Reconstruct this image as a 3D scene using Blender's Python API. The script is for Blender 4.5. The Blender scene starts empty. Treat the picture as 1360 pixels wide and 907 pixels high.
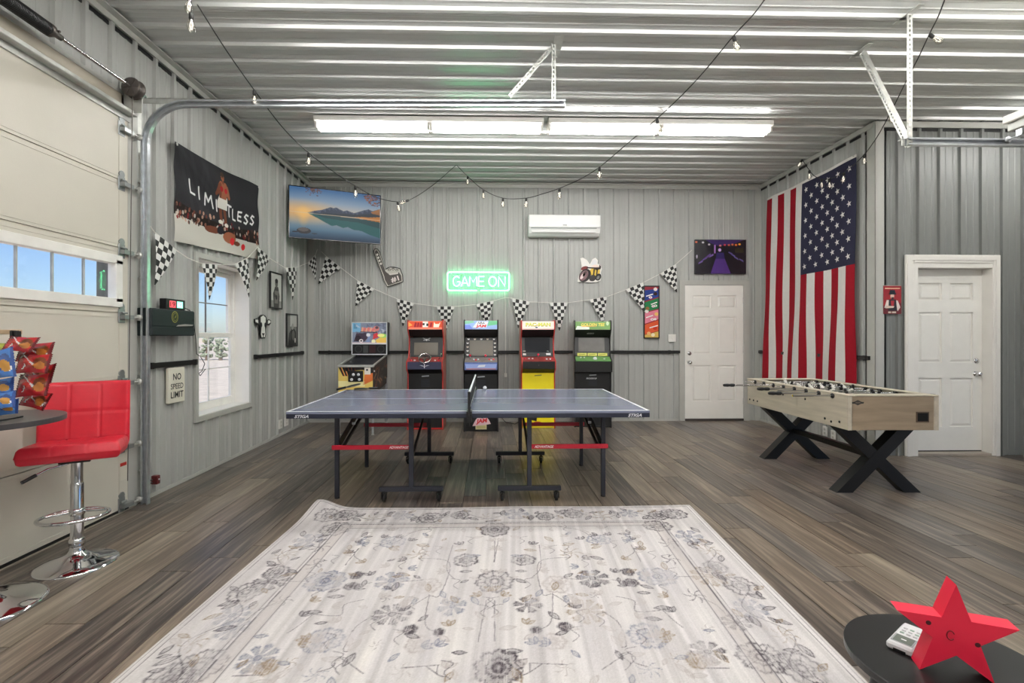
import bpy, bmesh, math, random
import numpy as np
from mathutils import Vector, Matrix
from mathutils.geometry import tessellate_polygon

random.seed(7)
RNG = np.random.default_rng(7)
SC = bpy.context.scene
COL = SC.collection
PI = math.pi

# ------------------------------------------------------------------ camera, light, exposure
CAMZ, FPX, YAW = 1.30, 650.0, math.radians(1.4)
cam_d = bpy.data.cameras.new('camera')
cam_d.sensor_width = 36.0
cam_d.lens = FPX / 1360 * 36
cam_d.shift_x = 14 / 1360
cam_d.shift_y = -6.5 / 1360
cam_d.clip_start = 0.05
cam_d.clip_end = 500
cam = bpy.data.objects.new('camera', cam_d)
cam.location = (0, 0, CAMZ)
cam.rotation_euler = (PI / 2, 0, -YAW)
COL.objects.link(cam)
SC.camera = cam

SC.view_settings.view_transform = 'Standard'
SC.view_settings.look = 'None'
SC.view_settings.exposure = 0.0
SC.view_settings.gamma = 1.0
SC.view_settings.use_curve_mapping = False

world = bpy.data.worlds.new('sky')
SC.world = world
world.use_nodes = True
wn = world.node_tree
wn.nodes.clear()
wo = wn.nodes.new('ShaderNodeOutputWorld')
wb = wn.nodes.new('ShaderNodeBackground')
ws = wn.nodes.new('ShaderNodeTexSky')
ws.sky_type = 'NISHITA'
ws.sun_disc = False
ws.sun_elevation = math.radians(48)
ws.sun_rotation = math.radians(180)
ws.air_density = 1.0
ws.dust_density = 0.6
wb.inputs['Strength'].default_value = 0.14
wt = wn.nodes.new('ShaderNodeMix'); wt.data_type = 'RGBA'; wt.blend_type = 'MULTIPLY'
wt.inputs[0].default_value = 1.0; wt.inputs[7].default_value = (0.72, 0.86, 1.12, 1)      # clear blue day
wn.links.new(ws.outputs[0], wt.inputs[6])
wn.links.new(wt.outputs[2], wb.inputs[0])
wn.links.new(wb.outputs[0], wo.inputs[0])

sun_d = bpy.data.lights.new('sun', 'SUN')
sun_d.energy = 5.5
sun_d.angle = math.radians(0.6)
sun_d.color = (1.0, 0.94, 0.86)
sun = bpy.data.objects.new('sun', sun_d)
sun.rotation_euler = (math.radians(44), 0, 0)      # from behind the camera's end of the building, high
sun.location = (0, -20, 20)
COL.objects.link(sun)

TUBE_POWER = 46.0       # fluorescent tubes of the ceiling fixtures
NEON_POWER = 17

# ------------------------------------------------------------------ room dimensions
DB, XL, XF, YF, H = 7.51, -2.76, 4.21, 5.24, 3.66
XR, YB = 6.6, -3.6
PITCH = 0.2335
cy_, sy_ = math.cos(YAW), math.sin(YAW)

def pt(u, v, X=None, Y=None, Z=None, d=None):
    a = (u - 666) / FPX
    b = (447 - v) / FPX
    xr = a * cy_ + sy_
    yr = cy_ - a * sy_
    if X is not None: d = X / xr
    elif Y is not None: d = Y / yr
    elif Z is not None: d = (Z - CAMZ) / b
    return Vector((xr * d, yr * d, CAMZ + b * d))

def proj(p):
    d = p[1] * cy_ + p[0] * sy_
    xc = p[0] * cy_ - p[1] * sy_
    if d < 0.05: return None
    return 666 + FPX * xc / d, 447 - FPX * (p[2] - CAMZ) / d, d

# ------------------------------------------------------------------ materials
def lin(c):
    return tuple(((x / 255) / 12.92 if x / 255 <= 0.04045 else ((x / 255 + 0.055) / 1.055) ** 2.4) for x in c)

MATS = {}
def mat(name, rgb, rough=0.5, metal=0.0, var=0.06, scale=8.0, bump=0.0, bscale=60.0, spec=0.5, coat=0.0, stretch=None):
    if name in MATS: return MATS[name]
    m = bpy.data.materials.new(name)
    m.use_nodes = True
    nt = m.node_tree
    b = nt.nodes['Principled BSDF']
    b.inputs['Roughness'].default_value = rough
    b.inputs['Metallic'].default_value = metal
    b.inputs['Specular IOR Level'].default_value = spec
    b.inputs['Coat Weight'].default_value = coat
    c = lin(rgb)
    tc = nt.nodes.new('ShaderNodeTexCoord')
    src = tc.outputs['Object']
    if stretch:
        mp = nt.nodes.new('ShaderNodeMapping')
        mp.inputs['Scale'].default_value = stretch
        nt.links.new(src, mp.inputs['Vector'])
        src = mp.outputs['Vector']
    n = nt.nodes.new('ShaderNodeTexNoise')
    n.inputs['Scale'].default_value = scale
    n.inputs['Detail'].default_value = 4
    nt.links.new(src, n.inputs['Vector'])
    r = nt.nodes.new('ShaderNodeValToRGB')
    r.color_ramp.elements[0].position = 0.3
    r.color_ramp.elements[1].position = 0.7
    r.color_ramp.elements[0].color = (*[x * (1 - var) for x in c], 1)
    r.color_ramp.elements[1].color = (*[min(1, x * (1 + var)) for x in c], 1)
    nt.links.new(n.outputs['Fac'], r.inputs['Fac'])
    nt.links.new(r.outputs['Color'], b.inputs['Base Color'])
    if bump:
        n2 = nt.nodes.new('ShaderNodeTexNoise')
        n2.inputs['Scale'].default_value = bscale
        nt.links.new(src, n2.inputs['Vector'])
        bp = nt.nodes.new('ShaderNodeBump')
        bp.inputs['Strength'].default_value = bump
        bp.inputs['Distance'].default_value = 0.01
        nt.links.new(n2.outputs['Fac'], bp.inputs['Height'])
        nt.links.new(bp.outputs['Normal'], b.inputs['Normal'])
    MATS[name] = m
    return m

def mat_emit(name, rgb_lin, strength):
    if name in MATS: return MATS[name]
    m = bpy.data.materials.new(name)
    m.use_nodes = True
    nt = m.node_tree
    nt.nodes.clear()
    o = nt.nodes.new('ShaderNodeOutputMaterial')
    e = nt.nodes.new('ShaderNodeEmission')
    e.inputs['Color'].default_value = (*rgb_lin, 1)
    e.inputs['Strength'].default_value = strength
    nt.links.new(e.outputs[0], o.inputs[0])
    MATS[name] = m
    return m

def mat_glass(name, tint=(1, 1, 1), ior=1.45, gloss=1.0):
    if name in MATS: return MATS[name]
    m = bpy.data.materials.new(name)
    m.use_nodes = True
    nt = m.node_tree
    nt.nodes.clear()
    o = nt.nodes.new('ShaderNodeOutputMaterial')
    t = nt.nodes.new('ShaderNodeBsdfTransparent')
    t.inputs['Color'].default_value = (*tint, 1)
    g = nt.nodes.new('ShaderNodeBsdfGlossy')
    g.inputs['Roughness'].default_value = 0.03
    lw = nt.nodes.new('ShaderNodeLayerWeight')
    pw = nt.nodes.new('ShaderNodeMath'); pw.operation = 'POWER'; pw.inputs[1].default_value = 4.0
    nt.links.new(lw.outputs['Facing'], pw.inputs[0])
    f = nt.nodes.new('ShaderNodeMapRange')
    f.inputs['To Min'].default_value = ((ior - 1) / (ior + 1)) ** 2; f.inputs['To Max'].default_value = 0.7
    nt.links.new(pw.outputs[0], f.inputs['Value'])
    mx = nt.nodes.new('ShaderNodeMixShader')
    nt.links.new(f.outputs[0], mx.inputs[0])
    nt.links.new(t.outputs[0], mx.inputs[1])
    nt.links.new(g.outputs[0], mx.inputs[2])
    nt.links.new(mx.outputs[0], o.inputs[0])
    MATS[name] = m
    return m

def mat_print(name, rough=0.5, emit=0.0, spec=0.4, lit=False):
    """flat print: the colour attribute of the mesh is the ink"""
    if name in MATS: return MATS[name]
    m = bpy.data.materials.new(name)
    m.use_nodes = True
    nt = m.node_tree
    b = nt.nodes['Principled BSDF']
    a = nt.nodes.new('ShaderNodeAttribute')
    a.attribute_name = 'ink'
    if lit: b.inputs['Base Color'].default_value = (0.01, 0.01, 0.012, 1)
    else: nt.links.new(a.outputs['Color'], b.inputs['Base Color'])
    b.inputs['Roughness'].default_value = rough
    b.inputs['Specular IOR Level'].default_value = spec
    if emit:
        nt.links.new(a.outputs['Color'], b.inputs['Emission Color'])
        b.inputs['Emission Strength'].default_value = emit
    MATS[name] = m
    return m

def mat_plank():
    m = bpy.data.materials.new('plank_vinyl')
    m.use_nodes = True
    nt = m.node_tree
    L = nt.links.new
    b = nt.nodes['Principled BSDF']
    tc = nt.nodes.new('ShaderNodeTexCoord')
    at = nt.nodes.new('ShaderNodeAttribute')      # loose planks of the far field carry their own tone
    at.attribute_name = 'tone'
    oi = nt.nodes.new('ShaderNodeObjectInfo')
    add = nt.nodes.new('ShaderNodeMath'); add.operation = 'ADD'
    L(oi.outputs['Random'], add.inputs[0]); L(at.outputs['Fac'], add.inputs[1])
    fr = nt.nodes.new('ShaderNodeMath'); fr.operation = 'FRACT'
    L(add.outputs[0], fr.inputs[0])
    mul = nt.nodes.new('ShaderNodeMath'); mul.operation = 'MULTIPLY'; mul.inputs[1].default_value = 91.7
    L(fr.outputs[0], mul.inputs[0])
    cb = nt.nodes.new('ShaderNodeCombineXYZ')
    L(mul.outputs[0], cb.inputs[0]); L(mul.outputs[0], cb.inputs[1])
    va = nt.nodes.new('ShaderNodeVectorMath'); va.operation = 'ADD'
    L(tc.outputs['Object'], va.inputs[0]); L(cb.outputs[0], va.inputs[1])
    mp = nt.nodes.new('ShaderNodeMapping'); mp.inputs['Scale'].default_value = (22, 0.9, 1)
    L(va.outputs[0], mp.inputs['Vector'])
    n1 = nt.nodes.new('ShaderNodeTexNoise'); n1.inputs['Scale'].default_value = 1.6; n1.inputs['Detail'].default_value = 8; n1.inputs['Roughness'].default_value = 0.62
    n1.inputs['Distortion'].default_value = 0.5
    L(mp.outputs[0], n1.inputs['Vector'])
    mp2 = nt.nodes.new('ShaderNodeMapping'); mp2.inputs['Scale'].default_value = (5, 0.9, 1)
    L(va.outputs[0], mp2.inputs['Vector'])
    n2 = nt.nodes.new('ShaderNodeTexNoise'); n2.inputs['Scale'].default_value = 1.5; n2.inputs['Detail'].default_value = 3
    L(mp2.outputs[0], n2.inputs['Vector'])
    r1 = nt.nodes.new('ShaderNodeValToRGB')
    e = r1.color_ramp.elements
    e[0].position = 0.39; e[0].color = (*lin((44, 39, 36)), 1)
    e[1].position = 0.63; e[1].color = (*lin((144, 132, 118)), 1)
    k = r1.color_ramp.elements.new(0.5); k.color = (*lin((86, 78, 71)), 1)
    L(n1.outputs['Fac'], r1.inputs['Fac'])
    # plank to plank tone: warm, cool, pale, dark
    rt = nt.nodes.new('ShaderNodeValToRGB')
    rt.color_ramp.interpolation = 'CONSTANT'
    tones = [(0.0, (138, 122, 106)), (0.18, (96, 86, 79)), (0.34, (164, 150, 132)), (0.48, (82, 74, 70)), (0.62, (122, 104, 88)), (0.76, (110, 105, 103)), (0.9, (150, 132, 115))]
    rt.color_ramp.elements[0].color = (*lin(tones[0][1]), 1)
    rt.color_ramp.elements[1].position = tones[1][0]; rt.color_ramp.elements[1].color = (*lin(tones[1][1]), 1)
    for p, c in tones[2:]:
        q = rt.color_ramp.elements.new(p); q.color = (*lin(c), 1)
    L(fr.outputs[0], rt.inputs['Fac'])
    mx = nt.nodes.new('ShaderNodeMix'); mx.data_type = 'RGBA'; mx.blend_type = 'MIX'
    mx.inputs[0].default_value = 0.38
    L(r1.outputs['Color'], mx.inputs[6]); L(rt.outputs['Color'], mx.inputs[7])
    mx2 = nt.nodes.new('ShaderNodeMix'); mx2.data_type = 'RGBA'; mx2.blend_type = 'OVERLAY'
    mx2.inputs[0].default_value = 0.6
    L(mx.outputs[2], mx2.inputs[6]); L(n2.outputs['Fac'], mx2.inputs[7])
    L(mx2.outputs[2], b.inputs['Base Color'])
    rr = nt.nodes.new('ShaderNodeMapRange')
    rr.inputs['To Min'].default_value = 0.24; rr.inputs['To Max'].default_value = 0.42
    L(n1.outputs['Fac'], rr.inputs['Value'])
    L(rr.outputs[0], b.inputs['Roughness'])
    b.inputs['Specular IOR Level'].default_value = 0.5
    bp = nt.nodes.new('ShaderNodeBump'); bp.inputs['Strength'].default_value = 0.12; bp.inputs['Distance'].default_value = 0.004
    L(n1.outputs['Fac'], bp.inputs['Height']); L(bp.outputs['Normal'], b.inputs['Normal'])
    return m

M = dict(
    wall=mat('wall_steel', (174, 175, 171), 0.46, 0.0, 0.03, 2.0, spec=0.5),
    ceil=mat('ceiling_steel', (200, 202, 199), 0.22, 0.0, 0.03, 2.0, spec=0.85),
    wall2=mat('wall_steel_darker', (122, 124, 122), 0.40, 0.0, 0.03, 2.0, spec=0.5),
    trim=mat('trim_steel', (180, 180, 174), 0.4, 0.0, 0.03),
    backing=mat('backing_board', (110, 108, 104), 0.8),
    white=mat('white_paint', (238, 235, 229), 0.4, 0, 0.02),
    doorw=mat('white_door', (240, 238, 232), 0.42, 0, 0.02),
    gdoor=mat('garage_door_skin', (206, 201, 188), 0.45, 0, 0.025, 3, bump=0.05, bscale=180),
    gwin=mat('garage_window_frame', (238, 236, 230), 0.4),
    header=mat('door_header', (176, 168, 152), 0.55, 0, 0.05),
    galv=mat('galvanised_steel', (196, 200, 204), 0.28, 0.7, 0.12, 20),
    hinge=mat('hinge_steel', (146, 150, 150), 0.35, 0.5, 0.1),
    galvm=mat('galvanised_matt', (196, 197, 192), 0.45, 0.5, 0.1, 20),
    iron=mat('dark_iron', (86, 80, 76), 0.4, 0.5, 0.1),
    black=mat('black_plastic', (20, 20, 21), 0.4),
    blackm=mat('matt_black_paint', (19, 19, 20), 0.42, 0, 0.1),
    blackg=mat('gloss_black', (12, 12, 14), 0.12),
    chrome=mat('chrome', (222, 222, 224), 0.06, 1.0, 0.02),
    red=mat('red_leather', (208, 36, 54), 0.36, 0, 0.04, 30, bump=0.12, bscale=300),
    redst=mat('red_enamel', (224, 36, 66), 0.36, 0, 0.03),
    cord=mat('black_cord', (26, 25, 24), 0.6),
    whitec=mat('white_cord', (226, 224, 216), 0.6),
    ac=mat('ac_plastic', (238, 238, 236), 0.35, 0, 0.01),
    acg=mat('ac_grey', (150, 155, 153), 0.4),
    glass=mat_glass('window_glass'),
    bulbglass=mat_glass('bulb_glass', (0.93, 0.92, 0.88), 1.9),
    tube=mat_emit('fluorescent_tube', (1.0, 0.985, 0.955), TUBE_POWER),
    filament=mat_emit('bulb_filament', (1.0, 0.92, 0.80), 2.6),
    neon=mat_emit('neon_green', (0.16, 1.0, 0.42), NEON_POWER),
    plank=mat_plank(),
    underlay=mat('floor_underlay', (38, 34, 31), 0.8),
    ink=mat_print('printed_ink', 0.5),
    inkg=mat_print('printed_gloss', 0.25),
    inkc=mat_print('printed_cloth', 0.8, spec=0.2),
    screen=mat_print('lit_screen', 0.35, 0.72, spec=0.15, lit=True),
    marquee=mat_print('backlit_marquee', 0.3, 0.35),
    navy=mat('navy_steel', (38, 42, 58), 0.4, 0, 0.05),
    legn=mat('table_leg_steel', (42, 44, 54), 0.45, 0, 0.06),
    tabletop=mat('table_top_blue', (126, 132, 154), 0.18, 0, 0.02, 4, spec=0.6),
    linew=mat('white_line', (232, 234, 238), 0.4),
    rail=mat('red_rail', (190, 30, 52), 0.4),
    oak=mat('washed_oak_shaded', (154, 136, 114), 0.5, 0, 0.16, 3, bump=0.08, stretch=(1, 9, 9)),  # foosball end boards: oak darkened for the weaker light on that end
    oaks=mat('washed_oak_side', (196, 186, 168), 0.5, 0, 0.12, 3, bump=0.08, stretch=(9, 1, 9)),
    screeng=mat('screen_glass', (100, 94, 84), 0.2, 0, 0.06, 3, spec=0.3),
    screend=mat('dark_screen', (20, 22, 28), 0.3, 0, 0.1, 3, spec=0.1),
    flagr=mat('flag_red', (152, 20, 36), 0.75, 0, 0.05, 30, spec=0.2),
    flagw=mat('flag_white', (226, 222, 218), 0.75, 0, 0.03, 30, spec=0.2),
    flagb=mat('flag_blue', (46, 46, 66), 0.75, 0, 0.05, 30, spec=0.2),
    plastic=mat('remote_plastic', (222, 224, 226), 0.35),
    lcd=mat('lcd_glass', (112, 120, 112), 0.2),
    outlet=mat('outlet_plastic', (236, 234, 228), 0.4),
    yellow=mat('yellow_panel', (246, 226, 30), 0.4, 0, 0.02),
    green=mat('green_deck', (96, 148, 84), 0.4, 0, 0.1, 30),
    blue=mat('blue_deck', (92, 112, 172), 0.4, 0, 0.12, 30),
    redc=mat('red_cab', (206, 62, 56), 0.4, 0, 0.05),
    pinkr=mat('pale_red_edge', (214, 116, 104), 0.4),
    greys=mat('grey_deck', (130, 122, 118), 0.5, 0, 0.25, 40),
    teal=mat('dark_teal_box', (26, 36, 38), 0.5),
    ground=mat('tan_gravel', (208, 198, 184), 0.95, 0, 0.12, 3, spec=0.1),
    leaf=mat('hazy_foliage', (150, 158, 138), 0.95, 0, 0.35, 9, spec=0.1),
    bark=mat('bark', (110, 96, 84), 0.9),
)

# ------------------------------------------------------------------ mesh builder
class MB:
    def __init__(s):
        s.v, s.f, s.c, s.sm = [], [], [], []
    def add(s, vs, fs, col=None, smooth=False):
        b = len(s.v)
        s.v += [tuple(x) for x in vs]
        for f in fs:
            s.f.append([i + b for i in f]); s.c.append(col); s.sm.append(smooth)
        return s
    def box(s, x0, x1, y0, y1, z0, z1, Mx=None, col=None):
        vs = [(x0, y0, z0), (x1, y0, z0), (x1, y1, z0), (x0, y1, z0), (x0, y0, z1), (x1, y0, z1), (x1, y1, z1), (x0, y1, z1)]
        if Mx is not None: vs = [Mx @ Vector(v) for v in vs]
        return s.add(vs, [(3, 2, 1, 0), (4, 5, 6, 7), (0, 1, 5, 4), (1, 2, 6, 5), (2, 3, 7, 6), (3, 0, 4, 7)], col)
    def chbox(s, x0, x1, y0, y1, z0, z1, c=0.004, Mx=None, col=None):
        """box with chamfered edges"""
        vs, fs = [], []
        b = bmesh.new()
        bmesh.ops.create_cube(b, size=1)
        for v in b.verts:
            v.co = Vector(((x0 + x1) / 2 + v.co.x * (x1 - x0), (y0 + y1) / 2 + v.co.y * (y1 - y0), (z0 + z1) / 2 + v.co.z * (z1 - z0)))
        c = min(c, abs(x1 - x0) * .45, abs(y1 - y0) * .45, abs(z1 - z0) * .45)
        bmesh.ops.bevel(b, geom=b.edges[:], offset=c, segments=1, affect='EDGES', profile=0.5)
        b.verts.index_update()
        vs = [v.co.copy() for v in b.verts]
        if Mx is not None: vs = [Mx @ v for v in vs]
        fs = [[v.index for v in f.verts] for f in b.faces]
        b.free()
        return s.add(vs, fs, col)
    def bar(s, p, q, w, h, up=(0, 0, 1), c=0.0):
        """rectangular bar from p to q, w across, h along up"""
        p, q = Vector(p), Vector(q)
        d = q - p; L = d.length; d.normalize()
        u = Vector(up)
        sd = d.cross(u)
        if sd.length < 1e-4: sd = d.cross(Vector((1, 0, 0)))
        sd.normalize(); u = sd.cross(d)
        Mx = Matrix((( d.x, sd.x, u.x, p.x), (d.y, sd.y, u.y, p.y), (d.z, sd.z, u.z, p.z), (0, 0, 0, 1)))
        if c: return s.chbox(0, L, -w / 2, w / 2, -h / 2, h / 2, c, Mx)
        return s.box(0, L, -w / 2, w / 2, -h / 2, h / 2, Mx)
    def tube(s, pts, r, n=8, closed=False, cap=True, col=None):
        pts = [Vector(p) for p in pts]
        N = len(pts)
        rs = r if isinstance(r, (list, tuple)) else [r] * N
        prev = None
        vs = []
        for i, p in enumerate(pts):
            if closed: t = pts[(i + 1) % N] - pts[i - 1]
            else: t = pts[min(i + 1, N - 1)] - pts[max(i - 1, 0)]
            if t.length < 1e-9: t = Vector((0, 0, 1))
            t.normalize()
            if prev is None:
                a = Vector((0, 0, 1)) if abs(t.z) < 0.9 else Vector((1, 0, 0))
                nrm = t.cross(a).normalized()
            else:
                nrm = prev - t * prev.dot(t)
                if nrm.length < 1e-6: nrm = t.cross(Vector((0, 0, 1)))
                nrm.normalize()
            prev = nrm
            bn = t.cross(nrm)
            for k in range(n):
                a = 2 * PI * k / n
                vs.append(p + (nrm * math.cos(a) + bn * math.sin(a)) * rs[i])
        fs = []
        for i in range(N if closed else N - 1):
            j = (i + 1) % N
            for k in range(n):
                fs.append((i * n + k, i * n + (k + 1) % n, j * n + (k + 1) % n, j * n + k))
        s.add(vs, fs, col, True)
        if cap and not closed:
            s.add(vs[:n], [list(range(n))[::-1]], col); s.add(vs[-n:], [list(range(n))], col)
        return s
    def cyl(s, p, q, r, n=16, col=None):
        return s.tube([p, q], r, n, col=col)
    def lathe(s, prof, c=(0, 0, 0), n=32, axis='z', smooth=True, col=None):
        """prof: (radius, height) pairs from one end to the other"""
        vs, fs = [], []
        for r, h in prof:
            for k in range(n):
                a = 2 * PI * k / n
                x, y = r * math.cos(a), r * math.sin(a)
                if axis == 'z': v = (c[0] + x, c[1] + y, c[2] + h)
                elif axis == 'y': v = (c[0] + x, c[1] + h, c[2] + y)
                else: v = (c[0] + h, c[1] + x, c[2] + y)
                vs.append(v)
        for i in range(len(prof) - 1):
            for k in range(n):
                fs.append((i * n + k, i * n + (k + 1) % n, (i + 1) * n + (k + 1) % n, (i + 1) * n + k))
        if axis == 'y': fs = [f[::-1] for f in fs]
        s.add(vs, fs, col, smooth)
        if prof[0][0] > 1e-6: s.add(vs[:n], [list(range(n))[::-1]], col)
        if prof[-1][0] > 1e-6: s.add(vs[-n:], [list(range(n))], col)
        return s
    def prism(s, poly, y0, y1, col=None, plane='xz'):
        """polygon of (a, b) extruded from y0 to y1 across its plane"""
        n = len(poly)
        def P(a, b, y): return (a, y, b) if plane == 'xz' else ((y, a, b) if plane == 'yz' else (a, b, y))
        vs = [P(a, b, y0) for a, b in poly] + [P(a, b, y1) for a, b in poly]
        fs = [list(range(n))[::-1], list(range(n, 2 * n))] + [(i, (i + 1) % n, n + (i + 1) % n, n + i) for i in range(n)]
        return s.add(vs, fs, col)
    def sheet(s, poly, y, col=None):
        """flat polygon (x, z) facing -y"""
        return s.add([(a, y, b) for a, b in poly], [list(range(len(poly)))], col)
    def mesh(s, name):
        me = bpy.data.meshes.new(name)
        me.from_pydata(s.v, [], s.f)
        me.polygons.foreach_set('use_smooth', s.sm)
        if any(c is not None for c in s.c):
            at = me.color_attributes.new('ink', 'FLOAT_COLOR', 'CORNER')
            buf = []
            for f, c in zip(s.f, s.c):
                l = lin(c) if c is not None else (0.5, 0.5, 0.5)
                buf += [*l, 1.0] * len(f)
            at.data.foreach_set('color', buf)
        b = bmesh.new(); b.from_mesh(me)
        if not any(c is not None for c in s.c): bmesh.ops.recalc_face_normals(b, faces=b.faces)
        b.to_mesh(me); b.free()
        return me

def obj(name, mb, m, parent=None, loc=None):
    me = mb if isinstance(mb, bpy.types.Mesh) else mb.mesh(name)
    if m is not None and not me.materials: me.materials.append(m)
    o = bpy.data.objects.new(name, me)
    COL.objects.link(o)
    if parent is not None: o.parent = parent
    if loc is not None: o.location = loc
    return o

def tag(o, label, cat, group=None):
    o['label'] = label; o['category'] = cat
    if group: o['group'] = group
    return o

def thing(name, label, cat, loc=(0, 0, 0), rz=0.0, group=None):
    o = bpy.data.objects.new(name, None)
    o.empty_display_size = 0.1
    COL.objects.link(o)
    o.location = loc; o.rotation_euler = (0, 0, rz)
    return tag(o, label, cat, group)

def struct(name, mb, m, parent=None):
    if mb is None:
        o = bpy.data.objects.new(name, None); COL.objects.link(o)
    else:
        o = obj(name, mb, m, parent)
    if parent is None: o['kind'] = 'structure'
    return o

def kids(o): return [c for c in bpy.data.objects if c.parent == o]

def copy_tree(o, parent=None):
    c = o.copy(); COL.objects.link(c); c.parent = parent
    for ch in kids(o): copy_tree(ch, c)
    return c

_txt = {}
def text2d(s, size=1.0, bold=0.0, shear=0.0):
    """glyph outlines as a flat list of triangles/ngons centred on 0,0"""
    key = (s, bold, shear)
    if key not in _txt:
        cu = bpy.data.curves.new('glyphs', 'FONT')
        cu.body = s; cu.size = 1.0; cu.resolution_u = 3
        cu.align_x = 'CENTER'; cu.align_y = 'CENTER'
        cu.offset = bold; cu.shear = shear
        t = bpy.data.objects.new('glyphs', cu)
        COL.objects.link(t)
        dg = bpy.context.evaluated_depsgraph_get()
        ev = t.evaluated_get(dg)
        me = ev.to_mesh()
        vs = [(v.co.x, v.co.y) for v in me.vertices]
        fs = [list(p.vertices) for p in me.polygons]
        ev.to_mesh_clear()
        bpy.data.objects.remove(t); bpy.data.curves.remove(cu)
        xs = [v[0] for v in vs]; ys = [v[1] for v in vs]
        cx, cy = (min(xs) + max(xs)) / 2, (min(ys) + max(ys)) / 2
        _txt[key] = ([(x - cx, y - cy) for x, y in vs], fs, max(xs) - min(xs), max(ys) - min(ys))
    return _txt[key]

def put_text(mb, s, cx, cz, y, width=None, height=None, col=(255, 255, 255), bold=0.0, shear=0.0, rot=0.0):
    vs, fs, w, h = text2d(s, 1.0, bold, shear)
    sx = width / w if width else height / h
    sz = height / h if height else sx
    ca, sa = math.cos(rot), math.sin(rot)
    out = []
    for x, z in vs:
        x, z = x * sx, z * sz
        out.append((cx + x * ca - z * sa, y, cz + x * sa + z * ca))
    mb.add(out, fs, col)

def ell(cx, cz, rx, rz, n=20, a0=0.0):
    return [(cx + rx * math.cos(a0 + 2 * PI * k / n), cz + rz * math.sin(a0 + 2 * PI * k / n)) for k in range(n)]
def rect(x0, x1, z0, z1): return [(x0, z0), (x1, z0), (x1, z1), (x0, z1)]
def stroke(p, q, w):
    dx, dz = q[0] - p[0], q[1] - p[1]
    l = math.hypot(dx, dz) or 1
    nx, nz = -dz / l * w / 2, dx / l * w / 2
    return [(p[0] + nx, p[1] + nz), (q[0] + nx, q[1] + nz), (q[0] - nx, q[1] - nz), (p[0] - nx, p[1] - nz)]

class Art(MB):
    """flat print built up in thin layers, facing -y; ground layer at y=y0"""
    def __init__(s, y0=0.0, step=0.0007):
        super().__init__(); s.y, s.step = y0, step
    def p(s, col, poly, layer=1):
        s.sheet(poly, s.y - s.step * layer, col); return s
    def t(s, txt, cx, cz, layer=3, **k):
        put_text(s, txt, cx, cz, s.y - s.step * layer, **k); return s

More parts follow.
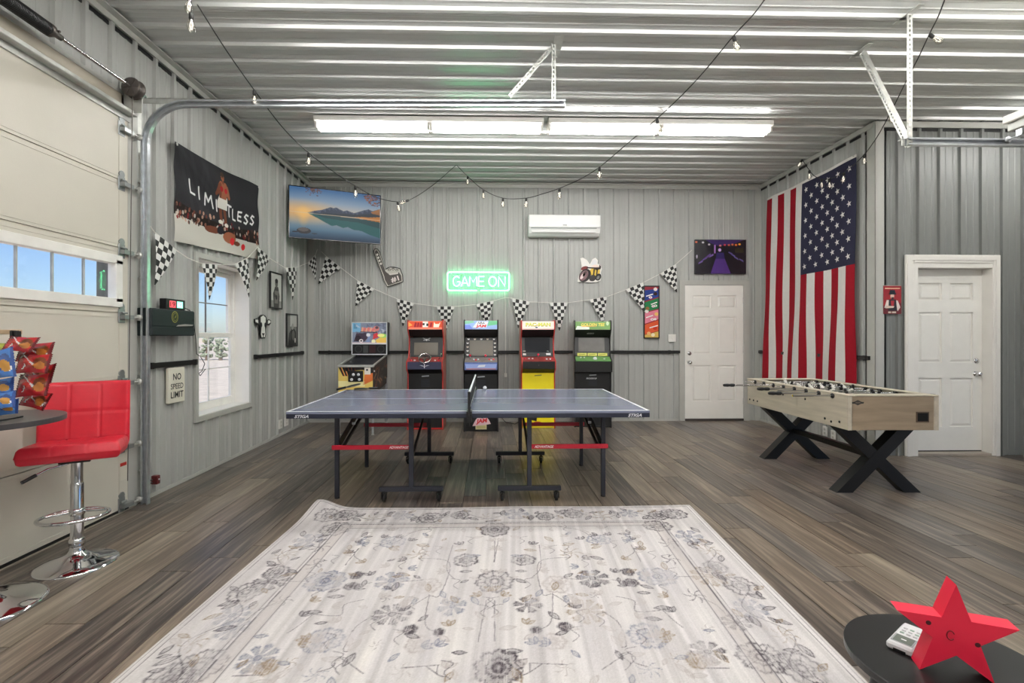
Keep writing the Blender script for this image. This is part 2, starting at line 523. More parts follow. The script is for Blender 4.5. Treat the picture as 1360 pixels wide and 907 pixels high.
# numpy canvas painted in plan coordinates, put on a grid mesh as ink
class Canvas:
    def __init__(s, w, h, nx, ny, base):
        s.w, s.h, s.nx, s.ny = w, h, nx, ny
        s.x = np.linspace(0, w, nx)[None, :].repeat(ny, 0)
        s.y = np.linspace(0, h, ny)[:, None].repeat(nx, 1)
        s.a = np.zeros((ny, nx, 3)); s.a[:] = base
    def win(s, x0, x1, y0, y1):
        i0 = max(0, int(x0 / s.w * (s.nx - 1)) - 1); i1 = min(s.nx, int(x1 / s.w * (s.nx - 1)) + 2)
        j0 = max(0, int(y0 / s.h * (s.ny - 1)) - 1); j1 = min(s.ny, int(y1 / s.h * (s.ny - 1)) + 2)
        return slice(j0, j1), slice(i0, i1)
    def blend(s, w, mask, col):
        mask = np.clip(mask, 0, 1)[..., None]
        s.a[w] = s.a[w] * (1 - mask) + np.array(col, float) * mask
    def poly(s, pts, col, al=1.0):
        xs = [p[0] for p in pts]; ys = [p[1] for p in pts]
        w = s.win(min(xs), max(xs), min(ys), max(ys))
        X, Y = s.x[w], s.y[w]
        ins = np.zeros(X.shape, bool)
        for (x1, y1), (x2, y2) in zip(pts, pts[1:] + pts[:1]):
            if y1 == y2: continue
            c = (y1 > Y) != (y2 > Y)
            ins ^= c & (X < (x2 - x1) * (Y - y1) / (y2 - y1) + x1)
        s.blend(w, ins * al, col)
    def ell(s, cx, cy, rx, ry, col, al=1.0, soft=0.0, rot=0.0):
        R = max(rx, ry) * (1 + soft)
        w = s.win(cx - R, cx + R, cy - R, cy + R)
        X, Y = s.x[w] - cx, s.y[w] - cy
        if rot: X, Y = X * math.cos(rot) + Y * math.sin(rot), -X * math.sin(rot) + Y * math.cos(rot)
        r = np.sqrt((X / rx) ** 2 + (Y / ry) ** 2)
        m = (r < 1) * 1.0 if not soft else np.clip((1 + soft - r) / (2 * soft), 0, 1)
        s.blend(w, m * al, col)
    def line(s, pts, wd, col, al=1.0):
        for (x1, y1), (x2, y2) in zip(pts, pts[1:]):
            w = s.win(min(x1, x2) - wd, max(x1, x2) + wd, min(y1, y2) - wd, max(y1, y2) + wd)
            X, Y = s.x[w], s.y[w]
            dx, dy = x2 - x1, y2 - y1
            L2 = dx * dx + dy * dy or 1e-9
            t = np.clip(((X - x1) * dx + (Y - y1) * dy) / L2, 0, 1)
            d = np.hypot(X - x1 - t * dx, Y - y1 - t * dy)
            s.blend(w, np.clip((wd / 2 - d) / (wd * 0.25) + 0.5, 0, 1) * al, col)
    def text(s, txt, cx, cy, width, height, col, bold=0.0, rot=0.0):
        vs, fs, w, h = text2d(txt, 1, bold)
        ca, sa = math.cos(rot), math.sin(rot)
        for f in fs:
            pts = []
            for i in f:
                x, y = vs[i][0] * width / w, vs[i][1] * height / h
                pts.append((cx + x * ca - y * sa, cy + x * sa + y * ca))
            s.poly(pts, col)
    def mesh(s, name, fn):
        """fn(x, y) -> world arrays"""
        X, Y, Z = fn(s.x, s.y)
        co = np.stack([X, Y, Z], -1).reshape(-1, 3)
        idx = np.arange(s.nx * s.ny).reshape(s.ny, s.nx)
        q = np.stack([idx[:-1, :-1], idx[:-1, 1:], idx[1:, 1:], idx[1:, :-1]], -1).reshape(-1, 4)
        me = bpy.data.meshes.new(name)
        me.vertices.add(len(co)); me.vertices.foreach_set('co', co.ravel())
        me.loops.add(q.size); me.loops.foreach_set('vertex_index', q.ravel())
        me.polygons.add(len(q))
        me.polygons.foreach_set('loop_start', np.arange(0, q.size, 4))
        me.polygons.foreach_set('use_smooth', np.ones(len(q), bool))
        me.update(calc_edges=True)
        at = me.color_attributes.new('ink', 'FLOAT_COLOR', 'POINT')
        c = np.clip(s.a.reshape(-1, 3), 0, 255) / 255
        l = np.where(c <= 0.04045, c / 12.92, ((c + 0.055) / 1.055) ** 2.4)
        at.data.foreach_set('color', np.concatenate([l, np.ones((len(l), 1))], 1).ravel())
        return me
# ------------------------------------------------------------------ room shell: ribbed steel liner panels
RIB = [(-0.0215, 0.0), (-0.0135, 0.025), (0.0135, 0.025), (0.0215, 0.0), (0.064, 0.0), (0.071, 0.0035), (0.083, 0.0035), (0.090, 0.0),
       (0.1435, 0.0), (0.1505, 0.0035), (0.1625, 0.0035), (0.1695, 0.0)]

def rib_h(s, phase):
    t = (s - phase) % PITCH
    if t > PITCH - 0.0215: t -= PITCH
    for (a, ha), (b, hb) in zip(RIB, RIB[1:] + [(PITCH - 0.0215, 0.0)]):
        if a - 1e-9 <= t <= b + 1e-9:
            return ha if b == a else ha + (hb - ha) * (t - a) / (b - a)
    return 0.0

def rib_pts(s0, s1, phase):
    k0 = int(math.floor((s0 - phase) / PITCH)) - 1
    k1 = int(math.ceil((s1 - phase) / PITCH)) + 1
    ss = {s0, s1}
    for k in range(k0, k1 + 1):
        for a, _ in RIB:
            q = phase + k * PITCH + a
            if s0 < q < s1: ss.add(q)
    ss = sorted(ss)
    return [(q, rib_h(q, phase)) for q in ss]

def ribbed_wall(name, fn, s0, s1, h0, h1, phase, openings, m, part='wall_panel', thick=0.20):
    """fn(s, h, n) -> point: s along, h up, n towards the room; panels four ribs wide, openings (sa, sb, ha, hb) cut out"""
    cuts = sorted({s0, s1, *[o[0] for o in openings], *[o[1] for o in openings]})
    bk = MB()
    def slabs(a, b):
        lo, res = h0, []
        for o in sorted([o for o in openings if o[0] <= a + 1e-6 and o[1] >= b - 1e-6], key=lambda o: o[2]):
            if o[2] > lo + 1e-6: res.append((lo, o[2]))
            lo = o[3]
        if lo < h1 - 1e-6: res.append((lo, h1))
        return res
    for a, b in zip(cuts, cuts[1:]):
        for lo, hi in slabs(a, b):
            vs = [fn(a, lo, -thick), fn(b, lo, -thick), fn(b, hi, -thick), fn(a, hi, -thick), fn(a, lo, -0.002), fn(b, lo, -0.002), fn(b, hi, -0.002), fn(a, hi, -0.002)]
            bk.add(vs, [(3, 2, 1, 0), (4, 5, 6, 7), (0, 1, 5, 4), (1, 2, 6, 5), (2, 3, 7, 6), (3, 0, 4, 7)])
    w = struct(name, bk, M['backing'])
    step = PITCH * 4
    k = math.floor((s0 - phase) / step)
    while phase + k * step < s1:
        a, b = max(s0, phase + k * step + PITCH / 2), min(s1, phase + (k + 1) * step + PITCH / 2)
        k += 1
        if b - a < 0.01: continue
        pm = MB()
        cs = [a] + [c for c in cuts if a + 1e-4 < c < b - 1e-4] + [b]
        for p, q in zip(cs, cs[1:]):
            for lo, hi in slabs(p, q):
                pr = rib_pts(p + (0.0006 if p == a else 0), q - (0.0006 if q == b else 0), phase)
                n = len(pr)
                vs = [fn(s, lo, h) for s, h in pr] + [fn(s, hi, h) for s, h in pr]
                pm.add(vs, [(i, i + 1, n + i + 1, n + i) for i in range(n - 1)])
        if pm.f: obj(part, pm, m, w)
    return w

# openings
GD = (0.10, 3.76, 0.0, 2.98)          # overhead door in the garage-door wall (along Y)
WIN = (4.67, 5.69, 0.54, 2.05)
D2 = (2.99, 3.955, 0.0, 2.115)        # door in the far wall (along X)
D3 = (4.60, 5.50, 0.0, 2.10)          # entry door (along X)
GD2 = (-0.30, 3.36, 0.0, 2.72)        # second overhead door, standing open

ribbed_wall('wall_back', lambda s, h, n: (s, DB - n, h), XL, XF, 0, H, 0.061, [D2], M['wall'])
ribbed_wall('wall_left', lambda s, h, n: (XL + n, s, h), YB, DB, 0, H, 5.73, [GD, WIN], M['wall'])
ribbed_wall('wall_right', lambda s, h, n: (XF - n, s, h), YF, DB, 0, H, 5.40, [], M['wall'], thick=0.12)
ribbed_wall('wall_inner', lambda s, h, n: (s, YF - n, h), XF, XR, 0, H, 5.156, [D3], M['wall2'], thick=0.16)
ribbed_wall('wall_east', lambda s, h, n: (XR - n, s, h), YB, YF, 0, H, 0.1, [GD2], M['wall'])
ribbed_wall('wall_rear', lambda s, h, n: (s, YB + n, h), XL, XR, 0, H, 0.1, [], M['wall'])
# ceiling: ribs run across the room
ribbed_wall('ceiling', lambda s, h, n: (h, s, H - n), YB, DB, XL, XR, 3.523, [], M['ceil'], part='ceiling_panel')

# ceiling and corner trims, base trims
def trim(name, boxes, m='trim'):
    t = MB()
    for b in boxes: t.box(*b)
    return struct(name, t, M[m])
trim('trim_1', [(XL + 0.03, XF - 0.03, DB - 0.03, DB - 0.0195, H - 0.085, H - 0.02), (XL + 0.03, XF - 0.03, DB - 0.075, DB - 0.03, H - 0.03, H - 0.02)])
trim('trim_2', [(XL + 0.0195, XL + 0.03, 0, DB - 0.03, H - 0.075, H - 0.02), (XL + 0.03, XL + 0.085, 0, DB - 0.08, H - 0.03, H - 0.02)])
trim('trim_3', [(XF - 0.03, XF - 0.0195, YF, DB - 0.03, H - 0.075, H - 0.02)])
trim('trim_4', [(XF + 0.03, XR, YF - 0.03, YF - 0.0195, H - 0.085, H - 0.02)])
trim('trim_5', [(XF - 0.024, XF + 0.075, YF - 0.026, YF - 0.018, 0, H - 0.02), (XF - 0.026, XF - 0.018, YF - 0.026, YF + 0.09, 0, H - 0.02)])     # outer corner
trim('trim_6', [(XL + 0.018, XL + 0.10, DB - 0.026, DB - 0.018, 0, H - 0.085)])
trim('trim_7', [(XF - 0.10, XF - 0.018, DB - 0.026, DB - 0.018, 0, H - 0.085)])
trim('baseboard_left', [(XL + 0.019, XL + 0.030, 3.93, DB - 0.03, 0, 0.03)])
trim('baseboard_back', [(XL + 0.03, 2.92, DB - 0.030, DB - 0.019, 0, 0.03)])
trim('baseboard_right', [(XF - 0.030, XF - 0.019, YF + 0.1, DB - 0.03, 0, 0.03)])
trim('trim_11', [(XL, XL + 0.007, 0, DB - 0.03, H - 0.105, H - 0.075)], 'black')
trim('trim_12', [(XF - 0.007, XF, YF + .08, DB - 0.03, H - 0.105, H - 0.075)], 'black')
trim('trim_13', [(XF + 0.08, XR, YF - 0.007, YF, H - 0.115, H - 0.085)], 'black')
# j-trim round the overhead door opening
trim('trim_8', [(XL + 0.012, XL + 0.034, GD[1], GD[1] + 0.09, 0, 3.1), (XL + 0.012, XL + 0.034, GD[0] - 0.1, GD[1] + 0.09, 3.1, 3.13)])

# ------------------------------------------------------------------ floor: vinyl planks
RUGP = [(-1.42, 1.88), (1.42, 1.81), (1.537, 3.715), (-1.33, 3.715)]
PW, PL = 0.180, 1.22
fl = MB(); fl.box(XL - 0.15, XR + 0.15, YB - 0.15, DB + 0.15, -0.14, -0.0045)
floor = struct('floor', fl, M['underlay'])
def plank_mb(w, l):
    g, b = 0.0011, 0.0022
    p = MB()
    a = [(-w / 2 + g, -l / 2 + g, -0.0045), (w / 2 - g, -l / 2 + g, -0.0045), (w / 2 - g, l / 2 - g, -0.0045), (-w / 2 + g, l / 2 - g, -0.0045)]
    t = [(-w / 2 + b, -l / 2 + b, 0), (w / 2 - b, -l / 2 + b, 0), (w / 2 - b, l / 2 - b, 0), (-w / 2 + b, l / 2 - b, 0)]
    p.add(a + t, [(4, 5, 6, 7), (0, 1, 5, 4), (1, 2, 6, 5), (2, 3, 7, 6), (3, 0, 4, 7)])
    return p
plank_me = plank_mb(PW, PL).mesh('plank'); plank_me.materials.append(M['plank'])
def in_rug(x, y):
    return 0.1 < y < 3.62 and abs(x - 0.02) < 1.30
def in_view(x, y, l):
    for yy in (y - l / 2 + 0.03, y, y + l / 2 - 0.03):
        for xx in (x - 0.09, x, x + 0.09):
            p = proj((xx, yy, 0)) if yy > 0.3 else None
            if p and -6 < p[0] < 1366 and p[1] < 912 and not in_rug(xx, yy): return True
    return False
rest_v, rest_f, rest_t = [], [], []
cand = []
ncol = int(math.ceil((XR - XL) / PW))
for c in range(ncol):
    x = XL + 0.03 + PW * (c + 0.5)
    off = (c * 0.437 + 0.31 * ((c * 7) % 5)) % PL
    y = YB - off
    while y < DB:
        y0, y1 = max(y, YB), min(y + PL, DB - 0.004)
        if x > XF + 0.1: y1 = min(y1, YF - 0.004)
        y += PL
        if y1 - y0 < 0.03: continue
        cand.append((x, (y0 + y1) / 2, y1 - y0))
n_plank = 0
cand.sort(key=lambda c: math.hypot(c[0], c[1]))
for x, yc, l in cand:
    if n_plank < 298 and in_view(x, yc, l) :
        me = plank_me
        if abs(l - PL) > 1e-3:
            me = plank_mb(PW, l).mesh('plank'); me.materials.append(M['plank'])
        o = bpy.data.objects.new('plank', me)
        COL.objects.link(o); o.parent = floor; o.location = (x, yc, 0)
        n_plank += 1
    else:
        b = len(rest_v)
        w, h = PW / 2 - 0.0015, l / 2 - 0.0015
        rest_v += [(x - w, yc - h, 0), (x + w, yc - h, 0), (x + w, yc + h, 0), (x - w, yc + h, 0)]
        rest_f.append((b, b + 1, b + 2, b + 3)); rest_t += [random.random()] * 4
me = bpy.data.meshes.new('floor_planks')
me.from_pydata(rest_v, [], rest_f)
ta = me.attributes.new('tone', 'FLOAT', 'POINT'); ta.data.foreach_set('value', rest_t)
me.materials.append(M['plank'])
o = bpy.data.objects.new('far_planking', me); COL.objects.link(o); o.parent = floor; o['kind'] = 'stuff'

# ------------------------------------------------------------------ overhead door in the side wall
gd = struct('door_1', None, None)
gd['label'] = 'pale sectional overhead door with a strip window'; gd['category'] = 'garage door'
def door_sections(root, fn, s0, s1, zs, win=None):
    """fn(s, z, n) point; n towards the room"""
    for i, (a, b) in enumerate(zip(zs, zs[1:])):
        p = MB()
        def slab(sa, sb, za, zb, t0=-0.045, t1=0.0, p=p):
            vs = [fn(sa, za, t0), fn(sb, za, t0), fn(sb, zb, t0), fn(sa, zb, t0), fn(sa, za, t1), fn(sb, za, t1), fn(sb, zb, t1), fn(sa, zb, t1)]
            p.add(vs, [(3, 2, 1, 0), (4, 5, 6, 7), (0, 1, 5, 4), (1, 2, 6, 5), (2, 3, 7, 6), (3, 0, 4, 7)])
        if win and i == win[0]:
            wa, wb, za, zb = win[1:]
            slab(s0, wa, a + 0.004, b - 0.004); slab(wb, s1, a + 0.004, b - 0.004)
            slab(wa, wb, a + 0.004, za); slab(wa, wb, zb, b - 0.004)
        else:
            slab(s0, s1, a + 0.004, b - 0.004)
        slab(s0, s1, a - 0.004, a + 0.004, -0.045, -0.012)          # dark recessed joint
        slab(s0 + 0.01, s1 - 0.10, b - 0.034, b - 0.024, -0.01, 0.003)
        slab(s0 + 0.01, s1 - 0.10, a + 0.024, a + 0.034, -0.01, 0.003)
        slab(s1 - 0.085, s1, a + 0.006, b - 0.006, 0.0, 0.004)       # end stile
        obj('door_section', p, M['gdoor'], root)
GX = XL + 0.035
ZS = [0.02, 0.51, 0.985, 1.475, 1.955, 2.455, 2.95]
wsa, wsb, wza, wzb = 1.97, 3.655, 1.55, 1.86
gfn = lambda s, z, n: (GX + n, s, z)
door_sections(gd, gfn, GD[0], GD[1] - 0.01, ZS, (3, wsa, wsb, wza, wzb))
wf = MB()
for b in ((wsa - 0.035, wsb + 0.035, wzb - 0.03, wzb + 0.035), (wsa - 0.035, wsb + 0.035, wza - 0.035, wza + 0.03), (wsb - 0.03, wsb + 0.035, wza, wzb), (wsa - 0.035, wsa + 0.03, wza, wzb)):
    wf.chbox(GX - 0.05, GX + 0.014, b[0], b[1], b[2], b[3], 0.004)
wfo = obj('window_frame', wf, M['gwin'], gd)
for k in range(7):
    ya = 3.62 - 0.237 * (k + 1); yb = 3.62 - 0.237 * k
    pn = MB(); pn.box(GX - 0.030, GX - 0.026, ya + 0.004, yb - 0.004, wza + 0.031, wzb - 0.031)
    obj('pane', pn, M['glass'], wfo)
    mu = MB(); mu.box(GX - 0.034, GX - 0.018, ya - 0.004, ya + 0.004, wza + 0.03, wzb - 0.03)
    obj('mullion', mu, M['galvm'], wfo)
for z in [0.08] + ZS[1:-1] + [2.86]:
    h = MB()
    h.chbox(GX, GX + 0.008, 3.655, 3.720, z - 0.075, z + 0.03, 0.003)
    h.lathe([(0.027, 0), (0.027, 0.009)], (GX + 0.0, 3.688, z + 0.045), 10, 'x')
    h.box(GX + 0.008, GX + 0.045, 3.665, 3.76, z - 0.045, z - 0.015)
    h.cyl((GX + 0.022, 3.668, z), (GX + 0.022, 3.712, z), 0.008, 8)
    ho = obj('hinge', h, M['hinge'], gd)
    r = MB(); r.cyl((GX + 0.035, 3.70, z - 0.03), (GX + 0.035, 3.822, z - 0.03), 0.006, 8)
    r.lathe([(0.008, 0), (0.023, 0.001), (0.023, 0.018), (0.008, 0.02)], (GX + 0.035, 3.815, z - 0.03), 12, 'y')
    obj('roller', r, M['galvm'], ho)
st = MB()
st.chbox(GX, GX + 0.07, GD[0], GD[1] + 0.005, 2.955, 2.985, 0.004)
st.box(GX, GX + 0.012, GD[0], GD[1] + 0.005, 2.915, 2.955)
obj('stiffener', st, M['galvm'], gd)
bs = MB(); bs.box(GX - 0.05, GX + 0.004, GD[0], GD[1], 0.0, 0.02)
obj('bottom_seal', bs, M['black'], gd)
sk = Art(); 
s_ = obj('warning_sticker', MB().box(GX + 0.0045, GX + 0.0055, 3.672, 3.735, 0.235, 0.365, col=(214, 208, 194)).box(GX + 0.0055, GX + 0.006, 3.672, 3.735, 0.34, 0.365, col=(190, 50, 40)), M['ink'], gd)
hd = MB(); hd.box(XL - 0.10, XL + 0.030, GD[0], GD[1], 2.955, 3.10)
struct('trim_9', hd, M['header'])
th = MB(); th.box(XL - 0.19, XL + 0.05, GD[0], GD[1] + 0.06, -0.004, 0.006)
struct('trim_10', th, mat('threshold_strip', (150, 142, 130), 0.6))

# tracks: vertical, bend, horizontal; an angle iron rides along it
TY = 3.865
tr = thing('door_track', 'galvanised overhead-door track bending from door jamb to hanging ceiling bracket', 'door track', (XL + 0.06, TY, 0))
TX, TZ, TR = 0.03, 3.11, 0.32
path = [(TX, 0, 0.0), (TX, 0, TZ - TR)]
for k in range(1, 11):
    a = PI / 2 * k / 10
    path.append((TX + TR - TR * math.cos(a), 0, TZ - TR + TR * math.sin(a)))
path.append((3.30, 0, TZ + 0.035))
def channel(path, w, d, t):
    """C-shaped track section swept along path in the local xz plane"""
    prof = [(d / 2, -w / 2), (d / 2, w / 2), (-d / 2, w / 2), (-d / 2, w / 2 - .011), (-d / 2 + t, w / 2 - .011), (-d / 2 + t, w / 2 - t), (d / 2 - t, w / 2 - t), (d / 2 - t, -w / 2 + t), (-d / 2 + t, -w / 2 + t), (-d / 2 + t, -w / 2 + .011), (-d / 2, -w / 2 + .011), (-d / 2, -w / 2)]
    m = MB(); vs = []
    n = len(prof)
    for i, p in enumerate(path):
        p = Vector(p)
        t_ = (Vector(path[min(i + 1, len(path) - 1)]) - Vector(path[max(i - 1, 0)])).normalized()
        nn = Vector((-t_.z, 0, t_.x))
        for yy, q in prof: vs.append(p + nn * q + Vector((0, yy, 0)))
    fs = []
    for i in range(len(path) - 1):
        for k in range(n): fs.append((i * n + k, i * n + (k + 1) % n, (i + 1) * n + (k + 1) % n, (i + 1) * n + k))
    return m.add(vs, fs)
obj('roller_track', channel(path, 0.052, 0.034, 0.004), M['galv'], tr)
an = MB(); an.box(0.0, 3.3, 0.018, 0.022, TZ + 0.008, TZ + 0.05); an.box(0.0, 3.3, 0.018, 0.055, TZ + 0.046, TZ + 0.05)
obj('track_angle', an, M['galvm'], tr)
an = MB(); an.box(-0.045, -0.041, 0.0, 0.06, 0, 3.28); an.box(-0.045, 0.0, 0.056, 0.06, 0, 2.75)
obj('jamb_angle', an, M['galvm'], tr)
for z in (0.25, 1.0, 1.75, 2.5):
    jb = MB(); jb.box(-0.041, TX - 0.02, 0.018, 0.05, z, z + 0.006); jb.cyl((-0.03, 0.03, z + 0.006), (-0.03, 0.03, z + 0.014), 0.008, 6)
    obj('jamb_bracket', jb, M['galvm'], tr)

def perforated(p, q, w=0.034, up=(0, -1, 0), holes=True, t=0.003):
    """slotted angle strip: two legs of metal with punched holes shown as dark recessed slots"""
    m = MB(); hm = MB()
    p, q = Vector(p), Vector(q)
    d = (q - p); L = d.length; d.normalize()
    u = Vector(up); sd = d.cross(u).normalized(); u = sd.cross(d)
    def P(a, b, c): return p + d * a + sd * b + u * c
    def bx(mm, a0, a1, b0, b1, c0, c1):
        mm.add([P(a0, b0, c0), P(a1, b0, c0), P(a1, b1, c0), P(a0, b1, c0), P(a0, b0, c1), P(a1, b0, c1), P(a1, b1, c1), P(a0, b1, c1)],
               [(3, 2, 1, 0), (4, 5, 6, 7), (0, 1, 5, 4), (1, 2, 6, 5), (2, 3, 7, 6), (3, 0, 4, 7)])
    # web as two rails and cross links so that the slots are open
    bx(m, 0, L, 0, w * 0.33, 0, t); bx(m, 0, L, w * 0.67, w, 0, t)
    a = 0.0
    while a < L:
        bx(m, a, min(a + 0.014, L), w * 0.33, w * 0.67, 0, t); a += 0.034
    bx(m, 0, L, 0, t, -w, 0)
    return m
# hanging bracket of the near track
br = thing('track_bracket', 'slotted angle bracket holding the door track near the tube lights', 'bracket', (0.53, 3.90, H - 0.019))
obj('hanger', perforated((0, 0, 0.0), (0, 0, -0.475)), M['galvm'], br)
obj('brace', perforated((-0.02, 0.012, -0.03), (-0.36, 0.012, -0.43), 0.03), M['galvm'], br)
obj('ceiling_plate', MB().box(-0.02, 0.05, -0.12, 0.16, -0.004, 0.0), M['galvm'], br)
obj('back_brace', perforated((-0.01, 0.02, -0.10), (-0.005, 0.14, -0.02), 0.03), M['galvm'], br)

# torsion shaft above the door
ts = thing('torsion_spring', 'black torsion spring on steel shaft above the overhead door', 'spring', (XL + 0.135, 0, 3.13))
obj('shaft', MB().cyl((0, 1.1, 0), (0, 3.80, 0), 0.0125, 12), M['chrome'], ts)
sp = MB(); hel = []
for k in range(0, 190 * 9 + 1):
    a = 2 * PI * k / 9
    hel.append((0.036 * math.cos(a), 1.25 + 1.72 * k / 1710, 0.036 * math.sin(a)))
sp.tube(hel, 0.0052, 5)
sp.cyl((0, 1.25, 0), (0, 2.97, 0), 0.036, 14)
obj('coil', sp, M['black'], ts)
obj('winding_cone', MB().lathe([(0.03, 0), (0.040, 0.005), (0.040, 0.03), (0.02, 0.06), (0.018, 0.10)], (0, 2.965, 0), 14, 'y').cyl((-0.05, 3.0, 0), (0.05, 3.0, 0), 0.007, 6), M['iron'], ts)
for yy in (2.1, 2.55):
    obj('paint_ring', MB().lathe([(0.0425, 0), (0.0425, 0.006)], (0, yy, 0), 16, 'y'), M['linew'], ts)
dr = MB().lathe([(0.02, 0), (0.066, 0.002), (0.070, 0.008), (0.060, 0.014), (0.060, 0.05), (0.07, 0.056), (0.072, 0.062), (0.02, 0.064)], (0, 3.64, 0), 22, 'y')
for k in range(6):
    a = PI * k / 3
    dr.bar((0.02 * math.cos(a), 3.64, 0.02 * math.sin(a)), (0.06 * math.cos(a), 3.642, 0.06 * math.sin(a)), 0.012, 0.006, (0, 1, 0))
obj('cable_drum', dr, M['iron'], ts)
obj('bearing_plate', MB().box(-0.11, 0.03, 3.72, 3.725, -0.16, 0.05).box(-0.12, -0.105, 3.70, 3.78, -0.22, 0.10), M['galvm'], ts)
obj('lift_cable', MB().cyl((0.0, 3.665, -0.06), (-0.06, 3.70, -2.9), 0.003, 5), M['iron'], ts)

# photo-eye
pe = thing('photo_eye', 'small dark red door safety sensor low on the wall beside the track', 'sensor', pt(201, 637, X=XL + 0.02))
obj('sensor_body', MB().chbox(0.01, 0.06, -0.02, 0.02, -0.035, 0.035, 0.004), mat('sensor_red', (92, 22, 26), 0.4), pe)
obj('bracket_arm', MB().box(0.02, 0.026, -0.10, -0.02, -0.022, -0.012).box(0.02, 0.026, -0.10, -0.02, 0.0, 0.01).box(-0.012, 0.02, -0.10, -0.094, -0.03, 0.02), M['iron'], pe)
obj('lens', MB().lathe([(0.006, 0), (0.006, 0.004), (0.001, 0.006)], (0.06, 0, 0.004), 8, 'x'), M['linew'], pe)

# ------------------------------------------------------------------ window in the side wall
w1 = struct('window_1', None, None)
w1['label'] = 'deep set double hung sash window'; w1['category'] = 'window'
y0, y1, z0, z1 = WIN
rv = MB()
rv.box(XL - 0.20, XL + 0.004, y1 - 0.012, y1, z0, z1); rv.box(XL - 0.20, XL + 0.004, y0, y0 + 0.012, z0, z1)
rv.box(XL - 0.20, XL + 0.004, y0 + 0.012, y1 - 0.012, z1 - 0.012, z1)
obj('reveal', rv, M['white'], w1)
obj('sill', MB().chbox(XL - 0.20, XL + 0.006, y0 + 0.012, y1 - 0.012, z0, z0 + 0.014, 0.003), M['white'], w1)
cs = MB()
for b in ((y0 - 0.045, y0 + 0.004, z0 - 0.045, z1 + 0.045), (y1 - 0.004, y1 + 0.045, z0 - 0.045, z1 + 0.045), (y0, y1, z1 - 0.004, z1 + 0.045), (y0, y1, z0 - 0.045, z0 + 0.004)):
    cs.box(XL + 0.004, XL + 0.026, *b)
obj('casing', cs, M['trim'], w1)
fx = XL - 0.19
def frame4(m, x0, x1, a0, a1, b0, b1, w):
    m.chbox(x0, x1, a0, a1, b0, b0 + w, .003); m.chbox(x0, x1, a0, a1, b1 - w, b1, .003)
    m.chbox(x0, x1, a0, a0 + w, b0 + w, b1 - w, .003); m.chbox(x0, x1, a1 - w, a1, b0 + w, b1 - w, .003)
m_ = MB(); frame4(m_, fx - 0.02, fx + 0.035, y0 + 0.012, y1 - 0.012, z0 + 0.014, z1 - 0.012, 0.035)
obj('window_frame', m_, M['gwin'], w1)
zm = 1.315
for nm, xx, za, zb in (('upper_sash', fx - 0.012, zm - 0.02, z1 - 0.045), ('lower_sash', fx + 0.018, z0 + 0.045, zm + 0.025)):
    m_ = MB(); frame4(m_, xx - 0.015, xx + 0.015, y0 + 0.045, y1 - 0.045, za, zb, 0.048)
    so = obj(nm, m_, M['gwin'], w1)
    ya, yb = y0 + 0.093, y1 - 0.093
    za2, zb2 = za + 0.048, zb - 0.048
    ym, zmm = (ya + yb) / 2, (za2 + zb2) / 2
    for i in (0, 1):
        for j in (0, 1):
            pn = MB().box(xx - 0.002, xx + 0.002, ya if i == 0 else ym + 0.004, ym - 0.004 if i == 0 else yb, za2 if j == 0 else zmm + 0.004, zmm - 0.004 if j == 0 else zb2)
            obj('pane', pn, M['glass'], so)
    obj('muntin', MB().box(xx - 0.006, xx + 0.006, ym - 0.006, ym + 0.006, za2, zb2).box(xx - 0.006, xx + 0.006, ya, yb, zmm - 0.005, zmm + 0.005), mat('muntin_grey', (120, 118, 116), 0.5) if nm == 'upper_sash' else M['gwin'], so)

# ------------------------------------------------------------------ six-panel doors
def panel_door(root, x0, x1, y, z0, z1, m, slab='door_leaf'):
    """leaf in the plane y, facing -y: stiles and rails proud of sunk moulded panels"""
    w, h = x1 - x0, z1 - z0
    d = MB()
    fx_ = [0.125, 0.445, 0.555, 0.875]
    fz = [(0.13, 0.40), (0.485, 0.765), (0.83, 0.925)]
    d.box(x0, x1, y, y + 0.035, z0, z1)
    xs = [0, fx_[0], fx_[1], fx_[2], fx_[3], 1]
    for a, b in ((0, fx_[0]), (fx_[1], fx_[2]), (fx_[3], 1)):
        d.box(x0 + a * w, x0 + b * w, y - 0.017, y, z0, z1)
    zz = [0, fz[0][0], fz[0][1], fz[1][0], fz[1][1], fz[2][0], fz[2][1], 1]
    for a, b in ((zz[0], zz[1]), (zz[2], zz[3]), (zz[4], zz[5]), (zz[6], zz[7])):
        for c, e in ((fx_[0], fx_[1]), (fx_[2], fx_[3])):
            d.box(x0 + c * w, x0 + e * w, y - 0.017, y, z0 + a * h, z0 + b * h)
    lf = obj(slab, d, m, root)
    for a, b in fz:
        for c, e in ((fx_[0], fx_[1]), (fx_[2], fx_[3])):
            px0, px1, pz0, pz1 = x0 + c * w, x0 + e * w, z0 + a * h, z0 + b * h
            p = MB(); i1, i2 = 0.012, 0.034
            q0 = [(px0 + i1, y - 0.0005, pz0 + i1), (px1 - i1, y - 0.0005, pz0 + i1), (px1 - i1, y - 0.0005, pz1 - i1), (px0 + i1, y - 0.0005, pz1 - i1)]
            q1 = [(px0 + i2, y - 0.013, pz0 + i2), (px1 - i2, y - 0.013, pz0 + i2), (px1 - i2, y - 0.013, pz1 - i2), (px0 + i2, y - 0.013, pz1 - i2)]
            p.add(q0 + q1, [(4, 5, 6, 7), (0, 1, 5, 4), (1, 2, 6, 5), (2, 3, 7, 6), (3, 0, 4, 7)])
            obj('panel', p, m, lf)
    return lf
def knob(root, x, y, z, r=0.027):
    obj('knob', MB().lathe([(0.032, 0), (0.032, -0.006), (0.012, -0.012), (0.012, -0.03), (r, -0.04), (r, -0.055), (0.012, -0.066), (0.0, -0.067)], (x, y, z), 18, 'y'), M['chrome'], root)
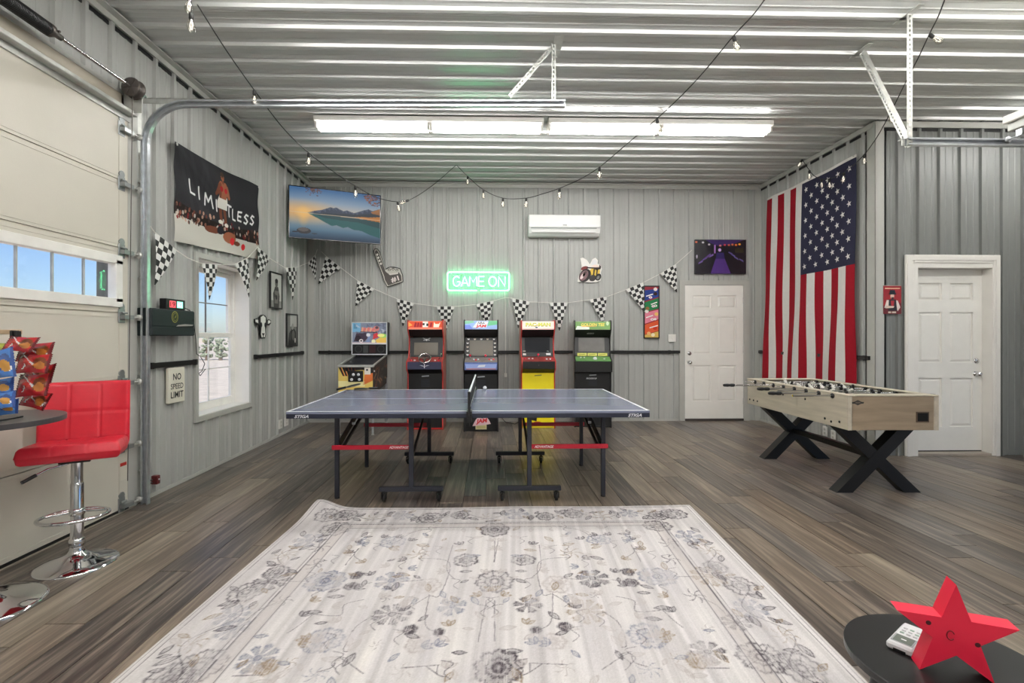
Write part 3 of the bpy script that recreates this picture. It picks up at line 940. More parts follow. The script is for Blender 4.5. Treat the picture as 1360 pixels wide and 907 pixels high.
def deadbolt(root, x, y, z):
    obj('deadbolt', MB().lathe([(0.031, 0), (0.031, -0.012), (0.026, -0.018), (0.0, -0.019)], (x, y, z), 18, 'y').box(x - 0.004, x + 0.004, y - 0.034, y - 0.018, z - 0.014, z + 0.014), M['chrome'], root)

d2 = struct('door_2', None, None); d2['label'] = 'white six panel door in the far wall'; d2['category'] = 'door'
panel_door(d2, 3.017, 3.93, DB - 0.01, 0.035, 2.09, M['doorw'])
fr = MB()
fr.box(2.93, 3.012, DB - 0.035, DB + 0.06, 0, 2.17); fr.box(3.935, 4.02, DB - 0.035, DB + 0.06, 0, 2.17); fr.box(3.012, 3.935, DB - 0.035, DB + 0.06, 2.096, 2.17)
obj('door_frame', fr, M['trim'], d2)
obj('threshold', MB().box(3.012, 3.935, DB - 0.03, DB + 0.06, 0, 0.03), M['iron'], d2)
knob(d2, 3.085, DB - 0.022, 0.90); deadbolt(d2, 3.085, DB - 0.022, 1.04)
for z in (0.30, 1.10, 1.86): obj('hinge', MB().cyl((3.930, DB - 0.028, z - 0.05), (3.930, DB - 0.028, z + 0.05), 0.008, 8), M['galvm'], d2)

d3 = struct('door_3', None, None); d3['label'] = 'white six panel entry door beside the foosball table'; d3['category'] = 'door'
panel_door(d3, 4.665, 5.487, YF + 0.10, 0.035, 2.045, M['doorw'])
fr = MB()
fr.chbox(4.515, 4.605, YF - 0.04, YF - 0.015, 0, 2.19, 0.006); fr.chbox(5.495, 5.575, YF - 0.04, YF - 0.015, 0, 2.19, 0.006); fr.chbox(4.605, 5.495, YF - 0.04, YF - 0.015, 2.10, 2.19, 0.006)
fr.box(4.53, 4.57, YF - 0.048, YF - 0.04, 0, 2.175); fr.box(5.515, 5.56, YF - 0.048, YF - 0.04, 0, 2.175); fr.box(4.57, 5.515, YF - 0.048, YF - 0.04, 2.13, 2.175)
fr.box(4.60, 4.66, YF - 0.03, YF + 0.15, 0, 2.10); fr.box(5.49, 5.50, YF - 0.03, YF + 0.15, 0, 2.10); fr.box(4.66, 5.49, YF - 0.03, YF + 0.15, 2.05, 2.10)
obj('door_frame', fr, M['white'], d3)
obj('threshold', MB().box(4.66, 5.49, YF - 0.02, YF + 0.12, 0, 0.022), mat('threshold_pale', (170, 160, 148), 0.5), d3)
obj('door_sweep', MB().box(4.667, 5.485, YF + 0.085, YF + 0.10, 0.022, 0.036), M['black'], d3)
knob(d3, 5.42, YF + 0.088, 0.885); deadbolt(d3, 5.42, YF + 0.088, 1.03)

# ------------------------------------------------------------------ second overhead door, standing open under the ceiling
g2 = struct('door_4', None, None); g2['label'] = 'raised overhead door lying open under the ceiling'; g2['category'] = 'garage door'
door_sections(g2, lambda s, z, n: (3.64 + z, s, 2.80 - n), -0.25, 3.36, [0.0, 0.49, 0.98, 1.46, 1.94, 2.42, 2.80])
obj('stiffener', MB().chbox(3.645, 3.675, -0.25, 3.36, 2.74, 2.80, 0.004), M['galvm'], g2)
obj('bottom_seal', MB().chbox(3.618, 3.64, -0.25, 3.37, 2.795, 2.85, 0.006), M['white'], g2)
rb = MB(); rb.box(3.70, 3.80, 3.28, 3.36, 2.77, 2.80); rb.box(3.72, 3.78, 3.33, 3.37, 2.715, 2.78); rb.cyl((3.75, 3.33, 2.725), (3.75, 3.50, 2.725), 0.007, 8); rb.lathe([(0.008, 0), (0.023, 0.002), (0.023, 0.02), (0.008, 0.022)], (3.75, 3.44, 2.725), 12, 'y')
obj('roller_bracket', rb, M['galv'], g2)
t2 = thing('door_track', 'galvanised track carrying the raised overhead door beside the entry', 'door track', (3.0, 3.47, 2.71))
obj('roller_track', channel([(0.02, 0, 0), (3.0, 0, 0.0), (3.45, 0, -0.10), (3.55, 0, -0.5), (3.55, 0, -2.70)], 0.052, 0.034, 0.004), M['galv'], t2)
obj('track_angle', MB().box(0.0, 3.4, 0.020, 0.024, -0.02, 0.03).box(0.0, 3.4, 0.020, 0.055, 0.026, 0.03), M['galvm'], t2)
b2 = thing('track_bracket', 'long slotted hanger and brace above the entry door', 'bracket', (3.06, 3.47, H - 0.019))
obj('hanger', perforated((0, 0, 0), (0, 0, -0.96), 0.04), M['galvm'], b2)
obj('brace', perforated((-0.006, 0.46, -0.01), (-0.006, 0.02, -0.94), 0.034, (-1, 0, 0)), M['galvm'], b2)
obj('ceiling_plate', MB().box(-0.04, 0.0, -0.10, 0.12, -0.006, 0.0), M['galvm'], b2)
obj('ceiling_plate', MB().box(-0.04, 0.0, 0.36, 0.58, -0.006, 0.0), M['galvm'], b2)

# ------------------------------------------------------------------ outdoors
go = MB(); go.box(-400, 400, -300, 500, -0.6, -0.15)
gr = struct('ground', go, M['ground'])
def bush(loc, r, h, label, seed):
    rnd = random.Random(seed)
    t = thing('tree', label, 'tree', loc)
    c = MB()
    for k in range(34):
        q = Vector((rnd.uniform(-r, r) * .7, rnd.uniform(-r, r) * .5, h * rnd.uniform(.15, .9)))
        b = bmesh.new(); bmesh.ops.create_icosphere(b, subdivisions=2, radius=1)
        s = rnd.uniform(.20, .36) * r
        vs = []
        for v in b.verts:
            f = s * (1 + rnd.uniform(-.3, .3))
            vs.append((q.x + v.co.x * f, q.y + v.co.y * f, max(0.1, q.z + v.co.z * f * .8)))
        c.add(vs, [[v.index for v in f.verts] for f in b.faces]); b.free()
    obj('crown', c, M['leaf'], t)
    obj('trunk', MB().tube([(0, 0, 0), (0, 0, h * .5)], [.12, .06], 8), M['bark'], t)
for k, (u, dd, r, h) in enumerate([(257, 30, .42, 1.45), (275, 30, .42, 1.6), (293, 30, .40, 1.4), (311, 30, .42, 1.65)]):
    p = pt(u, 480, d=dd); p.z = -0.15
    bush(p, r, h, ['pale bush beside the near window jamb outdoors', 'low pale bush in the middle of the window view', 'pale rounded bush behind the lower window pane', 'tallest pale bush beyond the window jamb'][k], k)
# ------------------------------------------------------------------ ceiling light fixtures
def strip_light(x0, y, label, n=2):
    t = thing('strip_light', label, 'ceiling light', (x0, y, H - 0.019), 0, 'tube lights on the ceiling')
    L = 1.22 * n
    b = MB(); b.chbox(0, L, -0.105, 0.105, -0.055, 0, 0.006)
    b.prism([(-0.105, -0.055), (-0.06, -0.075), (0.06, -0.075), (0.105, -0.055)], 0.002, L - 0.002, plane='yz')
    obj('housing', b, M['white'], t)
    for k in range(n):
        a, e = k * 1.22 + 0.03, (k + 1) * 1.22 - 0.03
        for yy in (-0.05, 0.05):
            obj('tube', MB().cyl((a, yy, -0.098), (e, yy, -0.098), 0.017, 12), M['tube'], t)
        for q in (a - 0.024, e):
            for yy in (-0.05, 0.05): obj('socket', MB().chbox(q, q + 0.024, yy - 0.03, yy + 0.03, -0.118, -0.06, 0.004), M['white'], t)
    return t
strip_light(-1.86, 5.31, 'bright twin tube light fixture nearer the overhead door')
strip_light(0.63, 5.31, 'bright twin tube light fixture nearer the flag')
strip_light(3.12, 3.0, 'twin tube light fixture over the raised overhead door')
strip_light(5.25, 4.35, 'short twin tube light fixture over the entry door', 1)  # added lamp, out of view, brightens the entry wall and door
strip_light(3.12, -1.6, 'twin tube light fixture behind the raised overhead door')  # unseen extra fixture, added to light the star and foosball end
for y, n in ((3.0, 'above the rug'), (0.7, 'above the near end of the rug'), (-1.6, 'behind the rug')):
    strip_light(-1.86, y, 'twin tube light fixture ' + n + ', door end')
    strip_light(0.63, y, 'twin tube light fixture ' + n + ', flag end')

# ------------------------------------------------------------------ festoon lights
def bulb(parent, p, tilt):
    p = Vector(p); d = Vector(tilt).normalized()
    q = Vector((0, 0, -1)).rotation_difference(d).to_matrix().to_4x4()
    s = MB().lathe([(0.010, 0.0), (0.0135, -0.006), (0.0135, -0.034), (0.010, -0.038)], n=10)
    g = MB().lathe([(0.011, -0.036), (0.014, -0.045), (0.0235, -0.068), (0.0265, -0.085), (0.022, -0.104), (0.011, -0.115), (0.0, -0.118)], n=12)
    f = MB()
    for k in range(4):
        a = PI * k / 2
        f.tube([(0.003 * math.cos(a), 0.003 * math.sin(a), -0.045), (0.010 * math.cos(a), 0.010 * math.sin(a), -0.075), (0.004 * math.cos(a + .6), 0.004 * math.sin(a + .6), -0.10)], 0.0011, 4)
    for m in (s, g, f): m.v = [tuple(q @ Vector(v)) for v in m.v]
    b = obj('bulb', g, M['bulbglass'], parent, p)
    obj('socket', s, M['cord'], b); obj('filament', f, M['filament'], b)

def festoon(label, pix, bulbs):
    """pix: (u, v, depth) knots of the cord; bulbs: (u, v, tilt)"""
    pts = [pt(u, v, d=d) for u, v, d in pix]
    t = thing('string_lights', label, 'string lights', pts[len(pts) // 2], 0, 'clear bulb string lights')
    o = pts[len(pts) // 2]
    sm = []
    for i in range(len(pts) - 1):         # Catmull-Rom through the knots
        p0, p1, p2, p3 = pts[max(i - 1, 0)], pts[i], pts[i + 1], pts[min(i + 2, len(pts) - 1)]
        for k in range(6):
            s = k / 6
            sm.append(0.5 * ((2 * p1) + (p2 - p0) * s + (2 * p0 - 5 * p1 + 4 * p2 - p3) * s * s + (3 * p1 - p0 - 3 * p2 + p3) * s ** 3))
    sm.append(pts[-1])
    obj('cord', MB().tube([p - o for p in sm], 0.0042, 6), M['cord'], t)
    for u, v, tl in bulbs:
        best = min(sm, key=lambda p: (proj(p)[0] - u) ** 2 + (proj(p)[1] - v) ** 2 if proj(p) else 1e9)
        bulb(t, best - o, tl)
def dl(pts, d0, d1):
    """depths spread so that 1/d runs evenly along the image path"""
    L = [0]
    for a, b in zip(pts, pts[1:]): L.append(L[-1] + math.hypot(b[0] - a[0], b[1] - a[1]))
    return [(u, v, 1 / (1 / d0 + (1 / d1 - 1 / d0) * l / L[-1])) for (u, v), l in zip(pts, L)]
festoon('string of clear bulbs sagging from the overhead door side to the far ceiling peak',
        dl([(262, 6), (300, 66), (338, 120), (376, 170), (410, 203), (443, 228), (472, 247), (500, 262), (528, 268), (547, 264), (576, 245), (606, 219)], 3.25, 6.75),
        [(336, 117, (0, 0, -1)), (410, 203, (0, 0, -1)), (472, 247, (0, 0.1, -1)), (528, 268, (0.2, 0, -1)), (545, 265, (-.8, 0, -.3))])
festoon('string of clear bulbs from the far ceiling peak across to the near ceiling',
        dl([(606, 219), (621, 234), (642, 252), (668, 263), (699, 263), (722, 257), (743, 250), (770, 238), (796, 222), (834, 190), (872, 158), (905, 127), (935, 95), (974, 48), (1000, 20), (1018, -4)], 6.75, 3.4),
        [(621, 234, (0, 0, -1)), (642, 252, (0, 0, -1)), (668, 263, (0, 0, -1)), (699, 263, (-.05, 0, -1)), (743, 250, (0, 0, -1)), (796, 222, (0, 0, -1)), (872, 158, (.3, 0, -1)), (974, 48, (.35, 0, -1))])
festoon('string of clear bulbs from near ceiling past the long hanger to the flag',
        dl([(1256, -4), (1246, 22), (1234, 46), (1220, 76), (1205, 105), (1184, 147), (1166, 180), (1148, 205)], 3.32, 5.40) + [(1130, 222, 5.45), (1112, 234, 5.6), (1096, 238, 5.85), (1082, 234, 6.05), (1072, 222, 6.25), (1065, 211, 6.45)],
        [(1234, 46, (.9, 0, -.5)), (1184, 147, (0, 0, -1)), (1148, 205, (0, 0, -1)), (1122, 228, (-.1, 0, -1)), (1100, 238, (0.1, 0, -1)), (1090, 237, (0.05, 0, -1)), (1074, 226, (0, 0, -1)), (1066, 212, (-.4, 0, -.6))])
festoon('two clear bulbs of a string end hanging near the overhead door ceiling',
        [(247, -14, 3.0), (253, -3, 3.0), (254.5, 12, 3.0), (254, 18, 3.0)],
        [(253, -8, (0, 0, -1)), (254, 18, (0, 0, -1))])

# ------------------------------------------------------------------ checkered bunting
def mat_checker():
    m = bpy.data.materials.new('checkered_cloth'); m.use_nodes = True
    nt = m.node_tree; b = nt.nodes['Principled BSDF']
    tc = nt.nodes.new('ShaderNodeTexCoord')
    ck = nt.nodes.new('ShaderNodeTexChecker')
    ck.inputs['Scale'].default_value = 1.0
    ck.inputs['Color1'].default_value = (*lin((24, 24, 24)), 1); ck.inputs['Color2'].default_value = (*lin((226, 226, 222)), 1)
    nt.links.new(tc.outputs['UV'], ck.inputs['Vector'])
    nt.links.new(ck.outputs['Color'], b.inputs['Base Color'])
    b.inputs['Roughness'].default_value = 0.6
    return m
CK = mat_checker()
def pennant(parent, a, b, c, o, bow):
    """triangle a, b (top) to tip c, slightly bowed out along 'bow'"""
    n = 8
    vs, uv, fs, idx = [], [], [], {}
    for i in range(n + 1):
        f = i / n
        for j in range(n - i + 1) if i < n else range(1):
            w = n - i
            g = j / w if w else 0.5
            e0 = a.lerp(c, f); e1 = b.lerp(c, f)
            p = e0.lerp(e1, g) + bow * (math.sin(PI * f) * 0.012 + 0.008 * math.sin(PI * g) * (1 - f))
            idx[i, j] = len(vs); vs.append(p - o)
            uv.append(((g - 0.5) * (1 - f) * 5.2 + 0.5, f * 8.2))
    for i in range(n):
        w = n - i
        for j in range(w):
            if i == n - 1: fs.append((idx[i, 0], idx[i, 1], idx[n, 0])); break
            fs.append((idx[i, j], idx[i, j + 1], idx[i + 1, min(j, w - 1)]))
            if j < w - 1: fs.append((idx[i, j + 1], idx[i + 1, j + 1], idx[i + 1, j]))
    me = bpy.data.meshes.new('pennant'); me.from_pydata(vs, [], fs)
    u = me.uv_layers.new(name='uv')
    for l in me.loops: u.data[l.index].uv = uv[l.vertex_index]
    me.polygons.foreach_set('use_smooth', [True] * len(fs))
    me.materials.append(CK)
    obj('pennant', me, None, parent)
def bunting(label, flags, line, conv, bow):
    ps = [conv(u, v) for u, v in line]
    o = ps[0].copy()
    t = thing('bunting', label, 'bunting', o, 0, 'checkered pennant strings')
    obj('string', MB().tube([p - o for p in ps], 0.0045, 6), M['whitec'], t)
    for (u1, v1), (u2, v2), (u3, v3) in flags:
        pennant(t, conv(u1, v1), conv(u2, v2), conv(u3, v3), o, bow)
Lw = lambda u, v: pt(u, v, X=XL + 0.08) if u < 400 else pt(u, v, Y=DB - 0.06)
bunting('checkered pennants on white string along the window wall',
        [((205.5, 308.5), (234.6, 332.8), (205, 380)), ((267.3, 349.8), (289, 351.7), (277.7, 399.5)), ((312, 351), (329, 342.5), (330.9, 396)),
         ((342.5, 328.4), (358.3, 343), (340, 373.5)), ((378.9, 355.8), (394, 355), (388.6, 399.5)), ((408.8, 349.4), (419.2, 338), (419, 372.5))],
        [(192, 291), (205.5, 308.5), (234.6, 332.8), (250, 343), (267.3, 349.8), (289, 351.7), (312, 351), (329, 342.5), (342, 328), (358.3, 343), (378.9, 355.8), (394, 355), (409, 349), (419.2, 338), (421.5, 331)],
        Lw, Vector((1, 0, 0)))
Bw = lambda u, v: pt(u, v, Y=DB - 0.055)
bunting('checkered pennants on white string swagged across the far wall above the arcade machines',
        [((432.9, 340), (452.8, 355.7), (422.4, 378)), ((474.8, 372.5), (497.4, 384), (472, 407)), ((526.7, 396.6), (550, 402.9), (535, 434)),
         ((580, 407), (604, 407), (592, 441)), ((632.4, 404.4), (656, 399.3), (647, 434)), ((680, 396), (704, 401), (688, 437)), ((730, 402), (754, 402), (743, 440)),
         ((783, 398), (806, 394), (801, 431)), ((831.5, 384.6), (854.6, 375), (855.5, 414)), ((877, 363.5), (898, 350.6), (899, 389))],
        [(426.6, 334), (432.9, 340), (452.8, 355.7), (474.8, 372.5), (497.4, 384), (526.7, 396.6), (550, 402.9), (580, 407), (604, 407), (632.4, 404.4), (656, 399.3), (672, 395), (680, 396), (704, 401), (730, 402), (754, 402), (783, 398), (806, 394), (831.5, 384.6), (854.6, 375), (877, 363.5), (898, 350.6), (919, 332)],
        Bw, Vector((0, -1, 0)))

# ------------------------------------------------------------------ wall art helpers
def on_back(u0, u1, v0, v1, off=0.022):
    a, b = pt(u0, v1, Y=DB - off), pt(u1, v0, Y=DB - off)
    return (a.x + b.x) / 2, a.z, b.x - a.x, b.z - a.z            # centre x, base z, width, height
RL, RR = PI / 2, -PI / 2          # facings of things on the window wall and on the flag wall

# lake television
p0, p1 = pt(383, 318, d=6.5), pt(506, 322, d=7.0)
ctr = (p0 + p1) / 2; ang = math.atan2(p1.y - p0.y, p1.x - p0.x)
tvw = math.hypot(p1.x - p0.x, p1.y - p0.y); tvh = 0.705
tv = thing('wall_television', 'flat television showing a mountain lake, angled in the far corner', 'television', (ctr.x, ctr.y, 2.615), ang)
def T(m): return m
obj('bezel', MB().chbox(-tvw / 2, tvw / 2, 0, 0.035, 0, tvh, 0.004).chbox(-tvw * .3, tvw * .3, 0.035, 0.075, 0.1, 0.5, 0.01), M['blackg'], tv)
cv = Canvas(1.6, 0.9, 220, 124, (0, 0, 0))
yy = cv.y / 0.9
for i, (a, b) in enumerate(zip([(0, (30, 54, 78)), (.18, (92, 124, 146)), (.36, (150, 162, 166)), (.49, (196, 176, 150)), (.55, (204, 190, 172)), (.74, (140, 162, 184)), (1.01, (58, 104, 154))][:-1], [(.18, (92, 124, 146)), (.36, (150, 162, 166)), (.49, (196, 176, 150)), (.55, (204, 190, 172)), (.74, (140, 162, 184)), (1.01, (58, 104, 154))])):
    t = np.clip((yy - a[0]) / (b[0] - a[0]), 0, 1)[..., None]
    w = (yy >= a[0]) & (yy < b[0])
    cv.a[w] = (np.array(a[1], float) * (1 - t) + np.array(b[1], float) * t)[w]
hz = 0.45
cv.ell(.22, .47, .42, .13, (244, 178, 96), .75, .9)
ridge = [(0.3, .46), (.42, .50), (.55, .53), (.62, .56), (.70, .595), (.75, .58), (.80, .60), (.86, .57), (.93, .545), (.99, .565), (1.05, .545), (1.12, .53), (1.2, .56), (1.3, .60), (1.38, .625), (1.46, .60), (1.6, .655)]
cv.poly([(0, .45)] + [(x, .45 + (y - .45) * .25) for x, y in ridge[:4]] + [(.3, .45)], (92, 104, 124))
cv.poly(ridge + [(1.6, .45), (.3, .45)], (40, 54, 76))
for (x, y), (x2, y2) in zip(ridge, ridge[1:]):
    cv.poly([(x, y), (x2, y2), ((x + x2) / 2 + .03, (y + y2) / 2 - .05)], (88, 98, 118), .6)
cv.poly([(.4, .45), (.6, .475), (.9, .49), (1.15, .50), (1.35, .53), (1.6, .575), (1.6, .45)], (22, 38, 48))
cv.poly([(1.1, .45), (1.25, .47), (1.4, .475), (1.6, .50), (1.6, .40), (1.3, .43)], (190, 120, 44))
cv.poly([(1.42, .575), (1.6, .655), (1.6, .53), (1.45, .55)], (186, 116, 50), .8)
cv.poly([(.3, .45), (.5, .36), (.62, .30), (.72, .255), (.8, .275), (.92, .235), (1.0, .26), (1.1, .22), (1.25, .21), (1.4, .15), (1.6, .10), (1.6, .40), (1.3, .43)], (22, 92, 92))
cv.poly([(.36, .45), (.62, .385), (.9, .37), (1.2, .36), (1.6, .28), (1.6, .40), (1.3, .43)], (12, 66, 70))
cv.ell(.235, .46, .10, .06, (255, 206, 120), .9, .8); cv.ell(.235, .40, .06, .12, (255, 196, 110), .6, .8)
cv.line([(0, .452), (1.6, .440)], .008, (226, 206, 180), .8)
cv.ell(.24, .13, .12, .055, (54, 52, 54)); cv.ell(.23, .15, .09, .035, (98, 94, 92)); cv.ell(.09, .10, .05, .012, (40, 42, 46)); cv.ell(.42, .09, .05, .01, (50, 56, 62))
rn = random.Random(3)
for k in range(130):
    x = rn.uniform(1.30, 1.6); y = rn.uniform(.70, .90)
    if (x - 1.28) * .9 + (y - .68) > .16: cv.ell(x, y, rn.uniform(.008, .02), rn.uniform(.006, .012), rn.choice([(120, 70, 60), (80, 58, 58), (150, 96, 70)]), .9)
for k in range(60):
    x = rn.gauss(.42, .07); y = .9 - abs(rn.gauss(0, .05))
    cv.ell(x, y, .012, .009, rn.choice([(110, 70, 60), (80, 60, 60)]), .9)
b_ = 0.012
me = cv.mesh('screen_picture', lambda x, y: (-tvw / 2 + b_ + x / 1.6 * (tvw - 2 * b_), np.full_like(x, -0.001), b_ + y / 0.9 * (tvh - 2 * b_)))
me.materials.append(M['screen']); obj('screen', me, None, tv)
obj('wall_arm', MB().bar((-0.15, 0.075, 0.3), (-0.15, 0.30, 0.3), 0.05, 0.05).bar((0.15, 0.075, 0.3), (0.10, 0.42, 0.3), 0.05, 0.05), M['black'], tv)

# dark banner with a boxer
p0, p1 = pt(229, 321, X=XL + 0.03), pt(340, 342, X=XL + 0.03)
BW, BH = 1.54, 0.86
bn = thing('banner', 'dark cloth banner with boxer picture and brush lettering above the window', 'banner', (XL + 0.03, p0.y + BW / 2, 2.14), RL)
cv = Canvas(BW, BH, 300, 168, (44, 44, 47))
cv.a += RNG.normal(0, 2, cv.a.shape)
for k in range(7): cv.line([(rn.uniform(0, .5), .86), (rn.uniform(.3, 1.4), .2)], .05, (58, 58, 62), .35)
cv.poly([(0, 0), (BW, 0), (BW, .17), (.75, .185), (0, .24)], (196, 194, 184))
cv.poly([(0, .24), (.75, .185), (BW, .17), (BW, .33), (.9, .27), (.5, .29), (0, .36)], (34, 26, 24))
for k in range(120):
    x = rn.uniform(0, BW); y = rn.uniform(.20, .34) - .03 * (x / BW)
    cv.ell(x, y, .014, .018, rn.choice([(150, 100, 80), (110, 60, 46), (190, 150, 130), (60, 44, 42), (120, 30, 30), (210, 200, 190)]), .85)
sk, sk2 = (150, 92, 66), (112, 64, 46)
cv.poly([(.70, .30), (.745, .30), (.755, .46), (.70, .46)], sk2); cv.poly([(.79, .28), (.835, .28), (.835, .46), (.775, .46)], sk2)
cv.poly([(.675, .44), (.86, .44), (.865, .52), (.85, .57), (.70, .57), (.67, .50)], (226, 222, 214))
cv.poly([(.705, .55), (.835, .55), (.865, .68), (.83, .725), (.71, .725), (.68, .68)], sk); cv.poly([(.705, .55), (.74, .55), (.73, .72), (.685, .68)], sk2)
cv.line([(.77, .72), (.77, .75)], .04, sk2)
cv.ell(.77, .775, .034, .043, sk); cv.ell(.765, .80, .037, .026, (70, 52, 44)); cv.ell(.782, .77, .006, .005, (60, 34, 26)); cv.ell(.76, .77, .006, .005, (60, 34, 26))
cv.line([(.69, .68), (.65, .58), (.72, .63)], .036, sk2); cv.line([(.855, .68), (.89, .58), (.83, .62)], .036, sk)
cv.ell(.735, .645, .03, .028, (150, 30, 36)); cv.ell(.82, .64, .03, .028, (176, 36, 42))
cv.ell(.715, .30, .04, .02, (222, 216, 206)); cv.ell(.82, .28, .04, .02, (222, 216, 206))
# a second figure resting on the canvas floor
cv.ell(.60, .20, .12, .035, sk2); cv.ell(.72, .215, .055, .045, (36, 34, 40)); cv.ell(.90, .16, .13, .06, sk); cv.ell(.955, .13, .05, .04, (200, 40, 44)); cv.ell(1.06, .12, .07, .025, sk2); cv.ell(1.20, .10, .04, .035, (206, 44, 48))
GL = {'L': [[(-.5, .5), (-.42, -.45), (.5, -.5)]], 'I': [[(0, .5), (.08, -.5)]], 'M': [[(-.5, -.45), (-.36, .5), (-.05, -.1), (.3, .45), (.5, -.5)]], 'T': [[(-.5, .5), (.5, .42)], [(0, .45), (.04, -.5)]],
      'E': [[(.45, .5), (-.42, .45), (-.4, -.45), (.5, -.5)], [(-.4, .02), (.35, 0)]], 'S': [[(.45, .42), (-.1, .5), (-.45, .22), (.05, .02), (.45, -.2), (.1, -.5), (-.45, -.42)]]}
for ch, x, y, w, h in (('L', .27, .535, .075, .12), ('I', .38, .51, .02, .11), ('M', .53, .475, .13, .12), ('I', .655, .455, .02, .11), ('T', .90, .45, .085, .12), ('L', 1.01, .425, .06, .11), ('E', 1.125, .43, .075, .10), ('S', 1.255, .42, .07, .10), ('S', 1.375, .43, .07, .10)):
    for stx in GL[ch]: cv.line([(x + p * w - .0 * q, y + q * h) for p, q in stx], .021, (234, 234, 232))
def bfn(x, y):
    sag = 0.02 * np.sin(PI * np.clip(x / BW, 0, 1)) ** 2
    return x - BW / 2, -0.012 - 0.010 * np.sin(9 * x + 3 * y) * (1 - y / BH * .6) - 0.006 * np.sin(17 * y + 4 * x), y + 0.085 * (x / BW - 0.2) * 1.0 - sag * (y / BH)
me = cv.mesh('banner_cloth', bfn); me.materials.append(M['inkc']); obj('cloth', me, None, bn)
for gx, gz in ((-BW / 2 + .02, BH - .035), (BW / 2 - .02, BH + .05)):
    obj('grommet', MB().lathe([(0.006, 0), (0.013, -0.002), (0.013, -0.004), (0.006, -0.006)], (gx, -0.024, gz), 12, 'y'), M['galvm'], bn)

# framed photographs
def framed(name, label, cat, loc, rz, w, h, art, m='ink', fw=0.018, depth=0.022, fcol='blackm'):
    t = thing(name, label, cat, loc, rz)
    f = MB()
    f.chbox(-w / 2, w / 2, -depth, 0, 0, fw, .002); f.chbox(-w / 2, w / 2, -depth, 0, h - fw, h, .002)
    f.chbox(-w / 2, -w / 2 + fw, -depth, 0, fw, h - fw, .002); f.chbox(w / 2 - fw, w / 2, -depth, 0, fw, h - fw, .002)
    if fw > 0: obj('frame', f, M[fcol], t)
    a = Art(-depth * 0.55)
    art(a, w - 2 * fw, h - 2 * fw, fw)
    obj('print', a, M[m], t)
    return t
def shift(poly, dx, dz): return [(x + dx, z + dz) for x, z in poly]
def photo_boxer(a, w, h, f):
    a.p((206, 206, 200), rect(-w / 2, w / 2, f, f + h), 0)
    a.p((150, 150, 146), rect(-w / 2, w / 2, f, f + h * .2), 1)
    a.p((60, 60, 58), [(-.07, f), (.08, f), (.10, f + h * .35), (.06, f + h * .62), (-.03, f + h * .62), (-.09, f + h * .4)], 2)
    a.p((120, 118, 114), [(-.05, f + .05), (.05, f + .05), (.07, f + h * .5), (-.05, f + h * .5)], 3)
    a.p((96, 94, 90), ell(.005, f + h * .72, .042, .055), 4); a.p((28, 28, 28), ell(.005, f + h * .79, .045, .03), 5)
    a.p((70, 68, 66), stroke((-.08, f + h * .4), (.0, f + h * .3), .035), 5); a.p((40, 40, 40), ell(.0, f + h * .3, .03, .03), 6)
def photo_band(a, w, h, f):
    a.p((128, 128, 124), rect(-w / 2, w / 2, f, f + h), 0)
    a.p((200, 200, 196), rect(-w * .2, w / 2, f + h * .62, f + h), 1)
    a.p((36, 36, 36), [(-w * .4, f), (w * .45, f), (w * .4, f + h * .45), (w * .1, f + h * .6), (-w * .3, f + h * .4)], 2)
    a.p((166, 166, 160), ell(w * .05, f + h * .62, .035, .045), 3); a.p((70, 70, 70), ell(-w * .2, f + h * .30, .04, .06), 4); a.p((210, 210, 206), ell(w * .3, f + h * .16, .025, .035), 4)
    a.p((222, 222, 218), stroke((-w * .05, f + h * .66), (-w * .05, f + h * .98), .014), 4); a.p((110, 110, 106), ell(w * .12, f + h * .33, .05, .07), 3)
def left_span(u0, u1, off=0.02):
    a, b = pt(u0, 440, X=XL + off), pt(u1, 440, X=XL + off)
    return (a.y + b.y) / 2, b.y - a.y
def zat(u, v, X): return pt(u, v, X=X).z
X_ = XL + 0.022
yc, w = left_span(357, 373); z0_, z1_ = zat(357, 409, X_), zat(357, 359.5, X_)
framed('framed_photo', 'black framed monochrome portrait of a man, higher of the two', 'picture', (X_, yc, z0_), RL, w, z1_ - z0_, photo_boxer)
yc, w = left_span(379, 393.5); z0_, z1_ = zat(380, 460.5, X_), zat(380, 416, X_)
framed('framed_photo', 'black framed monochrome picture of a dark figure, lower beside the corner', 'picture', (X_, yc, z0_), RL, w, z1_ - z0_, photo_band)

# cow head sign
yc, w = left_span(336.5, 358.5); z0_, z1_ = zat(347, 449.5, X_), zat(347, 417.5, X_)
cw = thing('cow_head_sign', 'black and white cut-out cow head on the window wall', 'wall sign', (X_, yc, z0_), RL)
hh = z1_ - z0_
ol = [(-.04, 0), (.04, 0), (.062, .05), (.055, .10), (.075, .155), (.12, .15), (.165, .18), (.165, .215), (.12, .225), (.085, .205), (.07, .245), (.045, .265), (0, .275), (-.045, .265), (-.07, .245), (-.085, .205), (-.12, .225), (-.165, .215), (-.165, .18), (-.12, .15), (-.075, .155), (-.055, .10), (-.062, .05)]
sc_ = hh / .275; sw_ = w / .33
ol = [(x * sw_, z * sc_) for x, z in ol]
obj('plate', MB().prism(ol, -0.012, 0), M['blackm'], cw)
a = Art(-0.0125)
S = lambda poly: [(x * sw_, z * sc_) for x, z in poly]
a.p((236, 236, 230), S([(-.032, .015), (.032, .015), (.045, .05), (.035, .12), (.05, .18), (.05, .24), (0, .265), (-.05, .24), (-.05, .18), (-.035, .12), (-.045, .05)]), 1)
a.p((236, 236, 230), S([(-.095, .17), (-.15, .185), (-.15, .21), (-.10, .212)]), 1); a.p((236, 236, 230), S([(.095, .17), (.15, .185), (.15, .21), (.10, .212)]), 1)
a.p((24, 24, 24), S(ell(-.042, .155, .02, .03)), 2); a.p((24, 24, 24), S(ell(.042, .155, .02, .03)), 2)
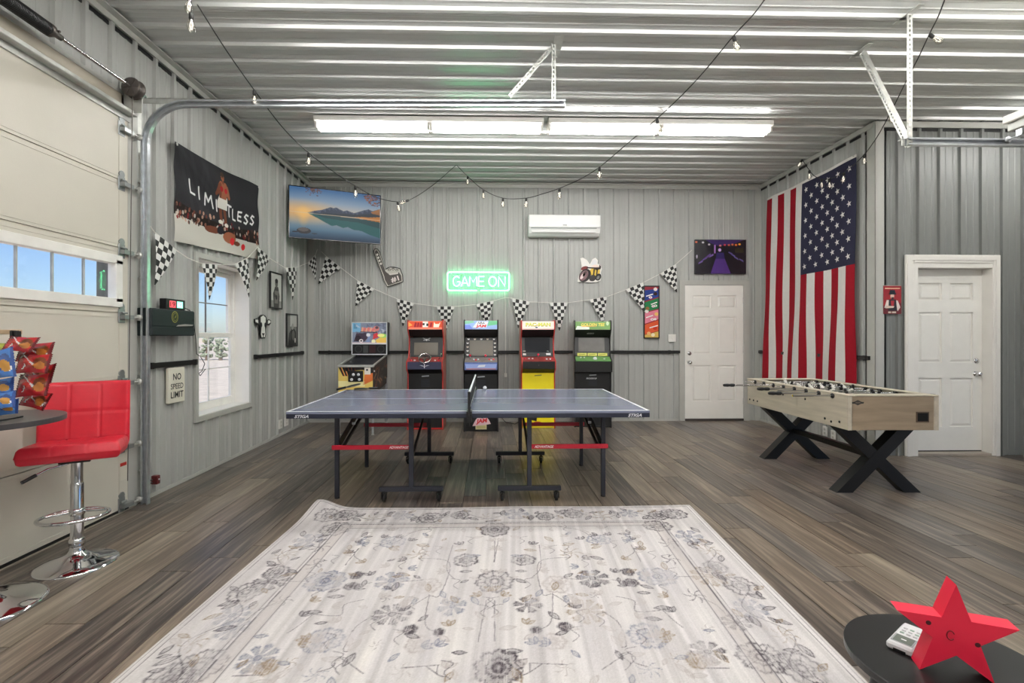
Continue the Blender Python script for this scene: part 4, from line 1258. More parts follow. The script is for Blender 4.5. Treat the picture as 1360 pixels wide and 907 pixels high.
a.p((24, 24, 24), S([(-.03, .06), (.03, .06), (.01, .035), (.006, .015), (-.006, .015), (-.01, .035)]), 2)
obj('face_print', a, M['ink'], cw)

# speed-limit sign
yc, w = left_span(220.5, 242); z0_, z1_ = zat(231, 534.5, X_), zat(231, 488, X_)
sg = thing('wall_sign', 'small cream plaque reading NO SPEED LIMIT under the black rail', 'wall sign', (X_, yc, z0_), RL)
h = z1_ - z0_
obj('plate', MB().chbox(-w / 2, w / 2, -0.022, 0.006, 0, h, .004), mat('sign_cream', (226, 222, 206), 0.5), sg)
a = Art(-0.0222)
a.t('NO', 0, h * .74, 1, width=w * .5, height=h * .19, col=(22, 22, 20), bold=.02); a.t('SPEED', 0, h * .47, 1, width=w * .78, height=h * .155, col=(22, 22, 20), bold=.01); a.t('LIMIT', 0, h * .23, 1, width=w * .78, height=h * .18, col=(22, 22, 20), bold=.02)
obj('lettering', a, M['ink'], sg)

# dark wall box with a small two-digit display on top
ya_, yb_ = pt(200.5, 430, X=XL + 0.13).y, pt(258, 430, X=XL + 0.13).y
bz0, bz1 = zat(229, 446, XL + .13), zat(229, 411, XL + .13)
bx = thing('wall_box', 'dark green-black flat wall box with an oval emblem and paper slip', 'wall box', (XL + 0.02, (ya_ + yb_) / 2, bz0), RL)
w, h = yb_ - ya_, bz1 - bz0
obj('body', MB().chbox(-w / 2, w / 2, -0.11, 0, 0, h, .006).chbox(-w / 2 + .006, w / 2 - .006, -0.116, -0.11, h * .36, h - .006, .003).chbox(-w / 2 + .006, w / 2 - .006, -0.116, -0.11, .006, h * .32, .003), M['teal'], bx)
a = Art(-0.1165)
a.p((150, 148, 70), ell(.0, h * .72, .042, .048, 24), 1); a.p((26, 36, 38), ell(.0, h * .72, .035, .041, 24), 2); a.p((130, 128, 60), ell(.0, h * .72, .028, .033, 24), 3); a.p((30, 44, 36), ell(.0, h * .72, .023, .028, 24), 4)
a.p((170, 168, 80), [(-.012, h * .72 - .015), (.004, h * .72 - .004), (.014, h * .72 + .018), (.002, h * .72 + .006)], 5)
obj('emblem', a, M['ink'], bx)
sl = MB(); sl.add([(0.01, -0.12, h * .36), (w * .42, -0.12, h * .40), (w * .40, -0.135, h * .45), (w * .18, -0.138, h * .46), (0.02, -0.13, h * .42)], [(0, 1, 2, 3, 4)])
obj('paper_slip', sl, M['white'], bx)
yc = (pt(218, 405, X=XL + .1).y + pt(243, 405, X=XL + .1).y) / 2; w2 = pt(243, 405, X=XL + .1).y - pt(218, 405, X=XL + .1).y
ds = thing('digital_display', 'tiny black display with red and green digits on the dark wall box', 'display', (XL + 0.09, yc, bz1 + .001), RL)
obj('body', MB().chbox(-w2 / 2, w2 / 2, -0.03, 0.03, 0, 0.088, .004), M['black'], ds)
a = Art(-0.0305)
a.p((226, 84, 96), rect(-w2 * .36, -w2 * .03, .016, .072), 1); a.p((150, 236, 210), rect(w2 * .03, w2 * .36, .016, .072), 1)
a.t('19', -w2 * .195, .044, 2, width=w2 * .26, height=.042, col=(110, 10, 24), bold=.02); a.t('82', w2 * .195, .044, 2, width=w2 * .26, height=.042, col=(236, 255, 250), bold=.02)
obj('digits', a, mat_print('lit_digits', .3, .8), ds)
cp = [pt(243, 408, X=XL + .06), pt(252, 412, X=XL + .05), pt(257, 425, X=XL + .145), pt(260, 450, X=XL + .04), pt(261, 470, X=XL + .04), pt(266, 473, X=XL + .03), pt(272, 483, X=XL + .02), pt(268, 493, X=XL + .01), pt(264, 496, X=XL + .02), pt(266, 499, X=XL + .02), pt(273, 490, X=XL + .01)]
cd = thing('power_cord', 'thin dark cord trailing from the display down to the window casing', 'cord', cp[0])
obj('cord', MB().tube([p - cp[0] for p in cp], 0.0035, 5), M['cord'], cd)

# black rails on the walls
def rail(label, p, q):
    o = (p + q) / 2
    t = thing('wall_rail', label, 'wall rail', o, 0, 'flat black rails on the walls')
    obj('bar', MB().bar(p - o, q - o, 0.026, 0.044, c=.003), M['blackm'], t)
    for f in (0.03, 0.97):
        c = p.lerp(q, f) - o
        obj('end_clip', MB().box(c.x - .016, c.x + .016, c.y - .016, c.y + .016, c.z - .026, c.z + .026), M['black'], t)
zr = pt(660, 467.5, Y=DB - .035).z
rail('long flat black rail across the far wall behind the machines', Vector((pt(424, 467, Y=DB).x, DB - .033, zr)), Vector((pt(902, 467, Y=DB).x, DB - .033, zr)))
rail('flat black rail between the overhead door and the window', Vector((XL + .033, pt(193, 485, X=XL).y, zr)), Vector((XL + .033, WIN[0] - .05, zr)))
rail('flat black rail between the window and the far corner', Vector((XL + .033, WIN[1] + .05, zr)), Vector((XL + .033, pt(400, 470, X=XL).y, zr)))
rail('flat black rail reaching across behind the flag', Vector((XF - .033, pt(1010, 466, X=XF).y, zr)), Vector((XF - .033, pt(1159, 472, X=XF).y, zr)))

# foam-finger sign
cx, bz, w, h = on_back(497.5, 537, 330, 381.5)
ff = thing('foam_finger_sign', 'grey number-one pointing hand sign beneath the television', 'wall sign', (cx, DB - .022, bz))
k_ = h / 5.15
def FP(pts): return [((x - 2.0) * k_, z * k_) for x, z in pts]      # drawn on a 4 x 5 grid
hand = [(1.75, 0.0), (3.85, 0.72), (3.8, 1.6), (3.45, 2.5), (3.05, 2.62), (2.6, 2.72), (2.1, 2.72), (1.75, 2.6), (1.45, 2.4), (.75, 4.75), (.45, 5.1), (.05, 5.1), (-.12, 4.75), (.05, 4.2), (1.1, 1.4), (1.2, 1.0)]
def inset(poly, s):
    c = (sum(p[0] for p in poly) / len(poly), sum(p[1] for p in poly) / len(poly)); return [(c[0] + (x - c[0]) * s, c[1] + (y - c[1]) * s) for x, y in poly]
obj('plate', MB().prism(FP(hand), -0.014, 0), M['blackm'], ff)
a = Art(-0.0145)
a.p((196, 194, 184), FP([(1.78, .1), (3.75, .78), (3.7, 1.6), (3.38, 2.4), (3.05, 2.5), (2.1, 2.6), (1.5, 2.3), (.68, 4.65), (.42, 5.0), (.1, 5.0), (0, 4.7), (.15, 4.2), (1.22, 1.4), (1.3, 1.0)]), 1)
a.p((86, 82, 78), FP([(1.85, .22), (3.62, .85), (3.55, 1.55), (3.25, 2.0), (2.9, 1.75), (2.2, 1.6), (1.65, 1.95), (1.5, 2.1), (.6, 4.55), (.38, 4.88), (.2, 4.85), (.12, 4.6), (.3, 4.1), (1.35, 1.4), (1.42, 1.0)]), 2)
for x, z, r in ((2.0, 2.3, .2), (2.5, 2.38, .2), (3.0, 2.28, .19)): a.p((66, 64, 60), FP(ell(x, z, r, r * .8, 12)), 3); a.p((226, 222, 214), FP(ell(x, z - .02, r * .5, r * .4, 10)), 4)
a.p((216, 212, 204), FP([(1.9, 1.75), (3.2, 1.95), (3.15, 1.75), (2.1, 1.6)]), 4)
for x, z in ((.42, 4.3), (.56, 3.9), (.72, 3.5), (.9, 3.1)): a.p((230, 226, 218), FP(ell(x, z, .14, .16, 10)), 3)
a.t('#1', 2.75 * k_ - 2 * k_, 1.05 * k_, 5, width=1.05 * k_, height=.72 * k_, col=(236, 226, 224), bold=.03, rot=.3)
obj('hand_print', a, M['ink'], ff)

# bee cut-out
cx, bz, w, h = on_back(766.5, 800, 342, 375)
be = thing('bee_sign', 'white-edged cut-out bee on wheels beside the air conditioner', 'wall sign', (cx, DB - .022, bz))
def BP(pts): return [((x / 10 - .5) * w, z / 10 * h) for x, z in pts]
ol = [(.1, .2), (4, .0), (7.4, .1), (9.2, .7), (9.6, 2.6), (9.3, 3.8), (9.8, 5.4), (9.2, 6.9), (8.0, 7.6), (8.2, 8.8), (7.2, 9.9), (6.0, 9.3), (5.0, 7.2), (3.8, 9.0), (2.2, 9.9), (1.2, 9.6), (1.7, 6.9), (1.6, 4.6), (.4, 2.2)]
obj('plate', MB().prism(BP(ol), -0.012, 0), M['white'], be)
a = Art(-0.0125)
a.p((238, 236, 232), BP([(2.2, 6.2), (1.8, 9.2), (3.3, 8.7), (4.5, 6.6), (4.0, 5.8)]), 1); a.p((230, 230, 230), BP([(5.3, 6.9), (6.2, 9.0), (7.2, 9.3), (7.8, 8.2), (7.4, 7.0)]), 1)
def BE(cx, cz, rx, rz, t=0.0):
    c, s_ = math.cos(t), math.sin(t)
    return BP([(cx + rx * math.cos(q) * c - rz * math.sin(q) * s_, cz + rx * math.cos(q) * s_ + rz * math.sin(q) * c) for q in [k * 2 * PI / 22 for k in range(22)]])
a.p((124, 46, 46), BE(2.9, 5.6, 1.5, .8, .3), 2)
a.p((232, 196, 70), BE(6.9, 4.2, 2.1, 1.7, .2), 2); a.p((246, 226, 214), BE(7.4, 6.0, 1.6, 1.0, -.3), 2)
a.p((44, 26, 24), BP([(3.6, 5.6), (6, 5.5), (9.2, 5.3), (9.4, 6.3), (8.8, 7.2), (8.6, 6.0), (6, 6.0), (3.8, 6.1)]), 3)
for q in (6.2, 7.4): a.p((40, 30, 26), BP([(q, 2.7), (q + .5, 2.7), (q + .8, 5.2), (q + .2, 5.3)]), 3)
a.p((58, 54, 52), BE(6.1, 1.7, 1.5, 1.2, .5), 4); a.p((34, 34, 32), BE(8.3, 2.1, 1.1, 1.5, -.5), 4); a.p((120, 120, 116), BE(8.2, 1.9, .5, .8, -.5), 5)
a.p((38, 32, 32), BE(3.0, 2.7, 2.1, 2.9, -.6), 5); a.p((128, 96, 100), BE(2.6, 2.7, 1.4, 2.3, -.6), 6); a.p((236, 216, 214), BE(2.1, 2.5, .6, 1.5, -.6), 7); a.p((70, 50, 52), BE(2.9, 3.4, .5, 1.2, -.6), 7)
obj('bee_print', a, M['ink'], be)

# neon sign
cx, bz, w, h = on_back(593, 678, 361.5, 386.5)
nx_ = (pt(593, 370, Y=DB - .05).x + pt(677.5, 370, Y=DB - .05).x) / 2; nz_ = pt(635, 373.6, Y=DB - .05).z
ne = thing('neon_sign', 'glowing green neon sign reading GAME ON on the far wall', 'neon sign', (nx_, DB - .045, nz_))
ww, hh_, rr = .470, .139, .035
bd = []
for (qx, qz, a0) in ((ww - rr, -hh_ + rr, -PI / 2), (ww - rr, hh_ - rr, 0), (-ww + rr, hh_ - rr, PI / 2), (-ww + rr, -hh_ + rr, PI)):
    for k in range(6): 
        t_ = a0 + PI / 2 * k / 5; bd.append((qx + rr * math.cos(t_), 0, qz + rr * math.sin(t_)))
bd = [(.035, 0, -hh_)] + bd + [(-.022, 0, -hh_)]
obj('border_tube', MB().tube(bd, .0068, 8), M['neon'], ne)
def arc(cx, cz, rx, rz, a0, a1, n=14): return [(cx + rx * math.cos(a0 + (a1 - a0) * k / n), 0, cz + rz * math.sin(a0 + (a1 - a0) * k / n)) for k in range(n + 1)]
hl = .073
def L3(pts): return [(x, 0, z) for x, z in pts]
letters = [('G', -.330, [arc(0, 0, .055, hl, .75, 2 * PI - .35), ]), ('A', -.208, [L3([(-.055, -hl), (0, hl), (.055, -hl)]), L3([(-.034, -.025), (.034, -.025)])]),
           ('M', -.0786, [L3([(-.058, -hl), (-.05, hl), (0, -.01), (.05, hl), (.058, -hl)])]), ('E', .044, [L3([(.045, hl), (-.04, hl), (-.04, -hl), (.045, -hl)]), L3([(-.04, 0), (.035, 0)])]),
           ('O', .218, [arc(0, 0, .058, hl, 0, 2 * PI, 20)]), ('N', .357, [L3([(-.05, -hl), (-.05, hl), (.05, -hl), (.05, hl)])])]
for nm, x, strokes in letters:
    m = MB()
    for s in strokes: m.tube([(p[0] + x, p[1], p[2]) for p in s], .0056, 8)
    if nm == 'G': m.tube([(x + .052, 0, -.025), (x + .052, 0, -.008), (x + .012, 0, -.008)], .0056, 8)
    obj('letter_tube', m, M['neon'], ne)
obj('backboard', MB().chbox(-ww - .012, ww + .012, .016, .021, -hh_ - .012, hh_ + .012, .002), mat_glass('clear_acrylic', (.95, 1, .97), 1.3), ne)
hw = MB(); hw.tube(arc(-.33, .13, .085, .045, PI, 2 * PI + .4), .003, 6); hw.tube(arc(.37, .13, .075, .045, PI - .1, 2 * PI + .1), .003, 6)
obj('hanging_cord', hw, M['whitec'], ne)
cp = [(.40, .0, -.13), (.41, .012, -.3), (.415, .015, -.8), (.415, .015, -1.40)]
obj('power_cord', MB().tube(cp, .005, 6).chbox(.395, .435, -.01, .03, -1.46, -1.40, .004), M['whitec'], ne)

# air conditioner
cx, bz, w, h = on_back(702, 796, 288, 311, .15)
ac = thing('air_conditioner', 'white split air conditioner high on the far wall', 'air conditioner', (cx, DB - .02, pt(748, 314, Y=DB - .12).z))
H_ = pt(748, 285, Y=DB - .20).z - pt(748, 314, Y=DB - .12).z
obj('body', MB().prism([(0, .0), (-.12, .0), (-.165, .035), (-.19, .10), (-.20, .12), (-.20, H_ - .03), (-.17, H_), (0, H_)], -w / 2, w / 2, plane='yz'), M['ac'], ac)
obj('front_panel', MB().chbox(-w / 2 - .002, w / 2 + .002, -.212, -.20, .115, H_ - .012, .005), M['ac'], ac)
obj('louver', MB().bar((-w * .46, -.172, .075), (w * .44, -.172, .075), .012, .075, (0, .45, 1), c=.003), M['ac'], ac)
obj('outlet_gap', MB().box(-w * .47, w * .45, -.199, -.16, .10, .112), M['acg'], ac)
obj('status_window', MB().chbox(-.03, .03, -.2135, -.212, .14, .155, .001), M['acg'], ac)

# purple night picture
cx, bz, w, h = on_back(922.5, 990.5, 318.5, 363.5, .04)
def art_night(a, w, h, f):
    a.p((26, 20, 30), rect(-w / 2, w / 2, 0, h), 0)
    P = lambda pts: [((x - .5) * w, z * h) for x, z in pts]
    a.p((54, 36, 92), P([(.2, 1), (.95, 1), (.75, .88), (.45, .82), (.3, .9)]), 1)
    a.p((78, 48, 122), P([(.30, .0), (.70, .0), (.58, .44), (.40, .44)]), 1); a.p((46, 32, 92), P([(.40, .44), (.58, .44), (.56, .62), (.42, .62)]), 1)
    a.p((160, 110, 190), P(rect(.37, .40, .60, .85)), 2); a.p((190, 150, 206), P(ell(.48, .70, .03, .05)), 2)
    for x, z, c in ((.02, .93, (226, 120, 84)), (.15, .92, (206, 200, 206)), (.27, .86, (190, 190, 200)), (.49, .83, (206, 120, 130)), (.58, .85, (196, 60, 80)), (.66, .85, (210, 90, 80)), (.73, .86, (214, 110, 70)), (.80, .85, (226, 120, 50)), (.87, .87, (240, 160, 60))):
        a.p(c, P(ell(x, z, .025, .03, 8)), 3)
    for x, z in ((.12, .35), (.2, .45), (.28, .55), (.24, .50), (.33, .54)): a.p((112, 84, 156), P([(x - .06, z - .07), (x + .03, z + .0), (x + .02, z + .05), (x - .05, z - .02)]), 2)
    for x, z in ((.69, .58), (.74, .52), (.80, .44), (.90, .38)): a.p((96, 84, 140), P([(x - .04, z + .04), (x + .05, z - .04), (x + .04, z + .02), (x - .03, z + .07)]), 2)
    a.p((190, 180, 200), P(ell(.03, .50, .015, .06, 8)), 3); a.p((44, 40, 26), P(rect(.78, .95, .62, .76)), 1)
t = thing('canvas_picture', 'dark purple night street picture above the far door', 'picture', (cx, DB - .02, bz))
obj('canvas_block', MB().chbox(-w / 2, w / 2, -.035, 0, 0, h, .003), M['blackm'], t)
a = Art(-.0355); art_night(a, w * .99, h * .99, 0); obj('print', a, M['inkg'], t)

# tall framed poster
cx, bz, w, h = on_back(854.5, 875.5, 379.5, 449.5)
def art_tall(a, w, h, f):
    P = lambda pts: [((x - .5) * w, f + z * h) for x, z in pts]
    a.p((150, 50, 60), rect(-w / 2, w / 2, f, f + h), 0)
    a.p((44, 66, 140), P([(0, .72), (1, .80), (1, .96), (0, .93)]), 1); a.p((40, 124, 76), P([(0, .50), (1, .57), (1, .78), (0, .69)]), 1)
    a.p((222, 130, 150), P([(0, .27), (1, .36), (1, .55), (0, .48)]), 1); a.p((226, 96, 56), P([(0, .06), (1, .13), (1, .34), (0, .25)]), 1); a.p((222, 184, 96), P([(0, 0), (1, 0), (1, .12), (0, .05)]), 1)
    for (x, z, c) in ((.78, .95, (236, 220, 214)), (.78, .86, (50, 34, 30)), (.2, .57, (150, 110, 70)), (.15, .515, (240, 236, 230)), (.85, .46, (230, 190, 110)), (.75, .18, (206, 60, 40)), (.3, .08, (236, 180, 120)), (.6, .05, (240, 226, 190))):
        a.p(c, P(ell(x, z, .14, .035, 12)), 2)
    for (x, z, ww_) in ((.35, .835, .5), (.68, .675, .45), (.35, .415, .5), (.65, .215, .6)):
        a.p((240, 238, 236), [(q[0], q[1]) for q in stroke(((x - .5 - ww_ / 2) * w, f + (z - .025) * h), ((x - .5 + ww_ / 2) * w, f + (z + .02) * h), .016)], 3)
    for (x, z) in ((.42, .79), (.62, .615), (.55, .355)): a.p((244, 236, 236), P(ell(x, z, .13, .024, 12)), 3); a.p((200, 150, 170), P(ell(x, z, .06, .012, 10)), 4)
    a.p((244, 240, 238), P(ell(.78, .625, .12, .024, 12)), 3); a.p((60, 140, 90), P(ell(.78, .625, .06, .012, 10)), 4); a.p((244, 240, 238), P(ell(.76, .36, .10, .022, 12)), 3)
framed('framed_poster', 'tall narrow black framed poster of slanted blue, green, pink and orange bands', 'poster', (cx, DB - .02, bz), 0, w, h, art_tall, 'inkg', .016, .025)

# red cowboy poster beside the entry door
a0, b0 = pt(1172, 417, Y=YF - .02), pt(1196.5, 379, Y=YF - .02)
w, h = b0.x - a0.x, b0.z - a0.z
def art_red(a, w, h, f):
    P = lambda pts: [((x - .5) * w, z * h) for x, z in pts]
    a.p((150, 30, 32), rect(-w / 2, w / 2, 0, h), 0); a.p((104, 24, 28), P([(0, 0), (1, 0), (1, .4), (0, .3)]), 1)
    a.p((226, 170, 140), P(rect(.08, .92, .90, .94)), 2)
    a.p((232, 214, 206), P([(.05, .22), (.18, .50), (.34, .50), (.34, .24)]), 2); a.p((232, 214, 206), P([(.66, .24), (.66, .50), (.80, .48), (.94, .24), (.8, .1)]), 2)
    a.p((40, 26, 28), P([(.26, .12), (.30, .52), (.70, .52), (.76, .12)]), 3); a.p((170, 40, 44), P([(.40, .48), (.60, .48), (.56, .24), (.44, .24)]), 4)
    a.p((226, 200, 184), P([(.10, .20), (.55, .22), (.60, .28), (.15, .30)]), 5)
    a.p((214, 176, 158), P(ell(.49, .64, .11, .10)), 4); a.p((28, 22, 24), P([(.28, .70), (.72, .70), (.66, .75), (.62, .86), (.36, .86), (.34, .75)]), 5); a.p((60, 30, 28), P([(.42, .60), (.58, .60), (.54, .52), (.46, .52)]), 5)
    a.p((206, 186, 170), P(rect(.26, .42, .03, .09)), 4); a.p((206, 186, 170), P(rect(.47, .70, .03, .09)), 4)
t = thing('metal_poster', 'small red poster of a person in a dark hat and vest beside the entry door', 'poster', ((a0.x + b0.x) / 2, YF - .02, a0.z))
obj('plate', MB().chbox(-w / 2, w / 2, -.008, 0, 0, h, .002), mat('poster_edge', (150, 120, 110), .5), t)
a = Art(-.0085); art_red(a, w * .97, h * .97, 0); obj('print', a, M['inkg'], t)

# switch and outlets
def plate(name, label, cat, loc, rz, w, h, kind):
    t = thing(name, label, cat, loc, rz)
    obj('cover_plate', MB().chbox(-w / 2, w / 2, -.008, .004, -h / 2, h / 2, .003), M['outlet'], t)
    if kind == 'switch': obj('toggle', MB().chbox(-.006, .006, -.02, -.008, -.012, .012, .002), M['outlet'], t)
    else:
        for z in (-.024, .024): obj('receptacle', MB().chbox(-.016, .016, -.011, -.008, z - .014, z + .014, .003), mat('outlet_face', (208, 204, 196), .4), t)
p = pt(892.5, 449, Y=DB - .024); plate('light_switch', 'white switch plate between tall poster and far door', 'switch', p, 0, .115, .12, 'switch')
p = pt(372.5, 563, X=XL + .03); plate('wall_outlet', 'white outlet plate low on window wall, nearer the window', 'outlet', p, RL, .10, .12, 'outlet')
p = pt(380, 559.5, X=XL + .03); plate('wall_outlet', 'white outlet plate low on window wall, nearer the far corner', 'outlet', p, RL, .12, .12, 'outlet')
p = pt(1096, 572.5, X=XF - .024); plate('wall_outlet', 'white outlet plate under the flag, farther along the wall', 'outlet', p, RR, .08, .12, 'outlet')
p = pt(1107, 578, X=XF - .024); plate('wall_outlet', 'white outlet plate under the flag, nearer the wall corner', 'outlet', p, RR, .08, .12, 'outlet')

# ------------------------------------------------------------------ large flag hung lengthwise
FW, FL = 1.82, 3.05
fy0, fy1 = pt(1020, 263, X=XF - .035).y, pt(1139, 208, X=XF - .035).y
fl_ = thing('flag', 'large stars and stripes flag hung lengthwise on the side wall', 'flag', (XF - .03, (fy0 + fy1) / 2, .33), RR)
FW = fy0 - fy1; FL = 3.03; sw = FW / 13
def fwave(x, z):
    t = 1 - z / FL
    return -0.006 - (0.016 + 0.042 * t) * (0.5 + 0.5 * math.sin(7.5 * x / FW * 2 + 1.1 * t + .6 * math.sin(3 * z))) - .012 * t
def fmap(x, z):
    t = 1 - z / FL
    return ((x - FW / 2) * (1 + .035 * t) - .02 * t, fwave(x, z), z + .012 * math.sin(PI * x / FW) * -1 * (z / FL))
def cloth(x0, x1, z0, z1, nx, nz, dy=0.0):
    m = MB()
    vs = []
    for j in range(nz + 1):
        for i in range(nx + 1):
            x, y, z = fmap(x0 + (x1 - x0) * i / nx, z0 + (z1 - z0) * j / nz); vs.append((x, y + dy, z))
    fs = [(j * (nx + 1) + i, j * (nx + 1) + i + 1, (j + 1) * (nx + 1) + i + 1, (j + 1) * (nx + 1) + i) for j in range(nz) for i in range(nx)]
    m.add(vs, fs, None, True)
    return m
zc = FL - 1.235
for i in range(13):
    top = zc if i >= 6 else FL - .02
    obj('stripe', cloth(i * sw, (i + 1) * sw, 0, top, 3, 30), M['flagr'] if i % 2 == 0 else M['flagw'], fl_)
obj('canton', cloth(6 * sw, FW, zc, FL - .02, 14, 14), M['flagb'], fl_)
obj('heading', cloth(0, FW, FL - .02, FL + .012, 24, 1), M['flagw'], fl_)
star_pts = []
for k in range(10):
    r = .042 if k % 2 == 0 else .0165
    a_ = k * PI / 5 + PI / 2 + .22
    star_pts.append((r * math.cos(a_), r * math.sin(a_)))
star_me = MB().sheet(star_pts, 0).mesh('star'); star_me.materials.append(M['flagw'])
cwid = FW - 6 * sw; chei = FL - .02 - zc
for j in range(11):
    for i in range(9):
        if (i + j) % 2: continue
        x, z = 6 * sw + cwid * (i + 1) / 10, zc + chei * (j + 1) / 12
        px, py, pz = fmap(x, z)
        o = bpy.data.objects.new('star', star_me); COL.objects.link(o); o.parent = fl_; o.location = (px, py - .006, pz)
for x in (.03, FW - .03): obj('grommet', MB().lathe([(.005, 0), (.012, -.002), (.012, -.004), (.005, -.006)], (x - FW / 2, -.03, FL - .0), 10, 'y'), M['galvm'], fl_)
# ------------------------------------------------------------------ arcade machines
def side_profile(k=1.0):
    return [(.035, 0), (.50, 0), (.50, 1.46), (.46, 1.525), (.055, 1.525), (.04, 1.50), (.045, 1.395), (.15, 1.30), (.185, 1.20), (.13, 1.01), (-.045, .955), (-.055, .93), (-.045, .845), (.055, .79), (.055, .30), (.035, .29)]
def arcade(name, label, loc, rz, w, side_m, edge_m, body_m, marquee_art, deck_m, bezel_art, screen_m, apron_m, front_m, riser_art, controls, low_m=None, screen_rect=(.12, .88, .12, .80)):
    t = thing(name, label, 'arcade machine', loc, rz, 'arcade machines along the far wall')
    pr = side_profile()
    hw = w / 2
    for s in (-1, 1):
        a, b = (-hw, -hw + .016) if s < 0 else (hw - .016, hw)
        so = obj('side_panel', MB().prism(pr, a, b, plane='yz'), side_m, t)
        ed = MB()
        loop = [((a + b) / 2, y, z) for y, z in pr]
        ed.tube(loop[3:] + loop[:1], .009, 5)
        obj('edge_trim', ed, edge_m, so)
    x0, x1 = -hw + .016, hw - .016
    def quad(p, q, m, name, th=.012):
        (ya, za), (yb, zb) = p, q
        n = Vector((0, zb - za, -(yb - ya))).normalized() * th
        mm = MB()
        vs = [(x0, ya, za), (x1, ya, za), (x1, yb, zb), (x0, yb, zb)]
        mm.add(vs + [(v[0], v[1] + n.y, v[2] + n.z) for v in vs], [(3, 2, 1, 0), (4, 5, 6, 7), (0, 1, 5, 4), (1, 2, 6, 5), (2, 3, 7, 6), (3, 0, 4, 7)])
        return obj(name, mm, m, t)
    def slant(p, q, art, name, m, h=None):
        """print on the slanting face from p (low) to q (high); art drawn in (x, s)"""
        (ya, za), (yb, zb) = p, q
        L = math.hypot(yb - ya, zb - za)
        a = Art(0.0); art(a, x1 - x0, L)
        d = Vector((0, (yb - ya) / L, (zb - za) / L)); n = Vector((0, -(zb - za) / L, (yb - ya) / L))
        a.v = [tuple(Vector((v[0], ya, za)) + d * v[2] + n * (.0012 - v[1])) for v in a.v]
        return obj(name, a, m, t)
    quad((.050, 1.40), (.058, 1.518), M['white'], 'marquee_box')
    slant((.049, 1.402), (.057, 1.516), marquee_art, 'marquee', M['marquee'])
    quad((.16, 1.30), (.055, 1.395), body_m, 'speaker_panel')
    quad((.145, 1.015), (.20, 1.29), body_m, 'screen_bezel')
    if bezel_art: slant((.146, 1.018), (.196, 1.285), bezel_art, 'bezel_print', M['ink'])
    u0, u1, v0, v1 = screen_rect
    def scr(a, w_, L): a.p((0, 0, 0), rect((u0 - .5) * w_, (u1 - .5) * w_, v0 * L, v1 * L), 4)
    so = slant((.146, 1.018), (.196, 1.285), scr, 'screen', None)
    so.data.materials.clear(); so.data.materials.append(screen_m)
    quad((-.040, .957), (.14, 1.012), deck_m, 'control_deck')
    quad((-.046, .850), (-.046, .950), apron_m, 'deck_apron')
    quad((.055, .785), (-.040, .845), body_m, 'deck_underside')
    quad((.060, .31), (.060, .79), front_m, 'front_panel')
    cdp = Art(.0588).p((176, 178, 182) if front_m is not M['yellow'] else (120, 116, 60), stroke((-.05, .745), (.05, .752), .014), 2)
    if front_m is not M['yellow']:
        for q in range(5): cdp.p((44, 46, 54), rect(-.06, .06, .60 + .022 * q, .612 + .022 * q), 1)
    obj('coin_door_print', cdp, M['ink'], t)
    mm = MB(); mm.box(x0, x1, .045, .49, .004, .29)
    obj('riser', mm, low_m or body_m, t)
    a = Art(.0445); riser_art(a, x1 - x0); obj('riser_print', a, M['ink'], t)
    mm = MB(); mm.box(x0, x1, .47, .485, .29, 1.50); mm.box(x0, x1, .07, .47, 1.50, 1.516); obj('back_panel', mm, body_m, t)
    controls(t, x0, x1)
    return t
def dk(x, s): # point on the sloping control deck, s from front edge 0 to back 1
    return Vector((x, -.040 + .18 * s, .957 + .055 * s + .0))
def buttons(t, lst):
    for x, s, m in lst:
        p = dk(x, s); obj('button', MB().lathe([(.013, -.004), (.013, .008), (.009, .012), (0, .013)], p, 10), m, t)
def stick(t, x, s, m):
    p = dk(x, s)
    j = obj('joystick', MB().cyl(p, p + Vector((0, -.006, .05)), .005, 8), M['chrome'], t)
    b = MB(); c = p + Vector((0, -.006, .06)); b.lathe([(0, -.017), (.012, -.012), (.017, 0), (.012, .012), (0, .017)], c, 12)
    obj('ball_top', b, m, j)

# red racing cabinet with wheel
def mq(a, w, L):
    a.p((214, 84, 50), rect(-w / 2, w / 2, 0, L), 0); a.p((236, 130, 104), rect(-w / 2, w / 2, 0, L * .22), 1)
    a.p((246, 170, 90), [(-w / 2, L * .3), (-w * .38, L * .5), (-w / 2, L * .9)], 1)
    for x in (-.30, -.22, -.14, .16): a.p((160, 34, 46), [((x - .04) * w, L * .25), ((x + .03) * w, L * .25), ((x + .05) * w, L * .8), ((x - .01) * w, L * .85)], 2)
    a.p((226, 222, 214), rect(-w * .08, w * .08, L * .25, L * .95), 2); a.p((40, 40, 40), rect(-w * .08, -w * .02, L * .5, L * .75), 3); a.p((40, 40, 40), rect(w * .03, w * .09, L * .4, L * .7), 3); a.p((250, 250, 246), rect(-w * .02, w * .03, L * .35, L * .65), 3)
    a.p((250, 234, 214), [(w * .24, L * .25), (w * .40, L * .25), (w * .45, L * .9), (w * .40, L * .65), (w * .30, L * .65), (w * .26, L * .9)], 3)
def bz_wing(a, w, L):
    for s in (1, -1):
        a.p((150, 150, 152), [(0, L * .90), (s * w * .09, L * .985), (s * w * .13, L * .985), (s * w * .02, L * .87)], 1)
    a.p((170, 170, 172), stroke((-w * .10, L * .86), (w * .10, L * .865), .008), 1); a.p((200, 200, 200), rect(-w * .012, w * .012, L * .82, L * .93), 2)
def rz_none(a, w): a.p((190, 46, 44), rect(-w / 2, w / 2, .006, .03), 1)
